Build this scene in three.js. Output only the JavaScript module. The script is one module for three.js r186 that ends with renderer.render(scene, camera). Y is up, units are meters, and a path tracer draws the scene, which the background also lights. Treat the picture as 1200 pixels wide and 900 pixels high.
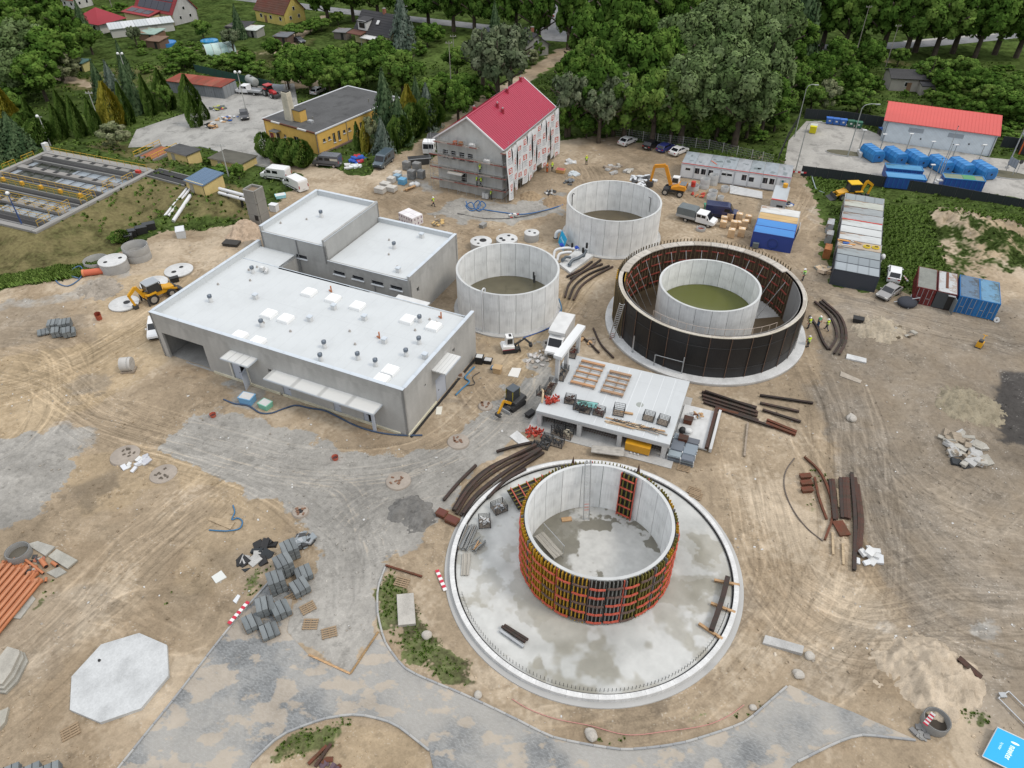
import*as THREE from 'three';
import{MarchingCubes}from 'three/addons/objects/MarchingCubes.js';
import{ConvexGeometry}from 'three/addons/geometries/ConvexGeometry.js';
// ---------- camera, sky, sun, exposure ----------
const CAM_H=55,PITCH=39.3*Math.PI/180,FOCAL=850;
const bx=(...a)=>new THREE.BoxGeometry(...a),cy=(...a)=>new THREE.CylinderGeometry(...a);
const scene=new THREE.Scene();
const camera=new THREE.PerspectiveCamera(2*Math.atan(450/FOCAL)*180/Math.PI,4/3,1,3000);
camera.position.set(0,CAM_H,0);
camera.rotation.set(-PITCH,0,0);
{
const w=256,h=128,d=new Float32Array(w*h*4);
for(let j=0;j<h;j++)for(let i=0;i<w;i++){
const el=((j+.5)/h-.5)*Math.PI,s=Math.sin(el),az=(i+.5)/w*Math.PI*2,k=(j*w+i)*4;
const cl=1+.10*Math.sin(az*3+1+s*4)*Math.cos(az*2-s*7)+.05*Math.sin(az*7+s*11);
const L=s>0?(.26+1.02*s)*cl:.22;
d[k]=L*.965;d[k+1]=L*.99;d[k+2]=L*1.035;d[k+3]=1;
}
const t=new THREE.DataTexture(d,w,h,THREE.RGBAFormat,THREE.FloatType);
t.mapping=THREE.EquirectangularReflectionMapping;t.magFilter=t.minFilter=THREE.LinearFilter;t.needsUpdate=true;
scene.background=t;scene.environment=t;
}
const sun=new THREE.DirectionalLight(0xfff3e2,1.1);
sun.position.set(85,110,-45);sun.target.position.set(5,0,-75);
sun.castShadow=true;sun.shadow.radius=24;sun.shadow.mapSize.set(2048,2048);
Object.assign(sun.shadow.camera,{left:-220,right:220,top:220,bottom:-220,near:1,far:600});
scene.add(sun,sun.target);
const renderer=new THREE.WebGLRenderer({antialias:true});
renderer.setSize(1024,768);
renderer.toneMapping=THREE.LinearToneMapping;
renderer.toneMappingExposure=1.22;
renderer.shadowMap.enabled=true;
// ---------- small tools ----------
let seedState=7;
const rnd=()=>{seedState=(seedState+0x6d2b79f5)|0;let t=Math.imul(seedState ^(seedState>>>15),1|seedState);t=(t+Math.imul(t ^(t>>>7),61|t))^ t;return((t ^(t>>>14))>>>0)/4294967296;};
const rr=(a,b)=>a+(b-a)*rnd(),pick=(a)=>a[Math.floor(rnd()*a.length)];
const D2R=Math.PI/180,V=(x,y,z)=>new THREE.Vector3(x,y,z);
const clamp=(v,a=0,b=1)=>Math.min(b,Math.max(a,v)),sm=(a,b,v)=>{const t=clamp((v-a)/(b-a));return t*t*(3-2*t);},mix=(a,b,t)=>a+(b-a)*t;
// survey: a picture point (1200 x 900) seen on the level y = h gives its place in the world
function at(px,py,h=0){
const s=Math.sin(PITCH),c=Math.cos(PITCH),X=px-600,Y=450-py;
const dy=-s*FOCAL+c*Y,dz=-c*FOCAL-s*Y,t=(h-CAM_H)/dy;
return V(X*t,h,dz*t);
}
// value noise, periodic every 256 cells
const NZ=256,nzT=new Float32Array(NZ*NZ);
for(let i=0;i<NZ*NZ;i++)nzT[i]=rnd();
function vn(x,y){
const xf=Math.floor(x),yf=Math.floor(y);let u=x-xf,v=y-yf;u=u*u*(3-2*u);v=v*v*(3-2*v);
const x0=xf&255,x1=(xf+1)&255,y0=(yf&255)<<8,y1=((yf+1)&255)<<8;
const a=nzT[y0+x0],b=nzT[y0+x1],c=nzT[y1+x0],d=nzT[y1+x1];
return a+(b-a)*u+(c-a+(a-b-c+d)*u)*v;
}
const fbm=(x,y,n=4)=>{let s=0,a=.5,t=0;for(let i=0;i<n;i++){s+=a*vn(x+i*17.3,y+i*9.1);t+=a;x*=2.03;y*=2.03;a*=.55;}return s/t;};
const pvn=(x,y,p,o=0)=>{
const xf=Math.floor(x),yf=Math.floor(y);let u=x-xf,v=y-yf;u=u*u*(3-2*u);v=v*v*(3-2*v);
const m=(k)=>((k%p)+p)%p,g=(i,j)=>nzT[((m(j)+o*31)&255)*256+((m(i)+o*17)&255)];
return mix(mix(g(xf,yf),g(xf+1,yf),u),mix(g(xf,yf+1),g(xf+1,yf+1),u),v);
};
const pf=(x,y,p,n,o=0)=>{let s=0,a=.5,t=0;for(let i=0;i<n;i++){s+=a*pvn(x*p,y*p,p,o+i);t+=a;p*=2;a*=.6;}return s/t;};
const s2l=(c)=>(c<=.04045?c/12.92:Math.pow((c+.055)/1.055,2.4)),l2s=(c)=>(c<=.0031308?c*12.92:1.055*Math.pow(c,1/2.4)-.055);
// ---------- materials ----------
// a tiling texture: f(u, v) in 0..1 gives linear [r, g, b]; metres = size of one repeat
function tex(n,metres,f,metresV=metres){
const d=new Uint8Array(n*n*4);
for(let j=0;j<n;j++)for(let i=0;i<n;i++){
const c=f(i/n,j/n),k=(j*n+i)*4;
for(let q=0;q<3;q++)d[k+q]=clamp(l2s(clamp(c[q])))*255;
d[k+3]=255;
}
const t=new THREE.DataTexture(d,n,n);t.colorSpace=THREE.SRGBColorSpace;t.wrapS=t.wrapT=THREE.RepeatWrapping;
t.magFilter=THREE.LinearFilter;t.repeat.set(1/metres,1/metresV);t.needsUpdate=true;return t;
}
const gray=(f)=>(u,v)=>{const g=f(u,v);return[g,g,g];};
const T={
concrete:tex(256,4,gray((u,v)=>.72+.35*(pf(u,v,4,5)-.5)+.18*(pf(u,v,40,2,3)-.5)-(pvn(u*60,v*60,60,5)>.93?.12:0)+.1)),
wall:tex(512,6,gray((u,v)=>.86+.26*(pf(u,v,3,5)-.5)+.2*(pvn(u*14,v*2,2*7,4)-.5)*pf(u,v,3,2,8)+.1*(pf(u,v,60,2,2)-.5))),
streak:tex(256,4,gray((u,v)=>.9+.25*(pf(u,v,5,4)-.5)+.3*(pvn(u*32,v*3,96,2)-.5)*pvn(u*8,v*2,8,6))),
rust:tex(256,2,(u,v)=>{const a=pf(u,v,5,4),b=pf(u,v,20,3,4);return[.7+.5*(a-.5),.62+.8*(b-.5)*a,.58+.6*(b-.5)];}),
worn:tex(256,3,(u,v)=>{const a=pf(u,v,4,5),k=sm(.56,.68,a),g=.86+.25*(pf(u,v,16,3,7)-.5);return[g*mix(1,.62,k),g*mix(1,.42,k),g*mix(1,.3,k)];}),
wood:tex(256,2,(u,v)=>{const g=.78+.4*(pvn(u*4,v*64,64,1)-.5)+.3*(pf(u,v,6,3,3)-.5);return[g,g*.97,g*.92];}),
roof:tex(512,9,gray((u,v)=>{const s=Math.abs(((u*6)%1)-.5)>.488||Math.abs(((v*1)%1)-.5)>.497?.9:1,p=pf(u,v,4,4,5),ring=Math.abs(p-.6)<.012?.98:1;return s*ring*(.95+.07*(pf(u,v,3,5)-.5)-.03*sm(.58,.66,p)+.03*(pf(u,v,50,2,9)-.5));})),
metal:tex(128,2,gray((u,v)=>.88+.22*(pf(u,v,3,4)-.5))),
rib:tex(128,2,gray((u,v)=>(.9+.15*(pf(u,v,3,3)-.5))*(((u*8)%1)<.12?.72:1))),
asphalt:tex(512,12,gray((u,v)=>.8+.4*(pf(u,v,4,5)-.5)+.25*(pf(u,v,64,2,2)-.5)-.2*sm(.6,.75,pf(u,v,6,3,9)))),
leaf:tex(128,1,gray((u,v)=>.75+.6*(pf(u,v,6,3)-.5))),
};
const mats=new Map();
function M(hex,o={}){
const key=JSON.stringify([hex,Object.keys(o).sort().map((k)=>[k,o[k]?.uuid??o[k]])]);
if(!mats.has(key)){
const c=Array.isArray(hex)?new THREE.Color().setRGB(...hex):new THREE.Color(hex);
const{rough=.85,metal=0,map,bump,bs=.01,...rest}=o;
const m=new(rest.transmission||rest.clearcoat?THREE.MeshPhysicalMaterial:THREE.MeshStandardMaterial)({color:c,roughness:rough,metalness:metal,side:THREE.DoubleSide,...rest});
if(map)m.map=map;
if(bump){m.bumpMap=bump;m.bumpScale=bs;}
mats.set(key,m);
}
return mats.get(key);
}
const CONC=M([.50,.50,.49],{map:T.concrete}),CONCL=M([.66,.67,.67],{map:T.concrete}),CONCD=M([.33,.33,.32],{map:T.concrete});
const GLASS=M([.012,.014,.018],{rough:.12}),BLACK=M([.015,.015,.016],{rough:.6}),RUBBER=M([.022,.022,.023],{rough:.9}),CHROME=M([.5,.51,.52],{rough:.35,metal:.7});
const WHITE=M([.68,.69,.69],{rough:.5,map:T.metal}),GALV=M([.45,.47,.49],{rough:.5,metal:.3,map:T.metal}),WOOD=M([.55,.36,.20],{map:T.wood}),WOODG=M([.36,.31,.26],{map:T.wood});
const RUST=M([.16,.065,.035],{map:T.rust}),RUSTD=M([.085,.05,.038],{map:T.rust}),BEAM=M([.062,.048,.042],{map:T.rust,rough:.8}),STEELD=M([.05,.052,.055],{rough:.6,map:T.metal});
const YEL=M([.72,.36,.02],{rough:.5,map:T.metal}),REDP=M([.55,.05,.035],{rough:.55,map:T.metal}),BLUEP=M([.02,.10,.36],{rough:.5,map:T.metal});
const DIRT=M([.25,.19,.135],{map:T.concrete}),ORANGE=M([.50,.185,.08],{rough:.55,map:T.metal});
// ---------- objects, parts ----------
const used=new Map();
function numbered(n){const k=used.get(n)??0;used.set(n,k+1);return k?n+'_'+String(k).padStart(3,'0'):n;}
function tag(o,label,category,group,kind){o.userData={...(label&&{label}),...(category&&{category}),...(group&&{group}),...(kind&&{kind})};return o;}
function thing(name,label,category,p,turn=0,group){
const o=new THREE.Group();o.name=numbered(name);o.position.copy(p);o.rotation.y=turn;scene.add(o);
return tag(o,label,category,group);
}
function dup(root,p,turn,label,group){
const r=root.clone();r.name=numbered(root.name.replace(/_\d+$/,''));r.position.copy(p);r.rotation.y=turn;scene.add(r);
r.userData={...root.userData};if(label)r.userData.label=label;if(group)r.userData.group=group;return r;
}
const m4=new THREE.Matrix4(),qt=new THREE.Quaternion(),eu=new THREE.Euler();
class B{
constructor(){this.p=[];this.n=[];this.u=[];this.c=null;}
add(g,x=0,y=0,z=0,rx=0,ry=0,rz=0,s=1){
m4.compose(V(x,y,z),qt.setFromEuler(eu.set(rx,ry,rz,'YXZ')),s.isVector3?s:V(s,s,s));return this.addM(g,m4);
}
addM(g,m){
if(g.index)g=g.toNonIndexed();else g=g.clone();
g.applyMatrix4(m);if(!g.attributes.normal)g.computeVertexNormals();
const P=g.attributes.position.array,N=g.attributes.normal.array,U=g.attributes.uv?.array;
for(let i=0;i<P.length;i++){this.p.push(P[i]);this.n.push(N[i]);}
for(let i=0;i<P.length/3*2;i++)this.u.push(U?U[i]:0);
return this;
}
box(w,h,d,x=0,y=0,z=0,rx=0,ry=0,rz=0){return this.add(bx(w,h,d),x,y,z,rx,ry,rz);}
block(w,h,d,x=0,y=0,z=0,ry=0){return this.box(w,h,d,x,y+h/2,z,0,ry,0);}
cyl(r0,r1,h,x=0,y=0,z=0,n=12,rx=0,ry=0,rz=0){return this.add(cy(r1,r0,h,n),x,y,z,rx,ry,rz);}
bar(a,b,r=.03,n=5){
const d=b.clone().sub(a),l=d.length(),q=new THREE.Quaternion().setFromUnitVectors(V(0,1,0),d.normalize());
return this.addM(cy(r,r,l,n),new THREE.Matrix4().compose(a.clone().add(b).multiplyScalar(.5),q,V(1,1,1)));
}
beam(a,b,w,h,roll=0){
const d=b.clone().sub(a),l=d.length(),m=new THREE.Matrix4().lookAt(b,a,V(0,1,0.0001));
m.setPosition(a.clone().add(b).multiplyScalar(.5));return this.addM(bx(w,h,l).rotateZ(roll),m);
}
tube(pts,r,seg=24,n=6){return this.add(new THREE.TubeGeometry(new THREE.CatmullRomCurve3(pts),seg,r,n));}
quad(a,b,c,d){const g=new THREE.BufferGeometry();g.setAttribute('position',new THREE.Float32BufferAttribute([a,b,c,a,c,d].flatMap((v)=>[v.x,v.y,v.z]),3));g.computeVertexNormals();return this.add(g);}
shape(pts,h,y=0,holes=[]){
const s=new THREE.Shape(pts.map(([x,z])=>new THREE.Vector2(x,-z)));
for(const q of holes)s.holes.push(new THREE.Path(q.map(([x,z])=>new THREE.Vector2(x,-z))));
return this.add(new THREE.ExtrudeGeometry(s,{depth:h,bevelEnabled:false}).rotateX(-Math.PI/2),0,y,0);
}
prof(pts,w,bevel=0){
const s=new THREE.Shape(pts.map(([x,y])=>new THREE.Vector2(x,y)));
return this.add(new THREE.ExtrudeGeometry(s,{depth:w-2*bevel,bevelEnabled:bevel>0,bevelSize:bevel,bevelThickness:bevel,bevelSegments:2,bevelOffset:-bevel,curveSegments:6}),0,0,-w/2+bevel);
}
wall(len,h,holes,th){
const s=new THREE.Shape([new THREE.Vector2(0,0),new THREE.Vector2(len,0),new THREE.Vector2(len,h),new THREE.Vector2(0,h)]);
for(const[a,b,c,d]of holes)s.holes.push(new THREE.Path([new THREE.Vector2(a,b),new THREE.Vector2(a,d),new THREE.Vector2(c,d),new THREE.Vector2(c,b)]));
return this.add(new THREE.ExtrudeGeometry(s,{depth:th,bevelEnabled:false}),0,0,-th);
}
geo(keepUV){
const g=new THREE.BufferGeometry(),P=this.p,n=P.length/9;
if(!keepUV)for(let t=0;t<n;t++){
const i=t*9,ax=P[i+3]-P[i],ay=P[i+4]-P[i+1],az=P[i+5]-P[i+2],bx=P[i+6]-P[i],by=P[i+7]-P[i+1],bz=P[i+8]-P[i+2];
const nx=Math.abs(ay*bz-az*by),ny=Math.abs(az*bx-ax*bz),nz=Math.abs(ax*by-ay*bx);
for(let k=0;k<3;k++){
const x=P[i+k*3],y=P[i+k*3+1],z=P[i+k*3+2],o=(t*3+k)*2;
if(ny>=nx&&ny>=nz){this.u[o]=x;this.u[o+1]=z;}else if(nx>=nz){this.u[o]=z;this.u[o+1]=y;}else{this.u[o]=x;this.u[o+1]=y;}
}
}
g.setAttribute('position',new THREE.Float32BufferAttribute(P,3));g.setAttribute('normal',new THREE.Float32BufferAttribute(this.n,3));g.setAttribute('uv',new THREE.Float32BufferAttribute(this.u,2));
return g;
}
build(name,mat,parent,keepUV){
const m=new THREE.Mesh(this.geo(keepUV),mat);m.castShadow=m.receiveShadow=true;
if(parent){m.name=name;parent.add(m);}else{m.name=numbered(name);scene.add(m);}
return m;
}
}
const mesh=(name,geo,mat,parent,x=0,y=0,z=0,rx=0,ry=0,rz=0)=>{const m=new THREE.Mesh(geo,mat);m.name=parent?name:numbered(name);m.position.set(x,y,z);m.rotation.set(rx,ry,rz,'YXZ');m.castShadow=m.receiveShadow=true;(parent??scene).add(m);return m;};
const yaw=(a,b)=>Math.atan2(-(b.z-a.z),b.x-a.x);
const ORD=['first','second','third','fourth','fifth','sixth','seventh','eighth','ninth','tenth','eleventh','twelfth','thirteenth','fourteenth','fifteenth','sixteenth','seventeenth','eighteenth','nineteenth','twentieth'];
// ---------- ground ----------
const inPoly=(x,z,p)=>{let c=false;for(let i=0,j=p.length-1;i<p.length;j=i++)if((p[i].z>z)!==(p[j].z>z)&&x<(p[j].x-p[i].x)*(z-p[i].z)/(p[j].z-p[i].z)+p[i].x)c=!c;return c;};
const segDist=(x,z,a,b)=>{const dx=b.x-a.x,dz=b.z-a.z,t=clamp(((x-a.x)*dx+(z-a.z)*dz)/(dx*dx+dz*dz));return Math.hypot(x-a.x-dx*t,z-a.z-dz*t);};
const BASIN_H=2.0,basinC=[at(43,272,BASIN_H),at(177,202,BASIN_H),at(72,173,BASIN_H)];
basinC.push(basinC[0].clone().add(basinC[2]).sub(basinC[1]));
const hutAt=at(246,226,1.6);
const MOUNDS=[[205,285,2.2,.5],[292,270,3.2,.4],[330,232,2,.7],[1092,795,3.6,.35],[1120,775,2.8,.4],[1075,775,2,.3],[1130,505,4.5,.4],[1100,470,4,.4],[95,560,6,-.35],[620,236,3,.2],[655,236,2.5,.2],[1010,372,3,.4],[1040,385,4,.45],
[1130,275,6,1.6],[1175,300,6,1.3],[1100,262,5,1.3],[1190,268,7,1.8],[1090,300,3,.6],[60,318,4,.5],[150,420,3,.35],[120,330,3,.5],[20,560,6,.5],[30,600,5,.35],[1190,470,7,-.4],[40,640,3,.4],[160,470,3,.3],[250,700,3,.25]].map(([x,y,r,h])=>{const p=at(x,y);return[p.x,p.z,r,h];});
const FLAT=[];
function hgt(x,z){
let d=1e9;
if(x<-40&&z<-90&&z>-165){
if(inPoly(x,z,basinC))return .9;else for(let i=0;i<4;i++)d=Math.min(d,segDist(x,z,basinC[i],basinC[(i+1)&3]));
d=Math.min(d,Math.max(0,segDist(x,z,hutAt,basinC[1])-2.6));
}
let h=BASIN_H*(1-sm(1.2,8.5,d));
for(const m of MOUNDS){const q=((x-m[0])**2+(z-m[1])**2)/(m[2]*m[2]);if(q<6)h+=m[3]*Math.exp(-q)*(.75+.5*vn(x*1.3,z*1.3));}
const inSite=sm(115,95,Math.abs(x))*sm(-150,-132,z);
if(inSite>0&&h<1.9)h+=((fbm(x*.16,z*.16,4)-.5)*.5+(vn(x*1.9,z*1.9)-.5)*.1)*inSite*level(x,z);
return h;
}
const pxPoly=(l,h=0)=>l.map(([x,y])=>at(x,y,h));
const yardPoly=pxPoly([[150,173],[160,152],[217,133],[234,106],[345,98],[352,140],[312,170],[318,196],[296,192],[272,183],[240,173],[215,172],[180,172]]);
const pavePoly=pxPoly([[120,925],[208,815],[270,735],[318,680],[345,690],[336,741],[362,768],[411,790],[444,741],[452,756],[478,786],[545,815],[600,841],[650,865],[730,879],[800,871],[870,848],[900,824],[925,803],[945,812],[960,820],[1000,835],[1075,868],[1010,862],[980,870],[935,893],[890,930],[515,930],[503,880],[462,849],[420,838],[380,843],[330,862],[296,893],[280,925]]);
const recyPoly=pxPoly([[919,192],[924,165],[945,142],[1000,146],[1035,160],[1160,185],[1320,200],[1320,268],[1200,245],[1100,226],[1000,212],[940,204]]);
const RINGS=[[15.8,-104.7,8.2],[-.56,-83.9,7.6],[25.4,-79.6,13.3],[7.35,-41,13.4]];
const bldQuad=[V(-45,0,-72.5),V(-11,0,-56.5),V(-6,0,-96),V(-30,0,-103)],platQuad=[V(1.5,0,-58),V(16.5,0,-51.5),V(22,0,-63.5),V(5,0,-70.5)];
FLAT.push(yardPoly,pavePoly,recyPoly,bldQuad,platQuad,pxPoly([[82,745],[200,745],[200,850],[82,850]]));
const lvN=400,lvT=new Float32Array(lvN*lvN),lvX=(i)=>-115+230*i/(lvN-1),lvZ=(j)=>-152+142*j/(lvN-1);
for(let j=0;j<lvN;j++)for(let i=0;i<lvN;i++){
const x=lvX(i),z=lvZ(j);let k=1;
for(const p of FLAT){if(inPoly(x,z,p)){k=0;break;}for(let a=0;a<p.length;a++)k=Math.min(k,sm(.3,2.2,segDist(x,z,p[a],p[(a+1)%p.length])));}
for(const[cx,cz,r]of RINGS)k=Math.min(k,sm(r,r+2,Math.hypot(x-cx,z-cz)));
lvT[j*lvN+i]=k;
}
function level(x,z){const i=clamp(Math.round((x+115)/230*(lvN-1)),0,lvN-1),j=clamp(Math.round((z+152)/142*(lvN-1)),0,lvN-1);return lvT[j*lvN+i];}
function on(px,py,lift=0){let h=0,p;for(let i=0;i<6;i++){p=at(px,py,h+lift);h=hgt(p.x,p.z);}p.y=h+lift;return p;}
const drop=(p,lift=0)=>V(p.x,hgt(p.x,p.z)+lift,p.z);
// masks: what covers the ground where (drawn in world metres)
const MX0=-230,MZ0=-330,MS=.3,MW=Math.round(460/MS),MH=Math.round(320/MS);
function maskCanvas(paint){
const c=document.createElement('canvas');c.width=MW;c.height=MH;const g=c.getContext('2d');
g.fillStyle='#000';g.fillRect(0,0,MW,MH);g.setTransform(1/MS,0,0,1/MS,-MX0/MS,-MZ0/MS);g.lineJoin=g.lineCap='round';
const path=(l)=>{g.beginPath();l.forEach(([x,y],i)=>{const p=at(x,y);i?g.lineTo(p.x,p.z):g.moveTo(p.x,p.z);});};
paint({fill:(l,a=1)=>{path(l);g.closePath();g.fillStyle=`rgba(255,255,255,${a})`;g.fill();},cut:(l,a=1)=>{path(l);g.closePath();g.fillStyle=`rgba(0,0,0,${a})`;g.fill();},line:(l,w,a=1)=>{path(l);g.lineWidth=w;g.strokeStyle=`rgba(255,255,255,${a})`;g.stroke();},blob:(x,y,r,a=1,r2=r)=>{const p=at(x,y);g.beginPath();g.ellipse(p.x,p.z,r,r2,0,0,7);g.fillStyle=`rgba(255,255,255,${a})`;g.fill();}});
const d=g.getImageData(0,0,MW,MH).data,o=new Float32Array(MW*MH);
for(let i=0;i<o.length;i++)o[i]=d[i*4]/255;
for(let pass=0;pass<2;pass++){
const q=o.slice();for(let j=1;j<MH-1;j++)for(let i=1;i<MW-1;i++){const k=j*MW+i;o[k]=(q[k]*2+q[k-1]+q[k+1]+q[k-MW]+q[k+MW])/6;}
}
return(x,z)=>{const u=(x-MX0)/MS-.5,v=(z-MZ0)/MS-.5;if(u<0||v<0||u>=MW-1||v>=MH-1)return 0;const i=u|0,j=v|0,f=u-i,h=v-j,k=j*MW+i;return mix(mix(o[k],o[k+1],f),mix(o[k+MW],o[k+MW+1],f),h);};
}
const siteM=maskCanvas(({fill,cut,line})=>{
fill([[-300,1300],[-300,352],[0,341],[60,330],[118,318],[150,290],[200,268],[240,270],[300,262],[345,222],[330,205],[400,214],[440,216],[520,180],[560,160],[660,166],[700,160],[730,161],[800,178],[930,186],[945,212],[965,250],[965,300],[970,335],[1020,345],[1060,345],[1080,330],[1200,322],[1500,330],[1500,1300]]);
fill([[300,175],[330,200],[400,218],[450,216],[400,200]]);
line([[440,212],[490,178],[540,142],[590,106],[640,75],[664,60]],5.2,.9);
fill([[330,108],[420,92],[400,78],[330,84]],.8);
line([[-60,84],[0,86],[60,90],[110,100],[150,104]],3.4,.85);line([[330,60],[350,40],[380,20]],5,.7);line([[225,55],[265,62],[330,62]],4,.5);
fill([[1080,250],[1140,262],[1230,290],[1230,330],[1120,330],[1098,300]],.47);line([[1060,258],[1130,268],[1210,285]],3,.35);
cut([[440,690],[452,668],[470,690],[500,740],[550,795],[548,806],[500,785],[465,755]],.0);
fill([[690,130],[702,170],[660,176]],0);line([[1000,76],[1040,72]],3,.5);
});
const gravM=maskCanvas(({fill,line,blob})=>{
fill([[190,520],[250,478],[330,497],[420,535],[520,525],[590,458],[640,430],[668,440],[620,500],[560,548],[515,612],[470,650],[447,670],[440,745],[411,792],[335,742],[345,690],[380,640],[330,598],[270,560]],.95);
fill([[-60,520],[40,505],[85,510],[95,545],[60,595],[20,615],[-60,628]],.95);fill([[60,500],[110,495],[120,520],[80,540]],.5);
fill([[540,232],[600,240],[660,225],[662,250],[600,262],[540,262],[500,250]],.7);line([[480,205],[510,225]],3,.5);fill([[270,440],[320,450],[300,480],[262,470]],.55);
line([[668,440],[700,400]],2,.3);blob(640,405,1.6,.7);blob(632,425,1.5,.7);blob(150,405,2,.2);line([[0,360],[90,345],[150,320]],3,.5);
line([[1000,290],[960,250],[960,215]],5,.35);fill([[700,168],[790,182],[780,215],[700,200]],.25);blob(1050,740,1.2,.4);fill([[1060,770],[1100,752],[1150,790],[1150,825],[1100,832],[1062,815]],0);blob(1160,745,1.4,.5);
});
const soilM=maskCanvas(({fill,line,blob})=>{
fill([[985,345],[1060,360],[1200,352],[1500,350],[1500,1300],[1180,1000],[1120,800],[1040,690],[985,560],[960,470],[960,400]],.75);line([[950,330],[1050,375],[1200,400]],7,.5);
line([[980,470],[1030,540],[1080,640],[1140,700],[1210,720]],7,.5);line([[1080,700],[1000,770],[960,800]],4,.35);
fill([[-60,355],[60,355],[110,380],[60,400],[-60,410]],.5);fill([[-60,700],[80,690],[140,700],[60,790],[-60,850]],.35);blob(105,452,2.5,.6);blob(425,420,1,0);
fill([[240,640],[330,650],[300,690],[260,680]],.3);
});
const darkM=maskCanvas(({fill,blob,line})=>{
fill([[1165,445],[1230,430],[1260,540],[1205,528],[1175,522],[1168,490]],1);fill([[78,588],[88,566],[115,556],[140,558],[138,572],[110,592],[92,597]],.45);blob(655,462,1.4,.0);blob(535,470,1.3,.35,.9);
fill([[1160,528],[1210,528],[1210,545],[1170,540]],.25);blob(300,288,2.5,.5);blob(478,592,1.6,.2);line([[880,690],[868,720],[820,790],[760,820]],1.2,.3);fill([[395,500],[440,510],[430,530],[400,525]],.12);
line([[900,380],[960,352]],3,.25);line([[545,300],[540,360],[560,390]],2,.2);line([[480,420],[440,505]],.0,0);
});
const ochreM=maskCanvas(({fill,line,blob})=>{
fill([[-60,430],[120,400],[200,360],[210,410],[150,460],[60,500],[-60,560]],.8);fill([[120,330],[200,318],[240,330],[180,390],[110,400]],.7);fill([[70,530],[140,525],[200,520],[260,540],[300,590],[200,560],[140,600],[90,600]],.6);
line([[600,440],[660,360],[690,320]],4,.5);fill([[260,560],[330,600],[330,650],[250,700],[200,690]],.35);fill([[870,860],[920,840],[948,880],[900,905],[870,900]],.8);fill([[330,880],[420,850],[490,870],[510,930],[300,930]],.5);blob(384,559,1.1,.7,.6);
fill([[560,350],[660,350],[680,400],[640,440],[570,430]],.4);fill([[1140,270],[1230,290],[1230,315],[1150,310]],.6);
});
const grassM=maskCanvas(({fill,line,blob})=>{
fill([[448,676],[466,664],[470,690],[500,735],[548,792],[550,808],[500,785],[462,752],[446,715]],.95);fill([[322,872],[355,852],[410,838],[408,856],[385,872],[360,884],[325,890]],.8);line([[-60,338],[40,328],[105,318]],2.2,.9);fill([[300,665],[318,668],[300,700],[280,700]],.6);
blob(1143,842,1,.9,.6);fill([[30,700],[60,688],[50,705],[34,714]],.8);line([[205,700],[240,700]],.8,.5);fill([[820,180],[870,190],[920,194],[920,185],[860,172]],.6);blob(958,560,1.2,.4);blob(955,590,.8,.4);blob(1005,470,.0,0);line([[820,855],[900,828]],.8,.4);line([[735,868],[700,862]],.7,.4);
fill([[1035,240],[1080,250],[1100,300],[1115,325],[1070,345],[1036,330]],.9);line([[1060,255],[1200,275]],2.5,.5);fill([[946,205],[990,212],[975,225],[955,225]],.8);fill([[200,262],[240,240],[300,255],[280,262],[235,270]],.5);
});
const lawnM=maskCanvas(({fill})=>{fill([[1130,55],[1260,40],[1300,110],[1180,110]],.9);fill([[495,60],[552,38],[556,62],[520,78],[495,80]],.9);fill([[130,25],[200,14],[175,26],[140,34]],.8);fill([[115,92],[185,82],[170,100],[120,108]],.5);fill([[890,200],[925,140],[940,125],[935,190]],.8);fill([[170,118],[220,132],[160,152],[150,140]],.8);fill([[910,0],[925,0],[925,12],[910,12]],0);});
const dryM=maskCanvas(({fill,line})=>{fill([[-60,250],[45,275],[180,200],[235,225],[300,235],[300,258],[230,262],[180,255],[110,316],[-60,336]],.85);fill([[60,105],[130,80],[190,78],[180,96],[115,112],[70,100]],.55);fill([[120,165],[140,160],[150,175],[230,190],[225,205],[170,198],[100,178]],.6);fill([[905,2],[930,2],[930,18],[905,18]],.9);line([[1000,60],[1060,75]],4,.4);fill([[300,60],[370,45],[330,80],[290,78]],.3);fill([[540,45],[552,52],[530,58]],.6);});
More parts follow.
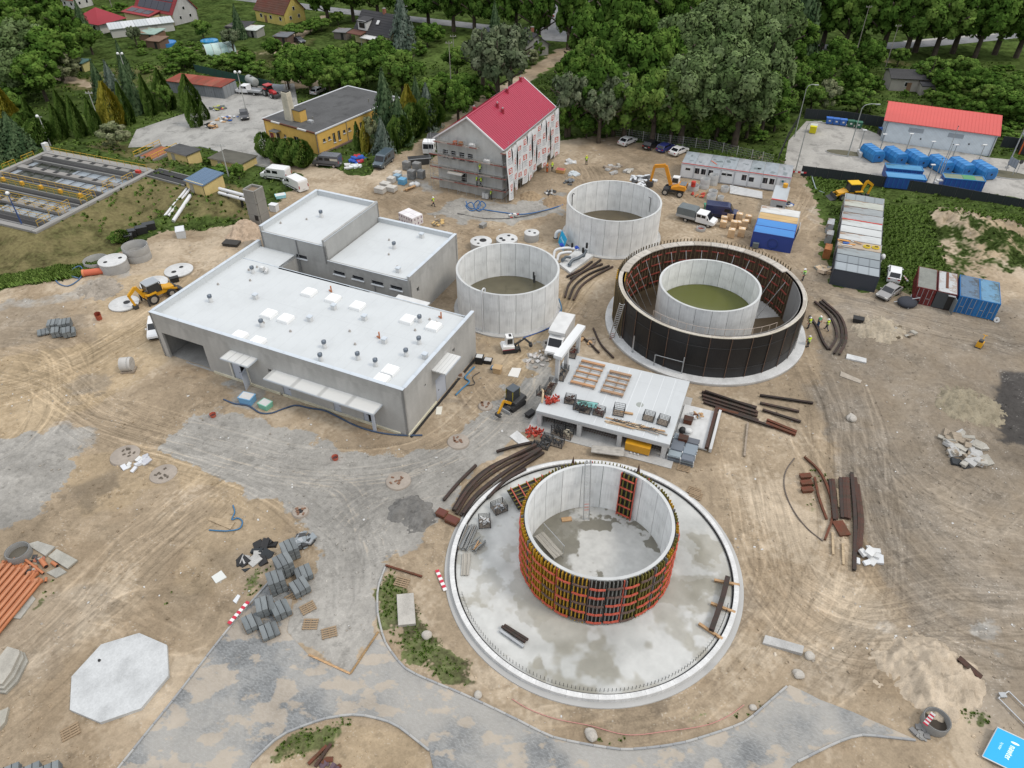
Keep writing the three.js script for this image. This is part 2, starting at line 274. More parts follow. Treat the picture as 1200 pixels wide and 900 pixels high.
// wheel tracks, drawn as many fine lines
const TRX0=-70,TRZ0=-132,TRW=2048,TRH=2048,TSX=145/TRW,TSZ=120/TRH;
const trackD=(()=>{
const c=document.createElement('canvas');c.width=TRW;c.height=TRH;const g=c.getContext('2d');
g.fillStyle='#808080';g.fillRect(0,0,TRW,TRH);g.setTransform(1/TSX,0,0,1/TSZ,-TRX0/TSX,-TRZ0/TSZ);g.lineCap='butt';g.lineJoin='round';
const run=(pts,w,n,a=.3)=>{
const cv=new THREE.CatmullRomCurve3(pts.map(([x,y])=>at(x,y))),P=cv.getSpacedPoints(60);
for(let k=0;k<n;k++){
const off=rr(-w/2,w/2),ph=rr(0,99),dark=rnd()<.6,f0=rr(0,.35),f1=rr(.6,1),pairs=rnd()<.5?[off,off+1.7]:[off];
for(const o of pairs){
g.beginPath();
for(let i=Math.floor(f0*60);i<=Math.floor(f1*60);i++){
const p=P[i],q=P[Math.min(60,i+1)],r=P[Math.max(0,i-1)],dx=q.x-r.x,dz=q.z-r.z,l=Math.hypot(dx,dz)||1,s=o+(vn(i*.12+ph,k)-.5)*1.2;
const X=p.x-dz/l*s,Z=p.z+dx/l*s;i===Math.floor(f0*60)?g.moveTo(X,Z):g.lineTo(X,Z);
}
const lw=rr(.08,.3);g.lineWidth=lw;g.setLineDash(rnd()<.3?[.12,.16]:[]);
g.strokeStyle=dark?`rgba(40,36,32,${a * rr(.4, 1)})`:`rgba(225,220,205,${a * rr(.2, .65)})`;g.stroke();
if(lw>.2){g.setLineDash([]);g.lineWidth=.07;g.strokeStyle=`rgba(235,230,215,${a * .7})`;g.stroke();}
}
}
};
run([[-60,470],[40,450],[110,420],[190,370],[260,310]],7,46,.34);run([[-60,560],[30,520],[60,470],[50,420],[-60,400]],6,24,.3);run([[-60,415],[60,440],[130,490],[220,520],[330,560],[430,640],[440,720]],6,44,.33);
run([[40,460],[130,490],[250,520],[380,545],[500,530],[600,450],[660,370]],5.5,46,.33);run([[330,560],[400,570],[430,620],[440,690],[420,760]],4,22,.3);run([[560,540],[480,580],[420,620],[400,700]],5,20,.26);
run([[-60,850],[60,740],[150,650],[250,570],[330,530]],6,34,.28);run([[130,680],[200,620],[270,570]],4,16,.28);run([[60,690],[140,700],[230,740],[240,700]],5,14,.2);
run([[590,450],[640,390],[680,330],[700,310]],5,40,.34);run([[560,430],[600,470],[640,400]],5,18,.28);run([[640,200],[690,165],[760,205],[820,250],[870,290]],5,34,.32);run([[655,165],[690,200],[700,225]],4,24,.34);
run([[955,470],[1000,540],[1060,640],[1130,700],[1260,720]],9,60,.3);run([[960,400],[1000,480],[1010,560],[1020,680],[980,760],[930,800]],7,46,.3);run([[880,540],[900,640],[930,700],[980,740],[1080,750],[1260,740]],7,44,.28);run([[950,345],[1040,368],[1120,385],[1260,420]],6,44,.34);
run([[870,510],[900,600],[910,680],[870,760],[800,820]],6,36,.26);run([[1260,640],[1150,620],[1050,560],[1000,470]],9,36,.24);run([[1100,720],[1020,770],[960,830]],5,26,.28);run([[880,620],[960,680],[1010,700],[1100,680],[1260,690]],7,30,.24);
run([[440,215],[510,250],[620,250],[670,240]],6,22,.24);run([[470,230],[560,270],[640,290]],7,16,.22);run([[905,290],[935,250],[950,215]],4,24,.3);run([[820,260],[880,275],[940,330],[990,360]],5,22,.26);run([[600,850],[700,840],[800,820],[880,740]],3,22,.2);run([[500,700],[540,780],[620,830]],4,14,.16);
run([[440,680],[360,790],[300,860]],5,12,.12);run([[990,800],[900,760]],5,14,.2);run([[1190,560],[1120,600],[1040,600]],8,20,.18);run([[200,720],[150,730],[60,800],[-60,900]],7,22,.2);
const d=g.getImageData(0,0,TRW,TRH).data,o=new Float32Array(TRW*TRH);for(let i=0;i<o.length;i++)o[i]=d[i*4]/255-.5;return o;
})();
function track(x,z){const u=(x-TRX0)/TSX,v=(z-TRZ0)/TSZ;if(u<1||v<1||u>=TRW-2||v>=TRH-2)return 0;const i=u|0,j=v|0,f=u-i,h=v-j,k=j*TRW+i;return mix(mix(trackD[k],trackD[k+1],f),mix(trackD[k+TRW],trackD[k+TRW+1],f),h);}
const gc=[0,0,0,0];
function groundAt(x,z){
const n1=fbm(x*.11,z*.11,4),n2=fbm(x*.55+40,z*.55,3),n3=vn(x*3.1,z*3.1),n4=vn(x*9.7+7,z*9.7);
const wx=x+(n2-.5)*2.6+(n3-.5)*.7,wz=z+(vn(x*.6+90,z*.6)-.5)*2.4+(n4-.5)*.4;
const site=siteM(wx,wz),far=z<-150?1:0;
const n5=fbm(x*1.3+8,z*1.3,3),n6=vn(x*23+5,z*23),e=.88+.14*(n6-.5)+.34*(n2-.5)+.16*(n3-.5)+.16*(n4-.5)+.6*(n1-.5)-.16*sm(.56,.68,n5)*sm(.4,.6,n2);
let r=.365*e,g=.292*e,b=.208*e;
const lerp=(R,G,Bb,t)=>{r=mix(r,R,t);g=mix(g,G,t);b=mix(b,Bb,t);};
const pale=sm(.54,.7,n1+(n3-.5)*.2);lerp(.46*e,.39*e,.30*e,pale*.55);
const red=sm(.55,.7,fbm(x*.2+11,z*.2+3,3));lerp(.29*e,.222*e,.15*e,red*.5);
if(!far){
lerp(.42*e,.325*e,.205*e,ochreM(wx,wz)*.75);
lerp(.255*e,.222*e,.182*e,clamp(soilM(wx,wz)*(.55+.8*n2)));
lerp(.345*e,.338*e,.318*e,sm(.3,.6,gravM(wx,wz)*(.62+.7*n2))*.92);
lerp(.085*e,.08*e,.076*e,clamp(darkM(wx,wz)*1.0));
const st=sm(.86,.93,n4)*sm(.5,.62,n2);lerp(.5,.48,.44,st*.5);
}
const t=track(x,z)*site;const gv=gravM(wx,wz),k=1+t*(1.9-.95*gv);if(!far&&t>.06)lerp(.42,.35,.26,clamp((t-.06)*3.2)*gv*.8);r*=k;g*=k;b*=k;
// grassland
const gn=fbm(x*.25+5,z*.25,4),gb=.65+.9*(n2-.5)+.6*(n3-.5)+.5*(n4-.5);
let R=mix(.055,.10,gn)*gb,G=mix(.092,.14,gn)*gb,Bl=mix(.026,.04,gn)*gb;
const dry=dryM(wx,wz)*clamp(.35+1.3*n1*n2*2);R=mix(R,.185*(gb*.5+.6),dry);G=mix(G,.155*(gb*.5+.6),dry);Bl=mix(Bl,.08*(gb*.5+.6),dry);
const lawn=lawnM(wx,wz);R=mix(R,.085*(gb+.2),lawn);G=mix(G,.125*(gb+.2),lawn);Bl=mix(Bl,.035*(gb+.2),lawn);
const keep=sm(.42,.58,site+(n2-.5)*.5+(n3-.5)*.15);
r=mix(R,r,keep);g=mix(G,g,keep);b=mix(Bl,b,keep);
const gr=grassM(wx,wz)*keep,gk=.85*sm(.42,.66,gr*(.5+1.0*n2*(.5+n3))+(n4-.5)*.25);r=mix(r,.10*gb,gk);g=mix(g,.135*gb,gk);b=mix(b,.045*gb,gk);
gc[0]=r;gc[1]=g;gc[2]=b;gc[3]=n2*.25+n3*.18+n4*.12+track(x,z)*1.0*keep+(1-keep)*n4*.3;
}
function groundTile(x0,z0,w,d,N,Mz){
const c=new Uint8Array(N*Mz*4),h=new Uint8Array(N*Mz*4);
for(let j=0;j<Mz;j++)for(let i=0;i<N;i++){
groundAt(x0+(i+.5)/N*w,z0+(j+.5)/Mz*d);const k=(j*N+i)*4;
c[k]=l2s(clamp(gc[0]))*255;c[k+1]=l2s(clamp(gc[1]))*255;c[k+2]=l2s(clamp(gc[2]))*255;c[k+3]=255;h[k]=h[k+1]=h[k+2]=clamp(gc[3]*.8+.25)*255;h[k+3]=255;
}
const mk=(a,srgb)=>{const t=new THREE.DataTexture(a,N,Mz);if(srgb)t.colorSpace=THREE.SRGBColorSpace;t.magFilter=THREE.LinearFilter;t.needsUpdate=true;return t;};
return new THREE.MeshLambertMaterial({map:mk(c,true),bumpMap:mk(h),bumpScale:.17});
}
{
const TILES=[[-64,-68,128,56,2048,1536,.45],[-112,-140,224,72,2048,2048,.5]],FARR=[-420,-640,840,700];
const mlist=TILES.map((t)=>groundTile(t[0],t[1],t[2],t[3],t[4],t[5])).concat(groundTile(FARR[0],FARR[1],FARR[2],FARR[3],2048,2048));
const pos=[],uv=[],idx=[],geo=new THREE.BufferGeometry();let start=0;
const patch=(x0,z0,w,d,step,m,box)=>{
const nx=Math.max(1,Math.round(w/step)),nz=Math.max(1,Math.round(d/step)),o=pos.length/3;
for(let j=0;j<=nz;j++)for(let i=0;i<=nx;i++){const x=x0+w*i/nx,z=z0+d*j/nz;pos.push(x,step>3?0:hgt(x,z),z);uv.push((x-box[0])/box[2],(z-box[1])/box[3]);}
for(let j=0;j<nz;j++)for(let i=0;i<nx;i++){const a=o+j*(nx+1)+i,b=a+nx+1;idx.push(a,b,a+1,b,b+1,a+1);}
geo.addGroup(start,idx.length-start,m);start=idx.length;
};
TILES.forEach((t,i)=>patch(t[0],t[1],t[2],t[3],t[6],i,t));
patch(-112,-68,48,56,.5,2,FARR);patch(64,-68,48,56,.5,2,FARR);
patch(-112,-168,224,28,1,2,FARR);patch(-420,-640,840,472,20,2,FARR);patch(-420,-168,308,156,20,2,FARR);patch(112,-168,308,156,20,2,FARR);patch(-420,-12,840,72,20,2,FARR);
geo.setAttribute('position',new THREE.Float32BufferAttribute(pos,3));geo.setAttribute('uv',new THREE.Float32BufferAttribute(uv,2));geo.setIndex(idx);geo.computeVertexNormals();
const g=new THREE.Mesh(geo,mlist);g.name='ground';g.receiveShadow=true;tag(g,0,0,0,'structure');scene.add(g);
}
// paved sheets
const xz=(l)=>l.map((p)=>[p.x,p.z]);
function sheet(name,poly,mat,y,th=.06){const b=new B();b.shape(xz(poly),th,y-th);return tag(b.build(name,mat),0,0,0,'structure');}
sheet('yard_pavement',yardPoly,M([.40,.395,.375],{map:T.asphalt}),.05);
sheet('recycling_yard_pavement',recyPoly,M([.43,.415,.385],{map:T.asphalt}),.05);
function strip(name,pts,w,mat,y){
const P=new THREE.CatmullRomCurve3(pts.map(([x,z])=>at(x,z))).getSpacedPoints(40),l=[],r=[];
P.forEach((p,i)=>{const q=P[Math.min(40,i+1)],o=P[Math.max(0,i-1)],dx=q.x-o.x,dz=q.z-o.z,k=Math.hypot(dx,dz);l.push(V(p.x-dz/k*w/2,0,p.z+dx/k*w/2));r.push(V(p.x+dz/k*w/2,0,p.z-dx/k*w/2));});
return sheet(name,l.concat(r.reverse()),mat,y);
}
const ROADM=M([.22,.225,.235],{map:T.asphalt});
strip('road',[[250,-6],[330,4],[400,13],[480,22],[560,31],[640,40],[720,48]],6,ROADM,.05);
strip('road',[[646,48],[662,28],[676,8],[690,-20]],15,ROADM,.054);
strip('road',[[960,56],[1010,55],[1070,52],[1130,47],[1210,38],[1320,20]],6,ROADM,.05);
strip('footpath',[[1060,49],[1130,43],[1165,40]],1.6,M([.42,.41,.38],{map:T.asphalt}),.056);
// block paving in the foreground, with sand trodden over it
{
const xs=pavePoly.map((p)=>p.x),zs=pavePoly.map((p)=>p.z),x0=Math.min(...xs),x1=Math.max(...xs),z0=Math.min(...zs),z1=Math.max(...zs),N=2048,Nz=1024,c=new Uint8Array(N*Nz*4),hh=new Uint8Array(N*Nz*4);
const ca=Math.cos(24*D2R),sa=Math.sin(24*D2R);
for(let j=0;j<Nz;j++)for(let i=0;i<N;i++){
const x=x0+(i+.5)/N*(x1-x0),z=z0+(j+.5)/Nz*(z1-z0),u=(x*ca+z*sa)/.2,v=(-x*sa+z*ca)/.1,row=Math.floor(v),fu=u+(row&1)*.5-Math.floor(u+(row&1)*.5),fv=v-row;
const id=Math.floor(u+(row&1)*.5),tone=nzT[((row&255)<<8)+(id&255)],joint=fu<.08||fv<.14?.72:1,n2=fbm(x*.5,z*.5,4),n1=fbm(x*.13+3,z*.13,3),n3=vn(x*6,z*6);
const e=(.8+.3*(tone-.5)+.45*(n2-.5)+.5*(n1-.5))*joint;let r=.30*e,g=.312*e,b=.317*e;
const dust=sm(.3,.7,n1+(n2-.5)*.5)*.6;r=mix(r,.37,dust);g=mix(g,.35,dust);b=mix(b,.315,dust);
const sand=.66*sm(.53,.63,fbm(x*.62+31,z*.95+17,6)+.10*(fbm(x*.08,z*.1+9,2)-.5)+(n3-.5)*.05);r=mix(r,.45*(.85+.3*n2),sand*.8);g=mix(g,.375*(.85+.3*n2),sand*.8);b=mix(b,.285*(.85+.3*n2),sand*.8);
const k=(j*N+i)*4;c[k]=l2s(clamp(r))*255;c[k+1]=l2s(clamp(g))*255;c[k+2]=l2s(clamp(b))*255;c[k+3]=255;hh[k]=hh[k+1]=hh[k+2]=(joint<1&&sand<.5?60:150+60*tone)*(1-sand*.1);hh[k+3]=255;
}
const mk=(a,s)=>{const t=new THREE.DataTexture(a,N,Nz);if(s)t.colorSpace=THREE.SRGBColorSpace;t.magFilter=THREE.LinearFilter;t.needsUpdate=true;return t;};
const b=new B();b.shape(xz(pavePoly),.08,-.02);
const g=b.geo(),P=g.attributes.position,U=g.attributes.uv;for(let i=0;i<P.count;i++)U.setXY(i,(P.getX(i)-x0)/(x1-x0),(P.getZ(i)-z0)/(z1-z0));
tag(mesh('block_pavement',g,new THREE.MeshStandardMaterial({map:mk(c,1),bumpMap:mk(hh),bumpScale:.012,roughness:.9})),0,0,0,'structure');
}
// kerbs laid stone by stone
const kerbG=bx(.97,.26,.16),KERBM=[M([.40,.41,.41],{map:T.concrete}),M([.46,.46,.45],{map:T.concrete}),M([.35,.36,.37],{map:T.concrete})];
function kerb(label,pts){
const P=new THREE.CatmullRomCurve3(pts.map(([x,y])=>at(x,y)),false,'catmullrom',.3),n=Math.max(2,Math.round(P.getLength())),Q=P.getSpacedPoints(n),t=thing('kerb',label,'kerb',Q[0]);
for(let i=0;i<n;i++){const a=Q[i],b=Q[i+1];mesh('kerb_stone',kerbG,KERBM[Math.floor(rnd()*3)],t,(a.x+b.x)/2-Q[0].x,.03+rr(-.015,.015),(a.z+b.z)/2-Q[0].z,0,yaw(a,b)+rr(-.01,.01),0);}
tag(t,label,'kerb');t.userData.kind='structure';delete t.userData.category;delete t.userData.label;return t;
}
kerb('long straight kerb',[[120,925],[208,815],[270,735],[316,682]]);
kerb('curved kerb',[[452,664],[443,690],[443,720],[452,754],[478,786],[545,815],[600,841],[650,865],[730,879],[800,871],[870,848],[900,824],[922,805]]);
kerb('lower kerb',[[296,893],[330,862],[380,843],[420,838],[462,849],[503,880]]);
kerb('kerb at the tip of the paving',[[935,893],[980,871],[1010,862],[1072,868]]);
kerb('yard kerb',[[215,172],[240,173],[272,184],[296,193],[320,198]]);
// ---------- process building (three flat-roofed blocks) ----------
const WALLM=M([.475,.475,.46],{map:T.wall}),WALLD=M([.425,.43,.42],{map:T.wall}),ROOFM=M([.57,.60,.615],{map:T.roof,rough:.7}),CAPM=M([.60,.66,.72],{map:T.metal,rough:.45}),LEAFM=M([.52,.57,.66],{rough:.6,map:T.metal}),FOAM=M([.75,.71,.55],{map:T.concrete}),FRAMEM=M([.62,.66,.70],{rough:.5});
{
const A=V(-43.6,0,-72.8),t=thing('process_building','large grey concrete hall with white flat roofs at three levels','building',A,-24.6*D2R);
const L=35.45,Dp=16,R=5.8,PT=6.6;
// low hall: x = along the front, -z = to the back
const wall=(len,h,holes,x,z,ry,mat=WALLM,y=0)=>{const b=new B();b.wall(len,h+.4,holes.map(([a,c,d,e])=>[a,c+.4,d,e+.4]),.3);const m=b.build('wall',mat,t);m.position.set(x,y-.4,z);m.rotation.y=ry;return m;};
wall(L,PT,[[.95,0,7.5,3.85],[11.3,.1,13.6,2.6],[18.6,.1,19.7,2.3],[25.7,.1,26.7,2.3],[29.7,.1,31.3,2.4],[17,3,17.5,3.5]],0,0,0);
wall(Dp+.5,PT,[[6.4,.1,8.7,3.2],[10.6,4.15,11.2,4.7],[4.0,4.0,4.4,4.3]],L,0,Math.PI/2);
wall(20,PT,[],0,-20,-Math.PI/2);
wall(28.6,R,[[2,0,4,2.4]],L-.3,-Dp,Math.PI,WALLD);
wall(3.6,R,[],6.6,-Dp,Math.PI/2,WALLD);
let b=new B();b.box(L-.6,.3,Dp-.3,L/2,R-.15,-Dp/2-.15).box(6.3,.3,3.6,.3+3.15,R-.15,-Dp-1.8);b.build('roof',ROOFM,t);
b=new B();b.box(.05,PT-R,Dp-.3,L-.325,(PT+R)/2,-Dp/2-.15).box(.05,PT-R,19.7,.325,(PT+R)/2,-10.1).box(L-.6,PT-R,.05,L/2,(PT+R)/2,-.325);b.build('roof_upstand',ROOFM,t);
for(let i=0;i<16;i++)mesh('coping',bx(L/16-.02,.05,.46),CAPM,t,L/16*(i+.5),PT+.03,-.16);
for(let i=0;i<7;i++)mesh('coping',bx(.46,.05,15.9/7-.02),CAPM,t,L-.16,PT+.03,-.42-15.9/7*(i+.5));
for(let i=0;i<9;i++)mesh('coping',bx(.46,.05,19.4/9-.02),CAPM,t,.16,PT+.03,-.42-19.4/9*(i+.5));
b=new B();b.box(L-.2,.05,.12,L/2,R+.03,-Dp+.02);b.build('roof_edge',CAPM,t);
// garage bay inside
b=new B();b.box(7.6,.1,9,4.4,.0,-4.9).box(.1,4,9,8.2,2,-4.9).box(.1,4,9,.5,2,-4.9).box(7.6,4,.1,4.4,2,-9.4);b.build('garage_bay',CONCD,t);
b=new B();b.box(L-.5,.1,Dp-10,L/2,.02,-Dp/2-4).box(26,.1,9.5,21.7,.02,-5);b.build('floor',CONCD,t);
b=new B();b.box(.12,4,7,9.2,2,-4);b.box(26,.1,.1,21,3.5,-4.5);b.build('inner_wall',CONC,t);
// doors, leaves, posts
const door=(x,w,h,mat=LEAFM)=>{const d=mesh('door',bx(w,h,.07),mat,t,x,h/2+.1,-.12);mesh('handle',bx(.14,.04,.06),STEELD,d,w*.35,0,.07);return d;};
door(19.15,1.1,2.2);door(26.2,1.0,2.2);door(30.0,.6,2.3);{const d=mesh('window',bx(.9,1.9,.05),GLASS,t,30.8,1.3,-.1);mesh('frame',bx(.96,.06,.08),LEAFM,d,0,-.98,.01);}
{const d=mesh('door',bx(1.15,2.45,.07),LEAFM,t,11.9,1.33,-.1);mesh('handle',bx(.14,.04,.06),STEELD,d,.4,0,.06);const e=mesh('door',bx(1.3,2.5,.07),LEAFM,t,13.75,1.35,.62,0,-1.25,0);mesh('handle',bx(.14,.04,.06),STEELD,e,.4,0,.06);}
{const d=mesh('door',bx(.07,3.05,2.2),LEAFM,t,L-.05,1.65,-7.55);mesh('handle',bx(.08,.05,.16),STEELD,d,.06,-.2,.6);}
for(const x of[11.2,13.7])mesh('door_post',bx(.14,2.7,.12),M([.72,.70,.62]),t,x,1.35,.07);
mesh('post',bx(.28,2.9,.3),LEAFM,t,31.6,1.4,.75);
// canopies
const canopy=(x0,x1,y,z0,z1)=>{const c=mesh('canopy',bx(x1-x0,.16,z1-z0),M([.70,.71,.70],{map:T.rib,rough:.5}),t,(x0+x1)/2,y,(z0+z1)/2);mesh('fascia',bx(x1-x0+.06,.2,.05),CAPM,c,0,-.06,z1>0?(z1-z0)/2+.03:-(z1-z0)/2-.03);mesh('fascia',bx(.05,.2,z1-z0+.02),CAPM,c,(x1-x0)/2+.03,-.06,0);};
canopy(11.9,15.8,4.55,.01,1.7);canopy(17.9,32.5,3.62,.01,1.75);canopy(L+.01,L+1.75,5.1,-9.4,-5.8);
// foundation insulation strip and drip membrane
b=new B();b.block(10,.35,.14,13.1,-.05,.08).block(16,.35,.14,26.5,-.05,.08).block(.14,.4,6.2,L+.08,-.05,-3.1);b.build('base_insulation',FOAM,t);
b=new B();b.block(.3,.2,16.4,L+.3,-.12,-8.2);b.build('drain_membrane',BLACK,t);
// back blocks
const HM=6.8,RM=6.2,HT=9.0,RT=8.3,z0=-19.6,z1=-32.4;
const wins=(xs,y)=>xs.map((x)=>[x,y,x+1.8,y+.62]);
wall(10.7,RT,[[5.5,5.45,7.3,6.05]],1.0,z0,0,WALLD);wall(12.8,RM,wins([.78,3.78,6.83,9.75],4.35),11.7,z0,0,WALLD);
wall(13,HM,[[1.5,3.6,2.1,4.3]],24.5,z0+.001,Math.PI/2);wall(12.8,HM,[],24.5,z1,Math.PI,WALLD);wall(13,HT-RM+.4,[],11.7,z0,Math.PI/2,WALLD,RM-.2);wall(10.7,HT,[],11.7,z1-.2,Math.PI,WALLD);wall(13,HT,[],1.0,z1-.2,-Math.PI/2,WALLD);
b=new B();b.box(10.1,.3,12.4,6.35,RT-.15,(z0+z1)/2-.1);b.build('roof',ROOFM,t);b=new B();b.box(12.5,.3,12.4,18.15,RM-.15,(z0+z1)/2);b.build('roof',ROOFM,t);
b=new B();b.box(.05,.7,12.4,1.33,HT-.35,-26.1).box(.05,.7,12.6,11.37,HT-.35,-26.2).box(10,.7,.05,6.35,HT-.35,z1+.13).box(.05,.6,12.2,24.17,HM-.3,-26).box(12.4,.6,.05,18,HM-.3,z1+.33);b.build('roof_upstand',ROOFM,t);
for(let i=0;i<6;i++){const z=z0-12.9/6*(i+.5),g=bx(.46,.05,12.9/6-.02);for(const[x,y]of[[1.16,HT],[11.54,HT],[24.34,HM]])mesh('coping',g,CAPM,t,x,y+.03,z);}
for(let i=0;i<5;i++){mesh('coping',bx(1.95,.05,.46),CAPM,t,2.4+1.97*i,HT+.033,z1-.04);mesh('coping',bx(2.4,.05,.46),CAPM,t,13.1+2.42*i,HM+.033,z1+.16);}
b=new B();b.box(10.1,.06,.1,6.35,RT+.02,z0+.03).box(12.5,.06,.1,18.0,RM+.02,z0+.03);b.build('roof_edge',CAPM,t);
const win=(x,y,z,w=1.8,h=.6)=>{const d=mesh('window',bx(w-.1,h-.08,.05),GLASS,t,x+w/2,y+h/2,z-.16);mesh('sill',bx(w+.2,.07,.3),FRAMEM,d,0,-h/2-.0,.2);mesh('frame',bx(w,.06,.1),FRAMEM,d,0,h/2-.04,.03);};
win(6.5,5.45,z0);for(const x of[12.48,15.48,18.53,21.45])win(x,4.35,z0);
for(const x of[7.0,19.0])mesh('downpipe',cy(.07,.07,8,8),M([.2,.21,.22]),t,x,x<8?4.2:2.1,z0+.08).scale.y=x<8?1:.5;
mesh('door',bx(2.2,2.6,.08),LEAFM,t,8.2,1.4,-18.9,0,-.5,0);
b=new B();b.box(4.6,.14,1.4,26.3,5.2,-16.9);b.build('canopy',WHITE,t);
// roof fittings
const sk=(x,z,y=R)=>{const s=mesh('skylight',bx(1.5,.38,1.5),M([.86,.87,.87],{rough:.35}),t,x,y+.19,-z);mesh('dome',bx(1.36,.1,1.36),M([.9,.91,.91],{rough:.2}),s,0,.23,0);};
[[14.2,12.3],[17.8,12.35],[21.5,12.24],[12.78,6.29],[15.25,6.32],[28.66,12.26],[32.15,12.28],[31.97,2.97],[31.93,1.24],[15.25,1.2],[12.59,1.23]].forEach(([x,z])=>sk(x,z));
const ventBase=cy(.28,.36,.75,12),finG=(()=>{const q=new B();q.add(new THREE.SphereGeometry(.33,14,9),0,0,0,0,0,0,V(1,.85,1));for(let i=0;i<12;i++)q.box(.03,.42,.1,Math.cos(i*.524)*.31,0,Math.sin(i*.524)*.31,0,-i*.524+.6,0);return q.geo();})();
const turb=(x,z,y=R)=>{const v=mesh('turbine_vent',ventBase,WHITE,t,x,y+.3,-z);v.scale.set(.78,.82,.78);mesh('turbine',finG,M([.16,.19,.23],{rough:.4,metal:.3}),v,0,.66,0);mesh('collar',cy(.2,.2,.2,10),CHROME,v,0,.4,0);};
[[13.5,4.07],[22.8,3.66],[27.5,3.4],[29.94,3.23],[32.05,6.2],[32.2,8.8],[30.05,12.64],[4.2,5.7],[4.3,13.4],[23.85,1.5]].forEach(([x,z])=>turb(x,z));turb(18.15,26.2,RM);turb(6.2,26.5,RT);
[[19.1,10.7],[18,7.4],[23.8,10.3],[28.5,7.3],[34.2,6.7],[8.8,8.6],[22,21,RM],[20,30.5,RM]].forEach(([x,z,y=R])=>{const v=mesh('vent_box',bx(.5,.6,.5),WHITE,t,x,y+.3,-z);mesh('hood',bx(.62,.1,.62),CAPM,v,0,.36,0);});
[[16.5,13.8],[27.5,7.8],[32,14.4]].forEach(([x,z])=>{const v=mesh('orange_pipe',cy(.09,.09,.9,8),ORANGE,t,x,R+.45,-z);mesh('elbow',cy(.1,.1,.45,8),ORANGE,v,-.15,-.3,0,0,0,1.2);});
for(let i=0;i<16;i++){const hi=i>10,x=hi?(i%2?rr(13,23.5):rr(2,10.5)):rr(1.5,34),z=hi?rr(21,31):rr(1.5,15);mesh('roof_outlet',cy(.1,.16,.25,8),M([.35,.33,.31]),t,x,(hi?(i%2?RM:RT):R)+.12,-z);}
b=new B();b.cyl(.22,.22,1.1,5.2,R+.3,-14.6,10,0,0,Math.PI/2).cyl(.2,.2,.8,5.9,R+.3,-14.2,10,Math.PI/2,.4,0).box(.5,.5,.5,5.3,R+.5,-14.2);b.build('duct',WHITE,t);
}
// ---------- ring tanks of upright concrete panels ----------
const TANKM=M([.80,.82,.825],{map:T.streak}),TANKIN=M([.72,.575,.575],{map:T.streak}),GREY2=M([.27,.28,.28],{map:T.concrete});
function waterDisc(name,x,z,r,y,mat){const g=cy(r,r,.1,64);const m=mesh(name,g,mat,null,x,y,z);return tag(m,0,0,0,'structure');}
const panelGeo=(R,a,th,h)=>{const g=new B(),n=6,P=[];for(let i=0;i<=n;i++){const f=-a/2+a*i/n;P.push([Math.cos(f)*R,Math.sin(f)*R]);}for(let i=n;i>=0;i--){const f=-a/2+a*i/n;P.push([Math.cos(f)*(R-th),Math.sin(f)*(R-th)]);}g.shape(P,h,0);return g.geo();};
function tank(label,x,z,R,h,n,foot,group,th=.26){
const t=thing('ring_tank',label,'tank',V(x,0,z)),a=Math.PI*2/n,pg=panelGeo(R,a-.05/R,th,h+.3),hue=[TANKM,M([.83,.845,.845],{map:T.streak}),M([.76,.78,.785],{map:T.streak})];
for(let i=0;i<n;i++)mesh('wall_panel',pg,hue[(i*7+Math.floor(rnd()*2))%3],t,0,-.3,0,0,a*i,0);
const b=new B();b.add(cy(R-.06,R-.06,h+.25,96,1,true),0,h/2-.15,0).add(cy(R-th+.06,R-th+.06,h+.25,96,1,true),0,h/2-.15,0);b.build('joint_filler',GREY2,t);
mesh('rim',new THREE.RingGeometry(R-th-.01,R+.01,96,1),M([.66,.68,.68],{map:T.concrete}),t,0,h+.006,0,-Math.PI/2,0,0);
if(foot){const k=new B();k.add(new THREE.LatheGeometry([[R-.05,-.4],[R+foot,-.4],[R+foot,.12],[R+foot-.06,.2],[R-.05,.24]].map(([u,v])=>new THREE.Vector2(u,v)),96));k.build('footing',CONC,t);}
mesh('floor',cy(R-th,R-th,.1,64),CONC,t,0,.0,0);
return t;
}
const tk1=tank('pale concrete ring tank beside the blue board and pipe skid, farthest of the tanks',15.8,-104.7,7.3,6.04,22,.55),tk2=tank('pale concrete ring tank of grey murky water next to the grey hall',-.56,-83.9,6.85,6.2,20,.55),tk3=tank('pale concrete ring tank of green water standing inside the black ring wall',25.4,-80.1,6.42,6,20,0),tk4=tank('pale concrete ring tank wrapped in orange and yellow formwork',7.6,-41.5,6.5,6.05,20,0);
waterDisc('tank_water',15.8,-104.7,7.0,.9,M([.13,.105,.062],{rough:.25,map:T.concrete}));waterDisc('tank_water',-.56,-83.9,6.55,1.0,M([.155,.14,.09],{rough:.25,map:T.concrete}));waterDisc('tank_water',25.4,-80.1,6.1,2.2,M([.095,.105,.022],{rough:.2}));
{const g=new THREE.RingGeometry(6.5,11,64,1).rotateX(-Math.PI/2);tag(mesh('ring_floor_water',g,M([.155,.115,.07],{rough:.4,map:T.asphalt}),null,25.4,.1,-79.8),0,0,0,'structure');const b=new B();b.add(new THREE.RingGeometry(6.6,10.8,24,1,.25,.45).rotateX(-Math.PI/2),0,.02,0);const m=b.build('dry_slab_patch',CONC);m.position.set(25.4,.1,-79.8);m.rotation.y=-.1;tag(m,0,0,0,'structure');}
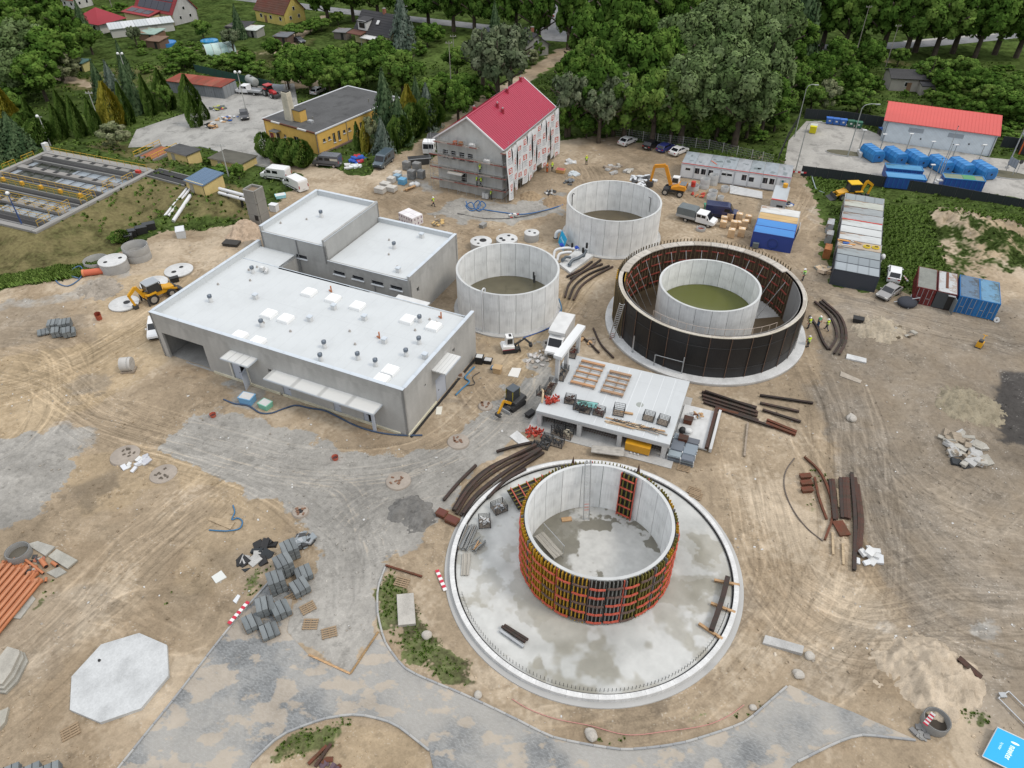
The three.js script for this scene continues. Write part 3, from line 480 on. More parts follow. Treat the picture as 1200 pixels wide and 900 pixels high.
// fittings of the tanks: pipe over the rim of tank two, brackets inside tank one
{let b=new B();const a=2.05,c=Math.cos(a),s=Math.sin(a),R=6.85;b.tube([V(c*(R+.15),.2,s*(R+.15)),V(c*(R+.15),3,s*(R+.15)),V(c*(R+.15),6.2,s*(R+.15)),V(c*(R-.1),6.6,s*(R-.1)),V(c*(R-.6),6.4,s*(R-.6)),V(c*(R-.65),5.7,s*(R-.65))],.1,40,8);b.build('overflow_pipe',M([.62,.64,.66],{rough:.4}),tk2);
b=new B();b.box(.3,1.0,.3,3.7,1.7,-4.6).cyl(.12,.12,.9,3.6,2.4,-4.5);b.build('pump',STEELD,tk2);b=new B();b.box(.25,1.6,.3,-6.1,3.2,2.2);b.build('bracket',STEELD,tk2);
b=new B();b.tube([V(-5.9,5.6,-3.0),V(-6.1,5.7,-3.1),V(-6.2,5.2,-3.2),V(-6.2,3.6,-3.2)],.07,16,6).bar(V(6.2,5,-2.9),V(6.2,2.6,-2.9),.05).bar(V(5.9,5,-3.3),V(6.2,5,-2.9),.05);b.build('bracket',STEELD,tk1);
b=new B();b.tube([V(6.9,.3,2),V(7.1,.2,1.2),V(7.05,.1,3.4),V(5.4,.1,5.2),V(2,.1,7.4)],.07,40,6);b.build('hose',BLUEP,tk2);}
// front tank: slab, ring kerb with starter bars, formwork
{
const C=V(7.35,0,-41);
const floorTex=tex(1024,1,(u,v)=>{const x=(u-.5)*26,z=(v-.5)*26,n=fbm(x*.35+50,z*.35+20,5),k=fbm(x*1.6,z*1.6,3),e=.92+.2*(k-.5),wet=clamp(sm(.57,.63,n)*.6+sm(.0,1.6,x-6.8+(n-.5)*9)*sm(3,6,x)*.75*sm(.42,.52,n)*sm(7,-2,z)+sm(.46,.58,fbm(x*.3+9,z*.3+3,4))*sm(-2,-6,z)*.85),dirt=.12*sm(.5,.7,fbm(x*.2,z*.2+40,3));return[(mix(.57,.40,wet)-dirt)*e,(mix(.58,.39,wet)-dirt)*e,(mix(.565,.345,wet)-dirt)*e];});
floorTex.repeat.set(1,1);
const g=new THREE.CircleGeometry(12.6,96).rotateX(-Math.PI/2);tag(mesh('tank_slab',g,new THREE.MeshStandardMaterial({map:floorTex,roughness:.75}),null,C.x,.2,C.z),0,0,0,'structure');
const k=thing('ring_kerb','low white concrete ring kerb around the front tank slab','kerb',C),n=64,a=Math.PI*2/n,kg=panelGeo(13.02,a-.001,.42,.8),km=[M([.78,.79,.79],{map:T.concrete}),M([.82,.83,.83],{map:T.concrete}),M([.74,.75,.75],{map:T.concrete})];
for(let i=0;i<n;i++)mesh('kerb_segment',kg,km[i%3],k,0,-.3,0,0,a*i,0);
mesh('footing',cy(13.5,13.6,.35,96),CONC,k,0,-.08,0);
mesh('joint_strip',new THREE.LatheGeometry([new THREE.Vector2(12.5,.2),new THREE.Vector2(12.58,.32),new THREE.Vector2(12.45,.3)],96),BLACK,k);
for(let i=0;i<96;i++){const f=(.06+.4*i/96)*Math.PI*2;mesh('starter_bar',bx(.035,.55,.035),STEELD,k,Math.cos(f)*12.2,.4,Math.sin(f)*12.2);}
// tank floor inside
const inT=tex(512,1,(u,v)=>{const x=(u-.5)*13,z=(v-.5)*13,n=fbm(x*.5+5,z*.5,5),e=.9+.25*(fbm(x*2,z*2,3)-.5),wet=clamp(sm(.4,-.5,x+2.2-(n-.5)*7-z*.25)*.9+sm(.58,.63,n));return[mix(.52,.2,wet)*e,mix(.52,.19,wet)*e,mix(.5,.155,wet)*e];});
inT.repeat.set(1,1);
tag(mesh('tank_inner_floor',new THREE.CircleGeometry(6.25,64).rotateX(-Math.PI/2),new THREE.MeshStandardMaterial({map:inT,roughness:.55}),null,7.6,.27,-41.5),0,0,0,'structure');
// formwork ring: panels with upright girders and cross walers
const f=thing('ring_formwork','orange and yellow formwork ring around the front tank','formwork',V(7.6,0,-41.5)),np=30,pa=Math.PI*2/np,R=6.54,w=pa*R,H=5.75;
const ply=new B();ply.shape([[R,-w/2+.02],[R+.05,-w/2+.02],[R+.05,w/2-.02],[R,w/2-.02]],H,.22);
const plyG=ply.geo(),gird=(()=>{const q=new B();q.box(.05,H+.25,.09,.03,0,0).box(.16,H+.2,.035,.12,0,0).box(.05,H+.15,.09,.21,0,0);return q.geo();})();
const bent=(()=>{const q=new B();q.box(.12,.16,w*.46,.05,0,-w*.24,0,.16,0).box(.12,.16,w*.46,.05,0,w*.24,0,-.16,0).box(.14,.2,.07,.03,0,-w*.36).box(.14,.2,.07,.03,0,w*.36);return q.geo();})();
const GY=M([.60,.36,.02],{map:T.wood,rough:.6}),GO=M([.22,.20,.04],{map:T.wood,rough:.7}),GG=M([.22,.22,.21],{map:T.metal}),WR=M([.64,.12,.075],{rough:.5,map:T.worn}),WD=M([.16,.10,.085],{rough:.6,map:T.worn}),PB=M([.022,.02,.018],{rough:.5});
for(let i=0;i<np;i++){
const p=mesh('formwork_panel',plyG,PB,f,0,0,0,0,pa*i,0),deg=(i*12);
const front=deg>215&&deg<325,col=(deg>140&&deg<=245)?GY:(deg>245&&deg<268)?(i%2?GY:GG):(deg>=268&&deg<285)?GG:(deg<320&&deg>=285)?GO:(deg>=320||deg<20)?(i%2?GY:GO):GO;
for(let q=0;q<4;q++)mesh('girder',gird,q>1&&rnd()<.3?GG:col,p,R+.06,H/2+.25+rr(-.05,.12),(q-1.5)*w/4.1);
for(let q=0;q<5;q++)mesh('waler',bent,(front&&rnd()<.35)?WD:WR,p,R+.3,.55+q*1.17+(i%2)*.12,0);
if(i%2===0)mesh('joint_post',bx(.1,H+.2,.08),i%4?WD:WR,p,R+.16,H/2+.25,w/2);
}
// inner shutter standing against the far wall
const s=thing('inner_shutter','red edged shutter panel standing inside the front tank','formwork panel',V(7.6,.28,-41.5));s.rotation.y=57*D2R;
const q=new B();q.box(.06,5.7,1.5,6.05,2.85,0);q.build('board',PB,s);
for(let j=0;j<3;j++)mesh('girder',gird,GO,s,5.98,2.85,(j-1)*.45,0,Math.PI,0);for(let j=0;j<5;j++)mesh('waler',bx(.1,.12,1.3),WR,s,5.7,.45+j*1.2,0);for(const z of[-.74,.74])mesh('edge_frame',bx(.22,5.8,.07),WR,s,5.9,2.85,z);
// ladder over the far wall
const l=thing('ladder','long aluminium ladder leaning down the far inside wall of the front tank','ladder',V(7.6,.25,-41.5));l.rotation.y=95*D2R;
for(const z of[-.27,.27]){const b=new B();b.bar(V(4.6,0,z),V(6.1,6.6,z),.05,6);b.build('rail',CHROME,l);}for(let j=0;j<20;j++)mesh('rung',cy(.028,.028,.54,5),j>2&&j<6?WR:CHROME,l,4.6+1.5*(j+.5)/20,6.6*(j+.5)/20,0,Math.PI/2,0,0);
// scaffold platform lying inside
const sp=thing('work_platform','grey plank work platform with a rail inside the front tank','scaffold platform',at(643,643,.3));sp.rotation.y=yaw(at(632,630),at(655,656));
for(let j=0;j<3;j++)mesh('plank',bx(3.1,.06,.32),M([.42,.41,.38],{map:T.wood}),sp,0,.55,(j-1)*.34);const rl=new B();for(const x of[-1.5,1.5])rl.bar(V(x,0,.5),V(x,.6,.5),.03).bar(V(x,0,-.5),V(x,1.7,-.55),.03);rl.bar(V(-1.6,1.65,-.55),V(1.6,1.65,-.55),.04);rl.build('rail',CHROME,sp);
const bd=thing('board','small yellowish board lying on the wet floor inside the front tank','board',at(664,609,.3),.15);mesh('panel',bx(1.0,.12,.5),WOOD,bd,0,.06,0);
// flat stack of girder panels on the slab behind the ring
const st=thing('girder_panel','dark panel with yellow green girders leaning on the slab behind the front tank','formwork panel',at(628,577,.5),yaw(at(602,570),at(655,548)));const pb=new B();pb.box(5.4,.06,2.4,0,.3,0,.25);pb.build('board',PB,st);for(let j=0;j<6;j++)mesh('girder',bx(5.3,.16,.09),GO,st,0,.45-(j-2.5)*.1,(j-2.5)*.4,.25);for(let j=0;j<6;j++)mesh('waler',bx(.1,.1,2.3),WR,st,-2.3+j*.9,.58,0,.25);
}
// ---------- black ring wall (large ring) ----------
{
const C=V(25.4,0,-79.6),t=thing('ring_wall_formwork','large black panelled ring wall with a planked walkway on top','ring wall',C),n=30,a=Math.PI*2/n,H=6,R=11.75;
const PB=M([.009,.01,.012],{rough:.45,map:T.rib}),PB2=M([.017,.017,.019],{rough:.45,map:T.rib}),BAT=M([.17,.105,.075],{map:T.wood}),WR=M([.30,.06,.042],{map:T.worn}),GIR=M([.16,.125,.07],{map:T.wood}),GIRY=M([.62,.36,.03],{map:T.wood}),BOARD=M([.12,.075,.05],{map:T.wood});
const pg=panelGeo(R,a-.004,.12,H),ig=panelGeo(10.95,a-.004,.06,H-.1);
const gird=bx(.14,H+.1,.09);
for(let i=0;i<n;i++){
const deg=i*12,back=deg>12&&deg<165,front=!back;
const p=mesh('formwork_panel',pg,rnd()<.5?PB:PB2,t,0,.1,0,0,a*i,0);
if(front){mesh('batten',bx(.05,H,.07),BAT,p,R+.02,H/2,a*R/2);for(let k=0;k<26;k++)if(k%13===6)mesh('seam',bx(.03,.05,a*R*.98),STEELD,p,R+.01,.4+k*.22,0);}
if(deg>12&&deg<200)for(let k=0;k<5;k++)mesh('girder',gird,deg>164&&deg<178?GIRY:GIR,p,R+.22,H/2+.25,(k-2)*a*R/5);
if(deg>0&&deg<190){
const q=mesh('inner_panel',ig,deg>148&&deg<170?GIRY:BOARD,t,0,.1,0,0,a*i,0);
for(let k=0;k<4;k++)mesh('girder',gird,GIR,q,10.75,H/2-.05,(k-1.5)*.56);for(let k=0;k<4;k++)mesh('waler',bx(.12,.14,1.7),WR,q,10.62,.9+k*1.4,0,0,0,0);
}else mesh('inner_panel',ig,M([.2,.2,.2]),t,0,.1,0,0,a*i,0);
const wk=front?panelGeo(R-.02,a,.5,.1):panelGeo(R-.1,a-.006,1.05,.12);mesh('walkway_plank',wk,M([[.55,.53,.5],[.48,.45,.41],[.60,.58,.55]][i%3],{map:T.wood}),t,0,H+.02,0,0,a*i,0);
if(deg>10&&deg<175){const b=new B(),f=0;b.bar(V(10.6,5.3,0),V(7.7,.15,0),.045,6);const m=b.build('prop',CHROME,t);m.rotation.y=a*i;}
}
const g=new B();g.add(new THREE.LatheGeometry([[11.6,-.4],[12.96,-.4],[12.96,.34],[12.9,.4],[11.6,.42]].map(([u,v])=>new THREE.Vector2(u,v)),120));g.build('footing',CONCL,t);
// reinforcement tips above the front edge
const tip=new B();for(let i=0;i<200;i++){const f=(8+170*i/200)*D2R;tip.box(.09,.1,.14,Math.cos(f)*(R-.08),H+.14,Math.sin(f)*(R-.08),0,-f,0);}tag(tip.build('bar_tips',M([.62,.58,.48]),t),0,0,0,'stuff');
const rail=new B();for(let i=0;i<=14;i++){const f=(60+80*i/14)*D2R,c=Math.cos(f)*11.1,s=Math.sin(f)*11.1;rail.bar(V(c,H,s),V(c,H+1,s),.025);if(i){const f0=(60+80*(i-1)/14)*D2R;rail.bar(V(Math.cos(f0)*11.1,H+1,Math.sin(f0)*11.1),V(c,H+1,s),.022);}}rail.build('handrail',M([.5,.42,.36]),t);
const lad=thing('ladder','grey ladder leaning against the black ring wall above the platform building','ladder',V(0,0,0));const b0=at(716,398),b1=at(729,356,6.3),sd=V(.26,0,.1);
for(const s of[-1,1]){const b=new B();b.bar(b0.clone().addScaledVector(sd,s),b1.clone().addScaledVector(sd,s),.06,6);b.build('rail',CHROME,lad);}for(let j=0;j<20;j++){const p=b0.clone().lerp(b1,(j+.5)/20),b=new B();b.bar(p.clone().sub(sd),p.clone().add(sd),.04);b.build('rung',j<4?WR:CHROME,lad);}const cen=b0.clone();lad.position.copy(cen);lad.children.forEach((c)=>c.position.sub(cen));
}
// ---------- platform building (low concrete slab on columns) ----------
{
const H=2.3,p0=at(628,481,H),p1=at(786,521.5,H),W=14.8,D=11.2,t=thing('slab_building','low open concrete building with a white flat slab roof on columns','building',V(p0.x,0,p0.z),yaw(p0,p1));
let b=new B();b.box(W,.32,D,W/2,H-.16,-D/2);b.build('slab',M([.53,.555,.57],{map:T.roof}),t);
for(let i=0;i<3;i++)mesh('edge_beam',bx(W/3-.02,.42,.3),CONCL,t,W/6+i*W/3,H-.35,-.18);
b=new B();b.box(.3,.42,D-.7,W-.18,H-.35,-D/2).box(.3,.42,D-.7,.18,H-.35,-D/2).box(W,.42,.3,W/2,H-.35,-D+.18);b.build('edge_beam',CONCL,t);
for(const x of[.4,5.0,9.5,14.3])for(const z of[-.3,-D+.4])mesh('column',bx(.5,H-.5,.5),CONCL,t,x,(H-.5)/2-.05,z);
for(const x of[.3,14.5])mesh('side_wall',bx(.25,H-.5,D-1.4),CONC,t,x,(H-.5)/2-.05,-D/2);
b=new B();b.box(W+1.4,.3,D+1,W/2,-.06,-D/2+.6);b.build('base_slab',CONC,t);
b=new B();for(let i=0;i<48;i++)b.box(.03,.05,D-2,.9+i*.28,.13,-D/2);for(let i=0;i<30;i++)b.box(W-1.5,.04,.03,W/2,.16,-1.2-i*.3);tag(b.build('rebar_mat',M([.16,.11,.085]),t),0,0,0,'stuff');
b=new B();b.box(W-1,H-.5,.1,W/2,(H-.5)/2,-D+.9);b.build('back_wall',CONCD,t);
const pl=M([.60,.625,.64],{map:T.streak});for(let i=0;i<6;i++)mesh('slab_joint',bx(.08,.012,D-.6),M([.60,.625,.64]),t,6.5+i*1.35,H+.006,-D/2);
mesh('stain',cy(.42,.42,.008,14),M([.30,.32,.30]),t,10.4,H+.004,-5.1);
const L=(x,z,y=H)=>t.localToWorld(V(x,y,z));t.updateMatrixWorld();
// portal frame on the slab
const pf0=at(652.5,446,H),pf1=at(663.5,431,H),po=thing('portal_frame','white concrete portal frame standing on the slab beside the white box van','frame',pf0,yaw(pf0,pf1));
for(const x of[0,2.6,6.1])mesh('column',bx(.42,3.5,.42),CONCL,po,x,1.75-(x>6?.0:0),0);mesh('top_beam',bx(6.9,.42,1.0),M([.74,.76,.77],{map:T.metal}),po,2.95,3.7,.15);
// timber frames on the slab
const fr=(n,px,py,w,l,mat,lab)=>{const o=thing('timber_frame',lab,'timber frame',at(px,py,H+.02),t.rotation.y);for(let i=0;i<n;i++){const q=bx(w,.16,i===0||i===n-1?.34:.2);mesh('crossbeam',q,mat,o,0,.3,l*(.5-i/(n-1)));}for(const s of[-.48,.02,.45])mesh('bearer',bx(.1,.12,l+.5),WOODG,o,w*s,.16,0);for(const s of[-.48,.45])for(const e of[-.5,.5])mesh('foot',bx(.12,.1,.12),GALV,o,w*s,.05,(l+.3)*e);return o;};
fr(5,689,440,2.9,4.2,M([.56,.33,.19],{map:T.wood}),'left timber frame of five thick planks on the white slab');fr(5,722,451,2.6,3.7,M([.44,.29,.19],{map:T.wood}),'right timber frame with thin beams on the white slab');
// crates and material on the slab edge
const cageLab=[['black wire cage crate on the slab edge beside the red clamp heap',668,471],['dark crate of clamps on the slab edge under the turquoise board',679,479],['dark crate with brown parts beside the turquoise board',686,482],['dark crate at the right end of the crate row on the slab edge',702,485],['tall empty wire cage in the middle of the slab edge',725,485],['empty black stillage left of its twin at the right slab corner',760,491],['empty black stillage nearest the right slab corner',777,496],['black crate under the portal frame by the white van',659,440],['black crate at the far left corner of the slab beside the portal',672,414],['black crate with white sacks left of the slab behind the red clamps',645,456],['black crate beside the curved light timber at the left slab corner',636,463]];
globalThis.crate=(lab,p,turn,w=1.1,d=.85,h=.75,fill=0,group)=>{
const o=thing('wire_crate',lab,'crate',p,turn,group),b=new B();for(const x of[-w/2,w/2])for(const z of[-d/2,d/2])b.box(.07,h,.07,x,h/2,z);
for(const z of[-d/2,d/2])b.box(w,.05,.05,0,.1,z);for(const x of[-w/2,w/2])b.box(.05,.05,d,x,.1,0);b.build('frame',STEELD,o);const m=new B();for(let i=0;i<5;i++){const y=.12+i*(h-.12)/4;m.box(w,.03,.03,0,y,-d/2).box(w,.03,.03,0,y,d/2).box(.03,.03,d,-w/2,y,0).box(.03,.03,d,w/2,y,0);}for(let i=1;i<7;i++){const x=-w/2+i*w/7;m.box(.022,h-.1,.022,x,h/2+.05,d/2).box(.022,h-.1,.022,x,h/2+.05,-d/2);}m.build('mesh_side',STEELD,o);
mesh('floor',bx(w,.06,d),WOODG,o,0,.12,0);if(fill){const q=new B();for(let i=0;i<14;i++)q.box(rr(.15,.5),.1,.12,rr(-w*.35,w*.35),.2+rnd()*h*.55,rr(-d*.35,d*.35),rr(-.4,.4),rr(0,3),rr(-.4,.4));q.build('load',fill,o);}return o;
};
cageLab.forEach(([lab,x,y],i)=>crate(lab,at(x,y,i>8?H:H+.02),t.rotation.y+rr(-.1,.1),i===7||i===8||i===9?.9:1.15,i===7||i===8||i===9?2.2:.9,i===4?1.2:.85,i===4||i===5||i===6?0:pick([STEELD,RUSTD,M([.13,.05,.035],{map:T.rust})])));
globalThis.clampHeap=(lab,p,n,r)=>{const o=thing('clamp_heap',lab,'clamp heap',p);for(let i=0;i<n;i++){const q=new B();q.box(.62,.1,.1).box(.1,.26,.1,-.26,.08,0).box(.1,.26,.1,.26,.08,0);const m=q.build('clamp',pick([M([.60,.08,.05],{map:T.worn}),M([.48,.06,.04],{map:T.worn})]),o);m.position.set(rr(-r,r),.08+rnd()*.45,rr(-r*.7,r*.7));m.rotation.set(rr(-.5,.5),rr(0,6),rr(-.5,.5));}return o;};
clampHeap('heap of red formwork clamps on the left slab corner',at(647,471,H),26,.65);clampHeap('heap of red formwork clamps on the ground left of the dark cages',on(627,509),26,.85);
const tb=thing('turquoise_board','turquoise board lying on dark beams at the slab edge','board',at(688,474,H+.5),t.rotation.y+.1);mesh('sheet',bx(2.2,.06,.8),M([.20,.46,.44],{map:T.worn}),tb,0,.06,0,.1,0,0);mesh('edge_bar',bx(2.4,.08,.08),STEELD,tb,0,.06,-.45,.1,0,0);
const pk=thing('plank_pile','loose pile of light planks and dark rods along the front slab edge','plank pile',at(744,501,H),t.rotation.y);for(let i=0;i<16;i++)mesh('plank',bx(rr(2,3.6),.05,rr(.1,.2)),pick([WOOD,WOODG,M([.62,.5,.36],{map:T.wood})]),pk,rr(-2.3,2.3),.05+i*.012,rr(-.45,.45),0,rr(-.12,.12),0);for(let i=0;i<22;i++)mesh('rod',bx(.5,.05,.05),STEELD,pk,-2.4+i*.22,.28,-.1+rr(-.15,.15),0,rr(.6,1.2),0);
const ob=thing('plank_bundle','orange brown plank lying behind the tall wire cage','plank',at(730,483.5,H),t.rotation.y+.1);mesh('plank',bx(2.2,.12,.3),WOOD,ob,0,.06,0);mesh('plank',bx(1.4,.08,.2),WOOD,ob,.4,.15,.1);
const cb=thing('curved_timber','pale curved timber standing at the left slab corner','timber',at(635,467,H),t.rotation.y+1.9);{const q=new B();q.tube([V(-.9,.15,0),V(-.3,.62,.1),V(.4,.75,.1),V(1,.5,0)],.12,16,6);q.build('timber',M([.68,.55,.38],{map:T.wood}),cb);}
const yc=thing('yellow_container','yellow metal trough under the slab at its right front corner','trough',L(11.6,-.15,.15),t.rotation.y);{const q=new B();q.prof([[-1.35,.1],[1.3,.1],[1.35,1.1],[-1.35,1.1]],.9,.04);q.build('body',YEL,yc);for(const x of[-.6,-.2,.2])mesh('bottle',new THREE.SphereGeometry(.1,8,6),WHITE,yc,x,.08,.62);}
// stair well with rusty parts right of the slab
const sw=thing('annex_slab','small concrete slab with side walls right of the slab building','slab',at(815,500,.2),t.rotation.y);mesh('slab',bx(3.6,.2,6.5),CONCL,sw,0,0,0);mesh('side_wall',bx(.3,.5,6.8),CONCL,sw,2.15,.15,0);mesh('steel_beam',bx(.35,.35,7),RUSTD,sw,1.7,.3,-.2);
[['rusty steel chest on the annex slab near the grating',806,495,RUST],['rusty steel chest nearest the grey trays on the annex slab',800,517,RUST],['white sack and dark bag between the rusty chests',806,507,WHITE]].forEach(([lab,x,y,m])=>{const o=thing('chest',lab,m===RUST?'steel chest':'sack',at(x,y,.3),t.rotation.y),q=new B();if(m===RUST){q.prof([[-.45,0],[.45,0],[.5,.6],[-.5,.6]],.8,.03);q.build('body',m,o);mesh('rim',bx(1.05,.05,.86),RUSTD,o,0,.62,0);}else{q.add(new THREE.IcosahedronGeometry(.5,1),0,.3,0,0,0,0,V(1,.6,.8));q.build('sack',m,o);mesh('bag',new THREE.IcosahedronGeometry(.42,1),BLACK,o,-.6,.25,.1);}});
const gs=thing('garbage_bundle','bundle of reddish scrap beside the far end of the annex slab','scrap',at(817,489,.3));for(let i=0;i<12;i++)mesh('piece',bx(.5,.12,.16),pick([RUST,WOOD,WHITE,GALV]),gs,rr(-.6,.6),.15+rnd()*.3,rr(-.5,.5),rr(-.4,.4),rr(0,3),0);
// grey trays in two stacks
const tray=(()=>{const q=new B();q.box(1.35,.12,.95).box(1.2,.1,.8,0,.08,0);return q.geo();})(),TRM=[M([.13,.15,.18],{rough:.5}),M([.2,.24,.28],{rough:.5}),M([.11,.12,.14],{rough:.5}),M([.25,.3,.33],{rough:.5})];
[['stack of grey trays nearer the slab corner',793,527],['stack of grey trays on the side of the open sand',808,532]].forEach(([lab,x,y],s)=>{const o=thing('tray_stack',lab,'tray stack',at(x,y,.0),t.rotation.y);for(let r=0;r<4;r++)for(let k=0;k<3+(r<2?1:0);k++){const m=mesh('tray',tray,TRM[(r+k+s)%4],o,rr(-.03,.03),.1+k*.2,1.5-r*1.0);for(const e of[-1,1])mesh('lug',bx(.1,.1,.1),WHITE,m,e*.68,.06,.4);}});
}
// ---------- building under renovation, with red roof, scaffold and printed netting ----------
{
const R0=V(-1.5,0,-117.7),ry=-24.5*D2R,U=V(Math.cos(ry),0,-Math.sin(ry)),A=R0.clone().addScaledVector(U,-12.6),W=12.4,D=22.5,E=9.1,AP=13.3;
const t=thing('red_roofed_building','grey house under renovation with a crimson sheet roof','building',A,ry),WM=M([.60,.61,.595],{map:T.wall});
const gable=(z,holes)=>{const s=new THREE.Shape([[0,-.4],[W,-.4],[W,E],[W/2,AP],[0,E]].map(([x,y])=>new THREE.Vector2(x,y)));for(const[a,c,d,e]of holes)s.holes.push(new THREE.Path([[a,c],[a,e],[d,e],[d,c]].map(([x,y])=>new THREE.Vector2(x,y))));return mesh('gable_wall',new THREE.ExtrudeGeometry(s,{depth:.4,bevelEnabled:false}),WM,t,0,0,z-.4);};
const hs=[[1.1,5.6,2.1,7.1],[2.7,5.6,3.7,7.1],[4.3,5.6,5.3,7.1],[5.9,5.6,6.9,7.1],[4.5,1.3,5.6,3.5]];gable(0,hs);gable(-D+.4,[]);
const hw=[];for(let i=0;i<7;i++)for(const y of[1.0,4.1,6.6])hw.push([1.4+i*3,y,2.6+i*3,y+1.6]);
let b=new B();b.wall(D-.82,E+.4,hw.map(([a,c,d,e])=>[a,c+.4,d,e+.4]),.4);let m=b.build('side_wall',WM,t);m.position.set(W,-.4,-.41);m.rotation.y=Math.PI/2;b=new B();b.wall(D-.82,E+.4,[],.4);m=b.build('side_wall',WM,t);m.position.set(0,-.4,-D+.41);m.rotation.y=-Math.PI/2;
b=new B();b.box(W-1,2.5,D-1,W/2,1,-D/2).box(W-1,.2,D-1,W/2,5,-D/2);b.build('inner_floor',CONCD,t);
for(const[x0,y0,x1,y1]of hs){const w=mesh('window',bx(x1-x0-.04,y1-y0-.04,.06),y0<2?BLACK:GLASS,t,(x0+x1)/2,(y0+y1)/2,-.28);if(y0>2){for(let k=1;k<4;k++)mesh('glazing_bar',bx(x1-x0-.06,.05,.05),FRAMEM,w,0,-.7+k*.36,.05);mesh('sill',bx(x1-x0+.1,.07,.4),CONCL,w,0,-.75,.2);}else mesh('lintel',bx(1.1,.12,.1),CONC,w,0,.2,.12);}
// roof: two slopes of standing-seam sheet
const RM=M([.42,.042,.085],{rough:.45,map:T.metal}),sl=Math.atan2(AP-E,W/2),len=Math.hypot(AP-E,W/2)+.55;
for(const s of[-1,1]){
const r=mesh('roof_slope',bx(len,.1,D+.7),RM,t,W/2+s*(len/2)*Math.cos(sl),AP+.12-(len/2)*Math.sin(sl),-D/2,0,0,-s*sl);
for(let i=0;i<40;i++)mesh('sheet_seam',bx(len,.045,.05),M([.36,.02,.05],{rough:.45}),r,0,.07,-D/2-.1+i*(D+.2)/39);
mesh('verge',bx(len+.1,.24,.16),M([.76,.75,.77],{rough:.4}),r,0,.0,D/2+.44);mesh('verge',bx(len+.1,.24,.16),M([.76,.75,.77],{rough:.4}),r,0,.0,-D/2-.44);
mesh('gutter',bx(.2,.16,D+.7),M([.34,.36,.38],{rough:.5}),r,s*(len/2+.06),-.06,0);
}
mesh('ridge_cap',cy(.16,.16,D+.7,8),RM,t,W/2,AP+.14,-D/2,Math.PI/2,0,0);
for(const[x,z,dy]of[[7.6,-8.5,0],[8.7,-8.3,0],[6.7,-14.5,0],[4.6,-5.5,0],[6.4,-21,0]]){const y=AP-Math.abs(x-W/2)*Math.tan(sl),v=mesh('roof_vent',cy(.22,.3,.7,10),M([.30,.02,.04]),t,x,y+.4,z);mesh('vent_cap',cy(.3,.3,.2,10),M([.34,.03,.05]),v,0,.4,0);mesh('vent_top',cy(.14,.14,.25,10),GALV,v,0,.6,0);}
// gable scaffold
const sc=thing('scaffold','steel scaffold with reddish toe boards on the grey gable','scaffold',A.clone(),ry),TOE=M([.33,.11,.09],{map:T.worn}),DECK=M([.36,.35,.33],{map:T.wood});
const lv=[2.0,4.2,6.4,8.7];lv.forEach((y,k)=>{const x0=k===3?0:-.9,x1=k===3?8.4:13.2;const d=new B();for(let i=0;i<3;i++)d.box(x1-x0,.05,.28,(x0+x1)/2,y,.45+i*.3);d.build('deck',DECK,sc);for(let i=0;i<6;i++)mesh('toe_board',bx((x1-x0)/6-.04,.17,.035),i%3===1?M([.48,.40,.37],{map:T.worn}):TOE,sc,x0+(x1-x0)*(i+.5)/6,y+.13,1.33);const rl=new B();rl.bar(V(x0,y+1,1.32),V(x1,y+1,1.32),.022).bar(V(x0,y+.55,1.32),V(x1,y+.55,1.32),.018);rl.build('guard_rail',GALV,sc);});
for(let i=0;i<9;i++){const x=-.9+i*1.76,h=i<6?9.9:7.8;if(i){const b=new B();b.bar(V(x-1.76,(i%4)*2.2+.1,1.36),V(x,(i%4)*2.2+2.1,1.36),.025).bar(V(x,2.1+(i%3)*2.2,.35),V(x,2.1+(i%3)*2.2,1.35),.025);b.build('brace',GALV,sc);}for(const z of[.35,1.35])mesh('standard',cy(.028,.028,h,5),GALV,sc,x,h/2,z);}
// wrap of the corner and netting along the side
const sc2=thing('scaffold','steel scaffold along the long side behind the printed netting','scaffold',A.clone(),ry);for(const y of[2,4.2,6.4,8.6]){const d=new B();d.box(.8,.05,D+1,W+.75,y,-D/2+.4);d.build('deck',DECK,sc2);const rl=new B();rl.bar(V(W+1.3,y+.9,1),V(W+1.3,y+.9,-D-.2),.02).bar(V(W+.2,y+.2,1.2),V(W+1.3,y+.9,1.2),.03).bar(V(W+.4,y+.1,-D),V(W+1.3,y+2,-D),.02);rl.build('guard_rail',GALV,sc2);mesh('toe_board',bx(.9,.17,.035),TOE,sc2,W+.8,y+.13,1.33);mesh('toe_board',bx(.035,.17,2.4),TOE,sc2,W+1.25,y+.13,.2);}
for(let i=0;i<9;i++)for(const x of[W+.3,W+1.3])mesh('standard',cy(.028,.028,9.6,5),GALV,sc2,x,4.8,1-i*(D+1)/8);
// netting: hung widths of printed sheet
const netTex=(off)=>{const c=document.createElement('canvas');c.width=256;c.height=768;const g=c.getContext('2d');g.fillStyle='#d2d5d8';g.fillRect(0,0,256,768);for(let k=0;k<3;k++){const y=20+k*260+off*86;for(const[yy,kind]of[[y%768,0],[(y+130)%768,1]]){if(kind===0){g.fillStyle='#b9655a';g.fillRect(62,yy,128,92);g.fillStyle='#cfd0d2';g.beginPath();g.arc(118,yy+40,30,0,7);g.fill();g.fillStyle='#b9655a';g.fillRect(100,yy+30,50,20);g.fillStyle='#cfd0d2';g.fillRect(140,yy+20,22,70);g.fillStyle='#8a8f96';g.fillRect(44,yy+112,168,10);}else{g.fillStyle='#a3a8ae';for(let q=0;q<4;q++)g.fillRect(52,yy+q*22,130+(q%2)*34,10);}}}const tx=new THREE.CanvasTexture(c);tx.colorSpace=THREE.SRGBColorSpace;tx.magFilter=THREE.LinearFilter;return tx;};
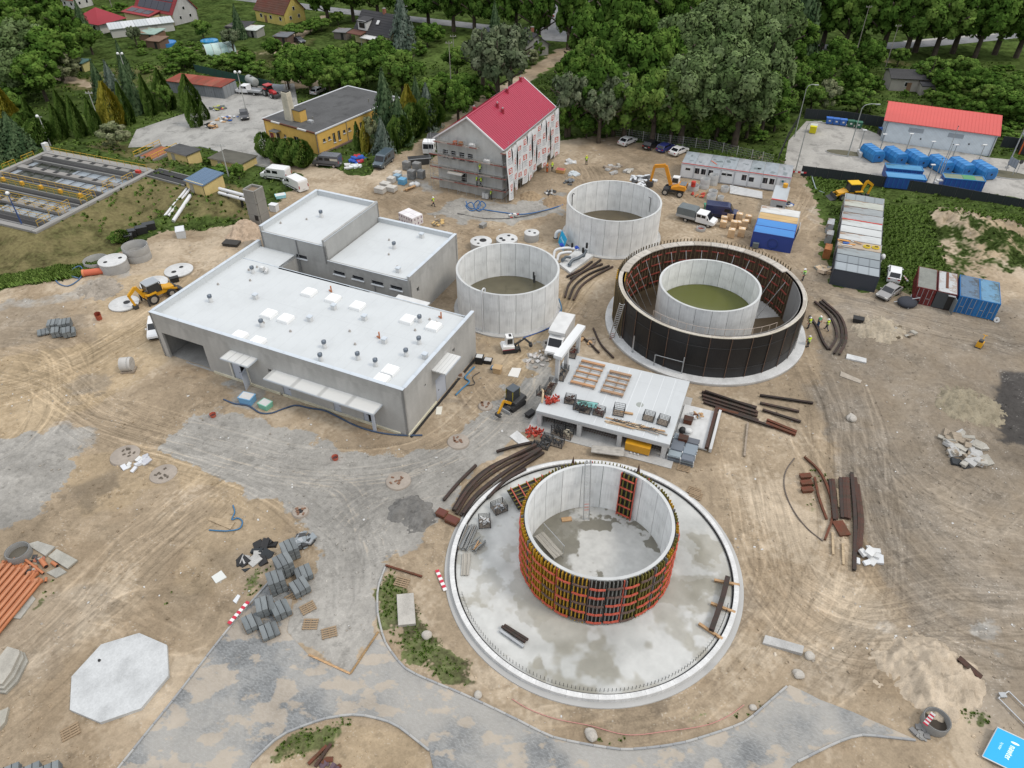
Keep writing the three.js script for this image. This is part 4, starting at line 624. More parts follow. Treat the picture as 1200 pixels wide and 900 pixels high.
const nt=thing('scaffold_netting','white scaffold netting printed with red squares and grey lettering','netting',A.clone(),ry),tm=[0,1,2].map((o)=>new THREE.MeshStandardMaterial({map:netTex(o),roughness:.9,side:THREE.DoubleSide}));
const bot=[.6,1.0,2.4,.9,.8,1.2,1.9,.7,2.2,.9,.4];
for(let i=0;i<11;i++){const z0=1.2-i*(D+1)/11,z1=1.2-(i+1)*(D+1)/11+.08,top=9.0+rr(-.1,.2),y0=bot[i],nx=4,ny=12,g=new THREE.PlaneGeometry(1,1,nx,ny),P=g.attributes.position;for(let k=0;k<P.count;k++){const u=P.getX(k)+.5,v=P.getY(k)+.5,y=mix(y0+(u-.5)*rr(-.1,.1),top,v);P.setXYZ(k,W+1.42+.12*Math.sin(u*5+i*2+v*6)+(1-v)*(.25+.2*Math.sin(i*1.7+u*3))*(i<2?1.6:1)+(v>.98?-.1:0),y,mix(z0,z1,u));}g.computeVertexNormals();mesh('netting_sheet',g,tm[(i*2)%3],nt);}
// things on the scaffold
const sl1=(lab,x,y,w,mat,cat='board')=>{const o=thing('scaffold_load',lab,cat,t.localToWorld(V(x,y,.75)),ry),q=new B();q.add(new THREE.IcosahedronGeometry(.5,1),0,.32,0,0,.3,0,V(w,.7,.8)).box(w*.9,.2,.6,0,.1,0);q.build('load',mat,o);mesh('wrap',bx(w*.8,.06,.7),mat,o,0,.5,0);return o;};t.updateMatrixWorld();
sl1('white insulation pack on the top scaffold deck by the roof edge',7.2,8.72,1.2,WHITE);sl1('white pack on the scaffold deck below the right roof edge',9.9,6.42,1.3,WHITE);sl1('reddish tub on the top scaffold deck',4.0,8.72,.7,M([.4,.12,.06]),'tub');sl1('brown crate beside the reddish tub on the top deck',5.1,8.72,.8,M([.28,.14,.07]),'tub');
const cn=thing('entrance_canopy','small white flat canopy on the grey gable above the door','canopy',t.localToWorld(V(4.1,3.8,.9)),ry);mesh('slab',bx(2.7,.22,1.7),WHITE,cn);mesh('top_sheet',bx(2.7,.06,1.6),M([.5,.46,.4]),cn,0,.14,0);
}
// ---------- yellow flat building, chimney, small yellow huts ----------
const YW=M([.78,.50,.13],{map:T.wall}),YW2=M([.76,.60,.27],{map:T.wall}),ROOFD=M([.095,.097,.10],{map:T.asphalt}),CREAM=M([.66,.62,.50],{map:T.concrete});
{
const A=V(-49.7,0,-145.6),t=thing('yellow_building','flat yellow building with dark grey roof and cream chimney','building',A,-33*D2R),W=14.5,D=24.5,H=4.1;
const wall=(len,holes,x,z,ry)=>{const b=new B();b.wall(len,H+.3,holes.map(([a,c,d,e])=>[a,c+.3,d,e+.3]),.3);const m=b.build('wall',YW,t);m.position.set(x,-.3,z);m.rotation.y=ry;};
const fw=[[5.2,1.6,5.9,2.2],[8.0,1.3,9.4,2.4]],rw=[[1.5,1.9,2.2,2.6],[2.9,1.9,3.6,2.6],[4.2,1.0,4.9,2.9],[5.6,1.0,6.3,2.9],[7.1,1.9,7.8,2.6],[8.6,1.9,9.3,2.6],[10.2,1.3,11,2.7],[12,1.3,12.8,2.7],[14,1.3,14.8,2.7],[16,1.3,16.8,2.7]];
wall(W,[...fw,[3.0,0,4.0,2.1],[.9,0,2.2,1.8]],0,0,0);wall(D,rw,W,0,Math.PI/2);wall(W,[],W,-D,Math.PI);wall(D,[],0,-D,-Math.PI/2);
let b=new B();b.box(W+.2,.18,D+.2,W/2,H+.09,-D/2);b.build('roof',ROOFD,t);
for(const[w,d,x,z]of[[.3,D+.5,-.1,-D/2],[.2,D+.5,W+.1,-D/2],[W+.4,.3,W/2,-D-.1]])mesh('roof_edge',bx(w,.26,d),M([.58,.6,.63]),t,x,H+.15,z);
for(let i=0;i<6;i++)mesh('roof_edge',bx(W/6-.04,.24,.28),[RUST,M([.6,.6,.6]),RUST][i%3===1?1:0],t,W/12+i*W/6,H+.14,.1);
const wd=(x,y,w,h,side)=>{const p=mesh('window',bx(side?.06:w,h,side?w:.06),GLASS,t,side?W-.15:x,y,side?-x:-.15);mesh('sill',bx(side?.3:w+.14,.07,side?w+.14:.3),WHITE,p,side?.15:0,-h/2,side?0:.15);mesh('frame',bx(side?.08:.06,h,side?.06:.08),WHITE,p);};
for(const[a,c,d,e]of fw)wd((a+d)/2,(c+e)/2,d-a,e-c,0);for(const[a,c,d,e]of rw)wd((a+d)/2,(c+e)/2,d-a,e-c,1);
mesh('door',bx(1,2.1,.08),M([.05,.035,.03]),t,3.5,1.05,-.15);mesh('garage_door',bx(1.3,1.8,.08),M([.18,.035,.03]),t,1.55,.9,-.12);
{const c=mesh('porch_roof',bx(2.0,.12,1.4),M([.10,.105,.11]),t,3.6,2.75,.7);for(const x of[-.9,.9])mesh('porch_post',bx(.1,2.7,.1),CREAM,c,x,-1.38,.6);}
mesh('downpipe',cy(.07,.07,H,8),M([.2,.2,.2]),t,W+.06,H/2,.08);mesh('downpipe',cy(.06,.06,H,8),M([.2,.2,.2]),t,W+.08,H/2,-8.2);
mesh('base_course',bx(.5,.3,D),M([.14,.10,.09]),t,W+.3,.08,-D/2);
b=new B();b.prof([[-.95,0],[.95,0],[.75,5.4],[-.75,5.4]],1.25);b.build('chimney',CREAM,t).position.set(5.1,H+.15,-2.6);mesh('chimney_pots',bx(1.1,.3,.8),BLACK,t,5.1,H+5.6,-2.6);
mesh('chimney_house',bx(2.0,2.2,1.7),YW,t,7.0,H+1.2,-3.4);mesh('chimney_house_roof',bx(2.2,.12,1.9),ROOFD,t,7.0,H+2.36,-3.4);
mesh('roof_hatch',bx(1.1,.5,.8),GALV,t,9.6,H+.4,-3.6);for(const[x,z]of[[9.0,-4.8],[11,-19]])mesh('roof_pipe',cy(.12,.12,.8,8),M([.2,.2,.18]),t,x,H+.5,z);
}
function hut(label,px,w,d,h,ry,wallM,roofM,slope=0,lift=0){
const t=thing('utility_hut',label,'hut',px,ry);const b=new B();b.block(w,h+.5,d,0,-.5,0);b.build('walls',wallM,t);
mesh('roof',bx(w+.5,.16,d+.5),roofM,t,0,h+.12,0,slope,0,0);mesh('roof_edge',bx(w+.52,.1,.06),M([.3,.25,.2]),t,0,h+.06-Math.sin(slope)*d/2,d/2+.27);const dr=mesh('door',bx(.9,Math.min(1.9,h-.1),.06),M([.35,.33,.28]),t,-w*.2,Math.min(.95,h/2),d/2+.02);mesh('handle',bx(.1,.04,.05),BLACK,dr,.3,0,.04);mesh('corner_pipe',cy(.05,.05,h,6),BLACK,t,w/2+.05,h/2,d/2+.03);return t;
}
hut('small pale yellow hut with black flat roof beside the orange sludge bay',on(218,189),5.4,3.2,2.1,-29*D2R,YW2,ROOFD);hut('low pale yellow hut half hidden under a wide grey green roof',on(275,193),7.4,4.2,1.4,-24*D2R,YW2,M([.13,.125,.10],{map:T.asphalt}));
{const t=hut('pale yellow hut with a blue corrugated roof on the bank',on(243,223,-.2),4.2,4.4,2.3,-30*D2R,YW2,M([.12,.19,.29],{map:T.rib,rough:.5}),.1);for(let i=0;i<12;i++)mesh('roof_rib',bx(.06,.05,4.9),M([.14,.22,.33]),t,-2.2+i*.4,2.52,0,.1,0,0);}
// ---------- concrete tower, pipes on posts ----------
{
const t=thing('concrete_tower','square raw concrete shaft standing beside the white pipes','tower',on(306,262),-24*D2R),b=new B(),w=2.1,h=6.2;for(const[x,z,a,c]of[[0,w/2,w,.25],[0,-w/2,w,.25],[w/2,0,.25,w-.25],[-w/2,0,.25,w-.25]])b.block(a,h+.5,c,x,-.5,z);b.build('shaft',M([.30,.295,.275],{map:T.wall}),t);mesh('opening',bx(.7,.9,.1),BLACK,t,.5,1.6,w/2+.1);mesh('top_fill',bx(w-.3,.1,w-.3),M([.20,.15,.10]),t,0,h-.4,0);for(let i=1;i<3;i++)mesh('pour_joint',bx(w+.27,.05,w+.27),M([.25,.245,.23],{map:T.wall}),t,0,h*i/3,0);
const PW=M([.72,.73,.75],{rough:.4,map:T.metal}),a=at(257,221,2.9),c=at(294,231,2.9),p=thing('pipe_bridge','pair of white insulated pipes on dark posts between hut and tower','pipe',V(a.x,0,a.z));for(const o of[0,.55]){const q=new B();q.bar(V(0,2.9-o*.9,o),c.clone().sub(a).setY(2.9-o*.9).add(V(0,0,o)),.28,12);q.build('pipe',PW,p);}
for(const f of[.28,.68])for(const o of[0,.55]){const q=c.clone().sub(a).multiplyScalar(f),g=hgt(a.x+q.x,a.z+q.z);mesh('post',bx(.2,3.4-g,.2),BLACK,p,q.x,(3.4-g)/2+g-.6,q.z+o);}
[['white pipe lying down the bank nearer the IBC tank',[223,229],[203,259]],['pair of thin white pipes lying down the bank left of the single pipe',[219,221],[193,253]]].forEach(([lab,s,e],k)=>{const A=on(...s,.5),E=on(...e,.3),o=thing('bank_pipe',lab,'pipe',A);for(let i=0;i<=k;i++){const q=new B();q.bar(V(i*.6,0,0),E.clone().sub(A).add(V(i*.6,0,0)),k?.2:.3,12);q.build('pipe',PW,o);}mesh('flange',cy(.36,.36,.12,12),STEELD,o,0,0,0,.8,0,.5);});
}
// ---------- settling basin on the bank ----------
{
const H=BASIN_H,A=basinC[0],Bq=basinC[1],Dq=basinC[2],t=thing('settling_basin','open concrete settling basin with long channels and walkways on the bank','basin',V(A.x,H,A.z),yaw(A,Bq));
const L=A.distanceTo(Bq),W=Bq.distanceTo(Dq);
const S=M([.26,.26,.25],{map:T.concrete}),SD=M([.13,.13,.135],{map:T.asphalt}),WATER=M([.26,.30,.34],{rough:.08}),WATERD=M([.03,.036,.026],{rough:.1});
const b=new B();b.box(L+1.2,.5,W+1.2,L/2,-.55,W/-2);b.build('base_slab',SD,t);
for(const[w,d,x,z]of[[L+1,.9,L/2,.1],[L+1,.9,L/2,-W],[.9,W-1,0,-W/2],[1.6,W-1,L,-W/2]])mesh('rim_wall',bx(w,.55,d),M([.34,.335,.32],{map:T.concrete}),t,x,.1,z);
// channels run in -z (from the near right edge inwards) at stations along x
const bands=[[.8,3.0,'d'],[3.2,5.6,'w'],[5.8,7.0,'s'],[7.2,9.0,'w'],[9.2,10.6,'d'],[10.8,12.6,'g'],[12.8,14.2,'d'],[14.4,16.8,'w'],[17.0,18.1,'s'],[18.3,20.4,'w'],[20.6,22.4,'d'],[22.4,23.4,'s']];
for(const[x0,x1,k]of bands){
const x=(x0+x1)/2,w=x1-x0;
if(k==='w'){mesh('water',bx(w,.06,W-2),WATER,t,x,-.16,-W/2);mesh('dark_water',bx(w,.02,W*.38),WATERD,t,x,-.115,-W*.72);for(let i=0;i<9;i++)mesh('cross_bar',bx(w,.08,.1),SD,t,x,.05,-2-i*W/10);}
else if(k==='d'){mesh('channel_floor',bx(w,.1,W-1.6),SD,t,x,-.2,-W/2);mesh('channel_wall',bx(.22,.55,W-1.4),S,t,x0-.1,.1,-W/2);mesh('channel_wall',bx(.22,.55,W-1.4),S,t,x1+.1,.1,-W/2);mesh('sludge',bx(w*.4,.06,W-2),BLACK,t,x+.2,-.12,-W/2);}
else if(k==='g'){mesh('grass_bed',bx(w,.4,W-1.6),M([.075,.085,.03],{map:T.asphalt}),t,x,.06,-W/2);}
else{mesh('walkway',bx(w,.5,W-1.4),M([.30,.29,.275],{map:T.concrete}),t,x,.1,-W/2);for(let i=0;i<7;i++)mesh('hatch',bx(w*.7,.04,.9),BLACK,t,x+.1,.37,-3-i*(W-5)/6.5);}
}
const YR=M([.60,.38,.03],{rough:.5});
const rail=(x0,z0,x1,z1,n)=>{const q=new B(),P=(f,y)=>V(mix(x0,x1,f),y+.35,mix(z0,z1,f));for(let i=0;i<=n;i++)q.bar(P(i/n,0),P(i/n,1),.035,5);q.bar(P(0,1),P(1,1),.04).bar(P(0,.55),P(1,.55),.025);q.build('guard_rail',YR,t);};
rail(L-.2,-.5,L-.2,-W,14);rail(12.7,-.8,12.7,-W+1,13);rail(10.7,-.8,10.7,-W+1,13);rail(5.7,-1,5.7,-W+1,12);rail(7.1,-1,7.1,-W+5,9);rail(2.9,-.8,2.9,-W+1,12);for(const x of[1,5,9.5,14,18.5])rail(x,-.6,x+2.4,-.6,2);for(const x of[2,6,11,15,19])rail(x,-W-.1,x+2.6,-W-.1,2);for(const x of[5.8,7,12.7,17])rail(x-1.2,-2.2,x+1.6,-2.2,2);
for(let i=0;i<5;i++)mesh('motor_box',bx(.5,.6,.5),M([.62,.33,.03]),t,11.6,.6,-3-i*4.4);
mesh('control_cabinet',bx(.9,1.6,.8),WHITE,t,L+.2,1.0,-W-.3);mesh('pump',bx(.6,.5,.9),REDP,t,L-1.6,.6,-1.2);
const ch=thing('black_channel','black open channel running from the basin corner to the hut','channel',on(201,208,.1),yaw(on(180,201),on(226,213)));for(const z of[-.9,.9]){mesh('trough',bx(9.5,.35,1.1),BLACK,ch,0,0,z*.8);mesh('edge',bx(9.6,.45,.2),S,ch,0,0,z*1.75);}
const ob=thing('sludge_bay','orange brown sludge bay with yellow railing beside the black-roofed hut','sludge bay',on(184,181,.05),yaw(on(170,186),on(200,174)));mesh('basin_floor',bx(6.5,.2,4),M([.36,.13,.06],{map:T.concrete}),ob,0,.1,0);for(const z of[-2.2,2.2]){mesh('wall',bx(7,.5,.3),S,ob,0,.2,z);const q=new B();for(let i=0;i<5;i++)q.bar(V(-3.4+i*1.7,.4,z),V(-3.4+i*1.7,1.4,z),.05);q.bar(V(-3.4,1.4,z),V(3.4,1.4,z),.06).bar(V(-3.4,.9,z),V(3.4,.9,z),.04);q.build('guard_rail',YR,ob);}mesh('cover',bx(2,.3,2.4),M([.14,.14,.15]),ob,-3.6,.25,-1.6);
}
// ---------- vehicles ----------
const tyreG=cy(.33,.33,.22,18).rotateX(Math.PI/2),rimG=cy(.2,.2,.24,12).rotateX(Math.PI/2);
function wheel(t,x,y,z,r=.33,w=1){const m=mesh('wheel',tyreG,RUBBER,t,x,y,z);m.scale.set(r/.33,r/.33,w);mesh('rim',rimG,CHROME,m);return m;}
const LAMP=M([.75,.75,.72],{rough:.2}),TAIL=M([.35,.02,.02],{rough:.3});
function car(label,p,turn,paint,kind='sedan',group,cat='car'){
const t=thing('parked_car',label,cat,p,turn,group),PM=M(paint,{rough:.3,clearcoat:.6,clearcoatRoughness:.15,metal:.1}),hatch=kind!=='sedan',hi=kind==='suv'?.2:kind==='van'?.35:0;
let b=new B();b.prof([[-2.15,.32],[2.08,.30],[2.2,.5],[2.14,.72],[1.95,.80+hi*.4],[1.0,.93+hi*.6],[-1.85,.98+hi*.6],[-2.16,.88+hi*.5],[-2.22,.55]],1.78,.07);b.build('body',PM,t);
const gx=hatch?-2.05:-1.7;b=new B();b.prof([[1.02,.9+hi*.6],[.3,1.37+hi],[hatch?-1.6:-1.0,1.40+hi],[gx,.95+hi*.6]],1.56,.06);b.build('cabin_glass',GLASS,t);
b=new B();b.prof([[.30,1.355+hi],[.25,1.41+hi],[-.5,1.45+hi],[hatch?-1.62:-1.02,1.43+hi],[hatch?-1.7:-1.1,1.36+hi]],1.5,.03);for(const s of[-.73,.73]){b.beam(V(1.0,.93+hi*.6,s*1.05),V(.28,1.39+hi,s),.07,.06).beam(V(-.3,.96+hi*.6,s*1.07),V(-.35,1.4+hi,s),.09,.05).beam(V(gx+.04,.97+hi*.6,s*1.05),V(hatch?-1.62:-1.05,1.4+hi,s),.16,.06);}b.build('roof',PM,t);
for(const x of[1.35,-1.35])for(const z of[-.8,.8])wheel(t,x,.33,z);
for(const z of[-.65,.65]){mesh('headlight',bx(.12,.13,.36),LAMP,t,2.12,.68,z);mesh('taillight',bx(.1,.16,.34),TAIL,t,-2.17,.78+hi*.4,z);mesh('mirror',bx(.16,.13,.2),PM,t,.75,1.0+hi*.6,z*1.5);}
mesh('bumper',bx(.1,.16,1.3),BLACK,t,2.17,.42,0);mesh('number_plate',bx(.02,.11,.5),WHITE,t,-2.24,.62,0);return t;
}
function van(label,p,turn,paint,group,o={}){
const t=thing('parked_van',label,'van',p,turn,group),PM=M(paint,{rough:.32,clearcoat:.5,clearcoatRoughness:.2}),H=o.h??2.3,L=o.l??2.7;
let b=new B();b.prof([[-L,.35],[2.45,.32],[2.72,.55],[2.68,.95],[2.5,1.12],[1.75,1.28],[1.15,H-.12],[.8,H],[-L+.05,H+.02],[-L-.05,H-.25]],1.98,.1);b.build('body',PM,t);
const g=mesh('windscreen',bx(.05,1.0,1.62),GLASS,t,1.5,1.72,0,0,0,.56);
for(const s of[-1,1]){mesh('side_window',bx(.85,.55,.04),GLASS,t,.72,1.62,s*.985);if(o.win!==0)mesh('side_window',bx(1.05,.52,.04),GLASS,t,-.55,1.62,s*.985);if(o.stripe)mesh('side_print',bx(1.5,.4,.03),M([.5,.48,.42]),t,-1.85,1.6,s*.985);mesh('mirror',bx(.14,.3,.2),BLACK,t,1.4,1.45,s*1.12);mesh('headlight',bx(.2,.2,.3),LAMP,t,2.58,.9,s*.74);mesh('taillight',bx(.06,.5,.14),TAIL,t,-L-.04,1.2,s*.9);mesh('side_moulding',bx(3.6,.16,.03),BLACK,t,-.4,.7,s*.99);}
for(const x of[1.65,-1.65])for(const z of[-.88,.88])wheel(t,x,.36,z,.36);
mesh('bumper',bx(.16,.3,1.7),BLACK,t,2.66,.5,0);mesh('grille',bx(.04,.16,1.0),BLACK,t,2.71,.84,0);for(let i=0;i<4;i++)mesh('roof_rib',bx(3.2,.03,.08),PM,t,-.9,H+.02,-.6+i*.4);mesh('number_plate',bx(.02,.12,.5),WHITE,t,-L-.07,.7,0);return t;
}
const yw=(a,b)=>yaw(at(...a),at(...b));
car('white sedan parked alone left of the black car in the sandy car park',on(735,168.5),yw([725,172],[746,163]),[.72,.73,.74],'sedan');car('black car parked between the white sedan and the blue car',on(763,173),yw([755,177],[772,167]),[.012,.012,.016],'suv');car('dark blue car parked between the black car and the last white car',on(779.5,176),yw([771,180],[789,171]),[.025,.035,.16],'hatch');car('white car parked beside the end of the office container row',on(795,180),yw([786,183],[805,175]),[.74,.75,.76],'sedan');
car('silver grey sedan parked before the white delivery car at the container stack',on(1040.5,346),yw([1052,338],[1031,352]),[.26,.255,.25],'sedan');car('white delivery car parked behind the silver sedan',on(1046,325.5),yw([1045,333],[1047,316]),[.72,.73,.74],'van',0,'van');car('white car with its nose showing at the corner of the grey hall',on(184,389),yw([184,383],[182,398]),[.72,.73,.74],'suv');
car('small black car parked at the foot of the yard lamp post',on(287,138),yw([282,132],[284,144]),[.014,.015,.02],'hatch');car('dark car parked by the shed behind the yellow gable house',at(351,50),yw([340,46],[360,53]),[.02,.025,.035],'sedan');car('white car half hidden behind the yellow building',at(373,109),yw([365,112],[380,104]),[.7,.72,.75],'hatch');
car('dark car standing by the road junction under the far trees',at(641,21),yw([630,22],[650,20]),[.25,.03,.03],'hatch');car('red car standing on the right side of the far junction',at(662,22),yw([655,22],[675,20]),[.2,.03,.03],'hatch');
van('dark grey van with a pale side print before the yellow building shrubs',on(384,194),yw([398,196],[366,193]),[.09,.10,.12],0,{stripe:1});van('blue grey van parked on the dirt track near the stacked blocks',on(450,193),yw([462,182],[440,200]),[.06,.09,.115]);van('white van parked farther from the grey hall on the verge',on(324,209),yw([338,211],[308,207]),[.76,.77,.78]);van('white van with an open door standing closest behind the grey hall',on(347,220.5),yw([363,229],[334,214]),[.76,.77,.78],0,{win:0});
// box van beside the slab
{const p=on(655,406),t=thing('box_van','white box van with a tall white body beside the slab building','van',p,yw([668,384],[650,416])),PM=M([.78,.79,.80],{rough:.35,clearcoat:.4});const b=new B();b.prof([[.9,.5],[2.9,.45],[3.05,.8],[2.95,1.15],[2.1,1.4],[1.55,2.3],[.9,2.35]],1.95,.08);b.build('cab',PM,t);const c=new B();c.prof([[-3.1,.7],[.95,.7],[.95,3.05],[1.35,2.75],[1.3,3.1],[.9,3.25],[-3.1,3.2]],2.15,.05);c.build('cargo_box',WHITE,t);mesh('windscreen',bx(.05,1.0,1.65),GLASS,t,1.86,1.84,0,0,0,.55);for(const s of[-1,1]){mesh('side_window',bx(.75,.5,.04),GLASS,t,1.2,1.75,s*.97);mesh('mirror',bx(.14,.34,.2),BLACK,t,1.85,1.55,s*1.15);mesh('headlight',bx(.2,.2,.3),LAMP,t,2.9,.95,s*.72);for(const x of[2.0,-1.9])wheel(t,x,.38,s*.88,.38);}mesh('grille',bx(.08,.34,1.1),BLACK,t,3.0,.75,0);mesh('chassis',bx(5,.2,1.4),BLACK,t,-.3,.5,0);}
function pickup(label,p,turn,paint,load){
const t=thing('crew_truck',label,'truck',p,turn),PM=M(paint,{rough:.35,clearcoat:.4}),b=new B();b.prof([[-.3,.5],[2.75,.45],[2.95,.7],[2.85,1.05],[2.0,1.25],[1.45,2.05],[-.25,2.1]],1.95,.09);b.build('cab',PM,t);
mesh('windscreen',bx(.05,.95,1.6),GLASS,t,1.76,1.65,0,0,0,.6);for(const s of[-1,1]){for(const x of[1.0,.2])mesh('side_window',bx(.68,.48,.04),GLASS,t,x,1.68,s*.97);mesh('headlight',bx(.2,.18,.3),LAMP,t,2.78,.9,s*.74);for(const x of[1.95,-1.9])wheel(t,x,.36,s*.86,.36);mesh('side_board',bx(3.2,.4,.06),GALV,t,-1.95,1.0,s*1.05);mesh('mirror',bx(.14,.3,.2),BLACK,t,1.75,1.45,s*1.12);}
mesh('bed',bx(3.3,.1,2.1),GALV,t,-1.95,.8,0);mesh('tail_board',bx(.06,.4,2.1),GALV,t,-3.6,1.0,0);mesh('chassis',bx(5,.2,1.2),BLACK,t,-.5,.55,0);
if(load){const c=new B();c.prof([[-3.55,1.15],[-.4,1.15],[-.4,2.2],[-.55,2.4],[-3.4,2.4],[-3.55,2.2]],2.1,.06);c.build('tarpaulin',M([.15,.175,.185],{rough:.7,map:T.rib}),t);}return t;
}
pickup('white crew cab truck with a grey tarpaulin on the sand',on(818,261),yw([790,253],[838,265]),[.75,.76,.77],1);pickup('white crew cab flatbed truck in front of the grey slurry tanker',on(292,110),yw([304,115],[275,112]),[.74,.75,.77],0);
{const t=van('dark navy van behind the white crew cab truck',on(845,254),yw([850,247],[838,258]),[.014,.022,.085],0,{win:0});t.rotation.y=yw([836,250],[854,252]);}
{const t=thing('green_tub','green tub between the tarpaulin truck and the navy van','tub',on(832,246)),b=new B();b.prof([[-.9,0],[.9,0],[1,.9],[-1,.9]],1.4,.06);b.build('tub',M([.035,.19,.12]),t);mesh('rim',bx(2.1,.08,1.5),M([.05,.24,.16]),t,0,.92,0);}
// truck with cab behind the scaffold, skip trailer
{const t=thing('tipper_truck','white truck cab half hidden behind the scaffolded gable','truck',on(506,176),yw([512,160],[500,186])),PM=M([.74,.75,.77],{rough:.35});const b=new B();b.prof([[1.3,.6],[3.2,.55],[3.3,1.4],[3.0,2.7],[1.4,2.8],[1.3,2.4]],2.3,.1);b.build('cab',PM,t);mesh('windscreen',bx(.06,.9,2.0),GLASS,t,3.2,1.95,0,0,0,.22);for(const s of[-1,1]){mesh('side_window',bx(.9,.6,.04),GLASS,t,2.4,1.95,s*1.14);for(const x of[2.3,-1.2,-2.4])wheel(t,x,.5,s*1.0,.5,1.4);}const c=new B();c.prof([[-3.4,1.1],[1.0,1.1],[1.15,2.2],[-3.5,2.2]],2.3,.05);c.build('tipper_body',STEELD,t);mesh('chassis',bx(6,.3,1),BLACK,t,-.3,.8,0);
const s=thing('skip','black open skip beside the stacked concrete blocks','skip',on(492,192),yw([480,192],[505,190]));const q=new B();q.prof([[-1.6,.1],[1.6,.1],[2.2,1.3],[-2.2,1.3]],1.8,.05);q.build('body',STEELD,s);mesh('inside',bx(3.9,.05,1.6),BLACK,s,0,1.28,0);mesh('rim',bx(4.4,.1,.1),GALV,s,0,1.32,.9);}
// tractor, slurry tanker
{const t=thing('tractor','red tractor standing right of the slurry tanker','tractor',on(318,113),yw([306,107],[330,116])),R=M([.42,.03,.035],{rough:.4});const b=new B();b.prof([[-.2,.8],[1.9,.75],[2.0,1.25],[1.7,1.5],[-.1,1.6]],.9,.08);b.build('bonnet',R,t);const c=new B();c.prof([[-1.5,1.1],[.1,1.1],[0,2.4],[-1.35,2.4]],1.4,.05);c.build('cab',GLASS,t);mesh('cab_roof',bx(1.75,.16,1.65),R,t,-.7,2.5,0);for(const s of[-1,1]){wheel(t,-1.0,.85,s*.85,.85,2.2);wheel(t,1.5,.55,s*.8,.55,1.7);mesh('mudguard',bx(1.3,.1,.5),R,t,-1,1.75,s*.85);}mesh('front_loader',bx(.5,.5,1.7),STEELD,t,2.7,.6,0);mesh('loader_arm',bx(1.2,.14,1.1),STEELD,t,2.1,.8,0);
const k=thing('slurry_tanker','grey slurry tanker behind the white flatbed truck','tanker',on(297,103),yw([288,97],[307,108]));const q=new B();q.cyl(.95,.95,3.6,0,1.7,0,20,0,0,Math.PI/2).add(new THREE.SphereGeometry(.95,16,10),1.8,1.7,0,0,0,0,V(.4,1,1)).add(new THREE.SphereGeometry(.95,16,10),-1.8,1.7,0,0,0,0,V(.4,1,1));q.build('tank',M([.34,.36,.35],{rough:.5,map:T.metal}),k);for(const s of[-1,1])wheel(k,-.4,.55,s*.95,.55,1.6);mesh('drawbar',bx(1.6,.15,.2),STEELD,k,2.6,.6,0);mesh('manhole',cy(.3,.3,.15,12),STEELD,k,0,2.7,0);}
{const t=thing('carport','small shelter with a curved grey sheet roof by the hedge','shelter',on(331,103),yw([320,98],[341,100]));const b=new B();b.add(cy(2.4,2.4,3.6,12,1,true,-.5,1.0),0,.35,0,0,0,Math.PI/2);const m=b.build('roof_sheet',M([.40,.44,.48],{rough:.4,metal:.3,map:T.rib}),t);m.rotation.set(Math.PI/2*0,0,0);for(const x of[-1.6,1.6])for(const z of[-.9,.9])mesh('post',bx(.1,2.3,.1),M([.25,.14,.1]),t,x,1.15,z);}
// ---------- machines ----------
const CABG=M([.03,.035,.04],{rough:.15}),MY=M([.70,.36,.015],{rough:.45,map:T.metal}),MO=M([.72,.30,.02],{rough:.45,map:T.metal});
function tracks(t,l,w,z,r=.3,y=.3){for(const s of[-1,1]){const b=new B();b.prof([[-l/2,y-r*.6],[-l/2+r*.5,y-r],[l/2-r*.5,y-r],[l/2,y-r*.6],[l/2,y+r*.6],[l/2-r*.5,y+r],[-l/2+r*.5,y+r],[-l/2,y+r*.6]],w,.02);const m=b.build('track',RUBBER,t);m.position.z=s*z;for(let i=0;i<12;i++)mesh('grouser',bx(.05,.03,w),STEELD,m,-l/2+.2+i*(l-.4)/11,y+r+.015,0);}}
function boomArm(t,pts,mat,bucket=.5,w=.18){const N=['boom','stick'];for(let i=0;i<2;i++){const b=new B();b.beam(pts[i],pts[i+1],w,w*1.7);b.build(N[i],mat,t);}const h=new B();h.bar(pts[0].clone().add(V(.3,.05,0)),pts[0].clone().lerp(pts[1],.6).add(V(0,-.2,0)),.05).bar(pts[0].clone().lerp(pts[1],.65).add(V(0,.22,0)),pts[1].clone().lerp(pts[2],.3).add(V(0,.15,0)),.05);h.build('hydraulic_ram',CHROME,t);const q=new B(),k=bucket;q.prof([[-k*.6,k*.9],[k*.5,k],[k*.5,k*.2],[k*.1,-k*.1],[-k*.5,0],[-k*.3,k*.2],[k*.1,k*.3],[k*.2,k*.7],[-k*.5,k*.75]],k*1.6,.01);const m=q.build('bucket',STEELD,t);m.position.copy(pts[2]);m.position.y=Math.max(.06,pts[2].y-k*.9);return m;}
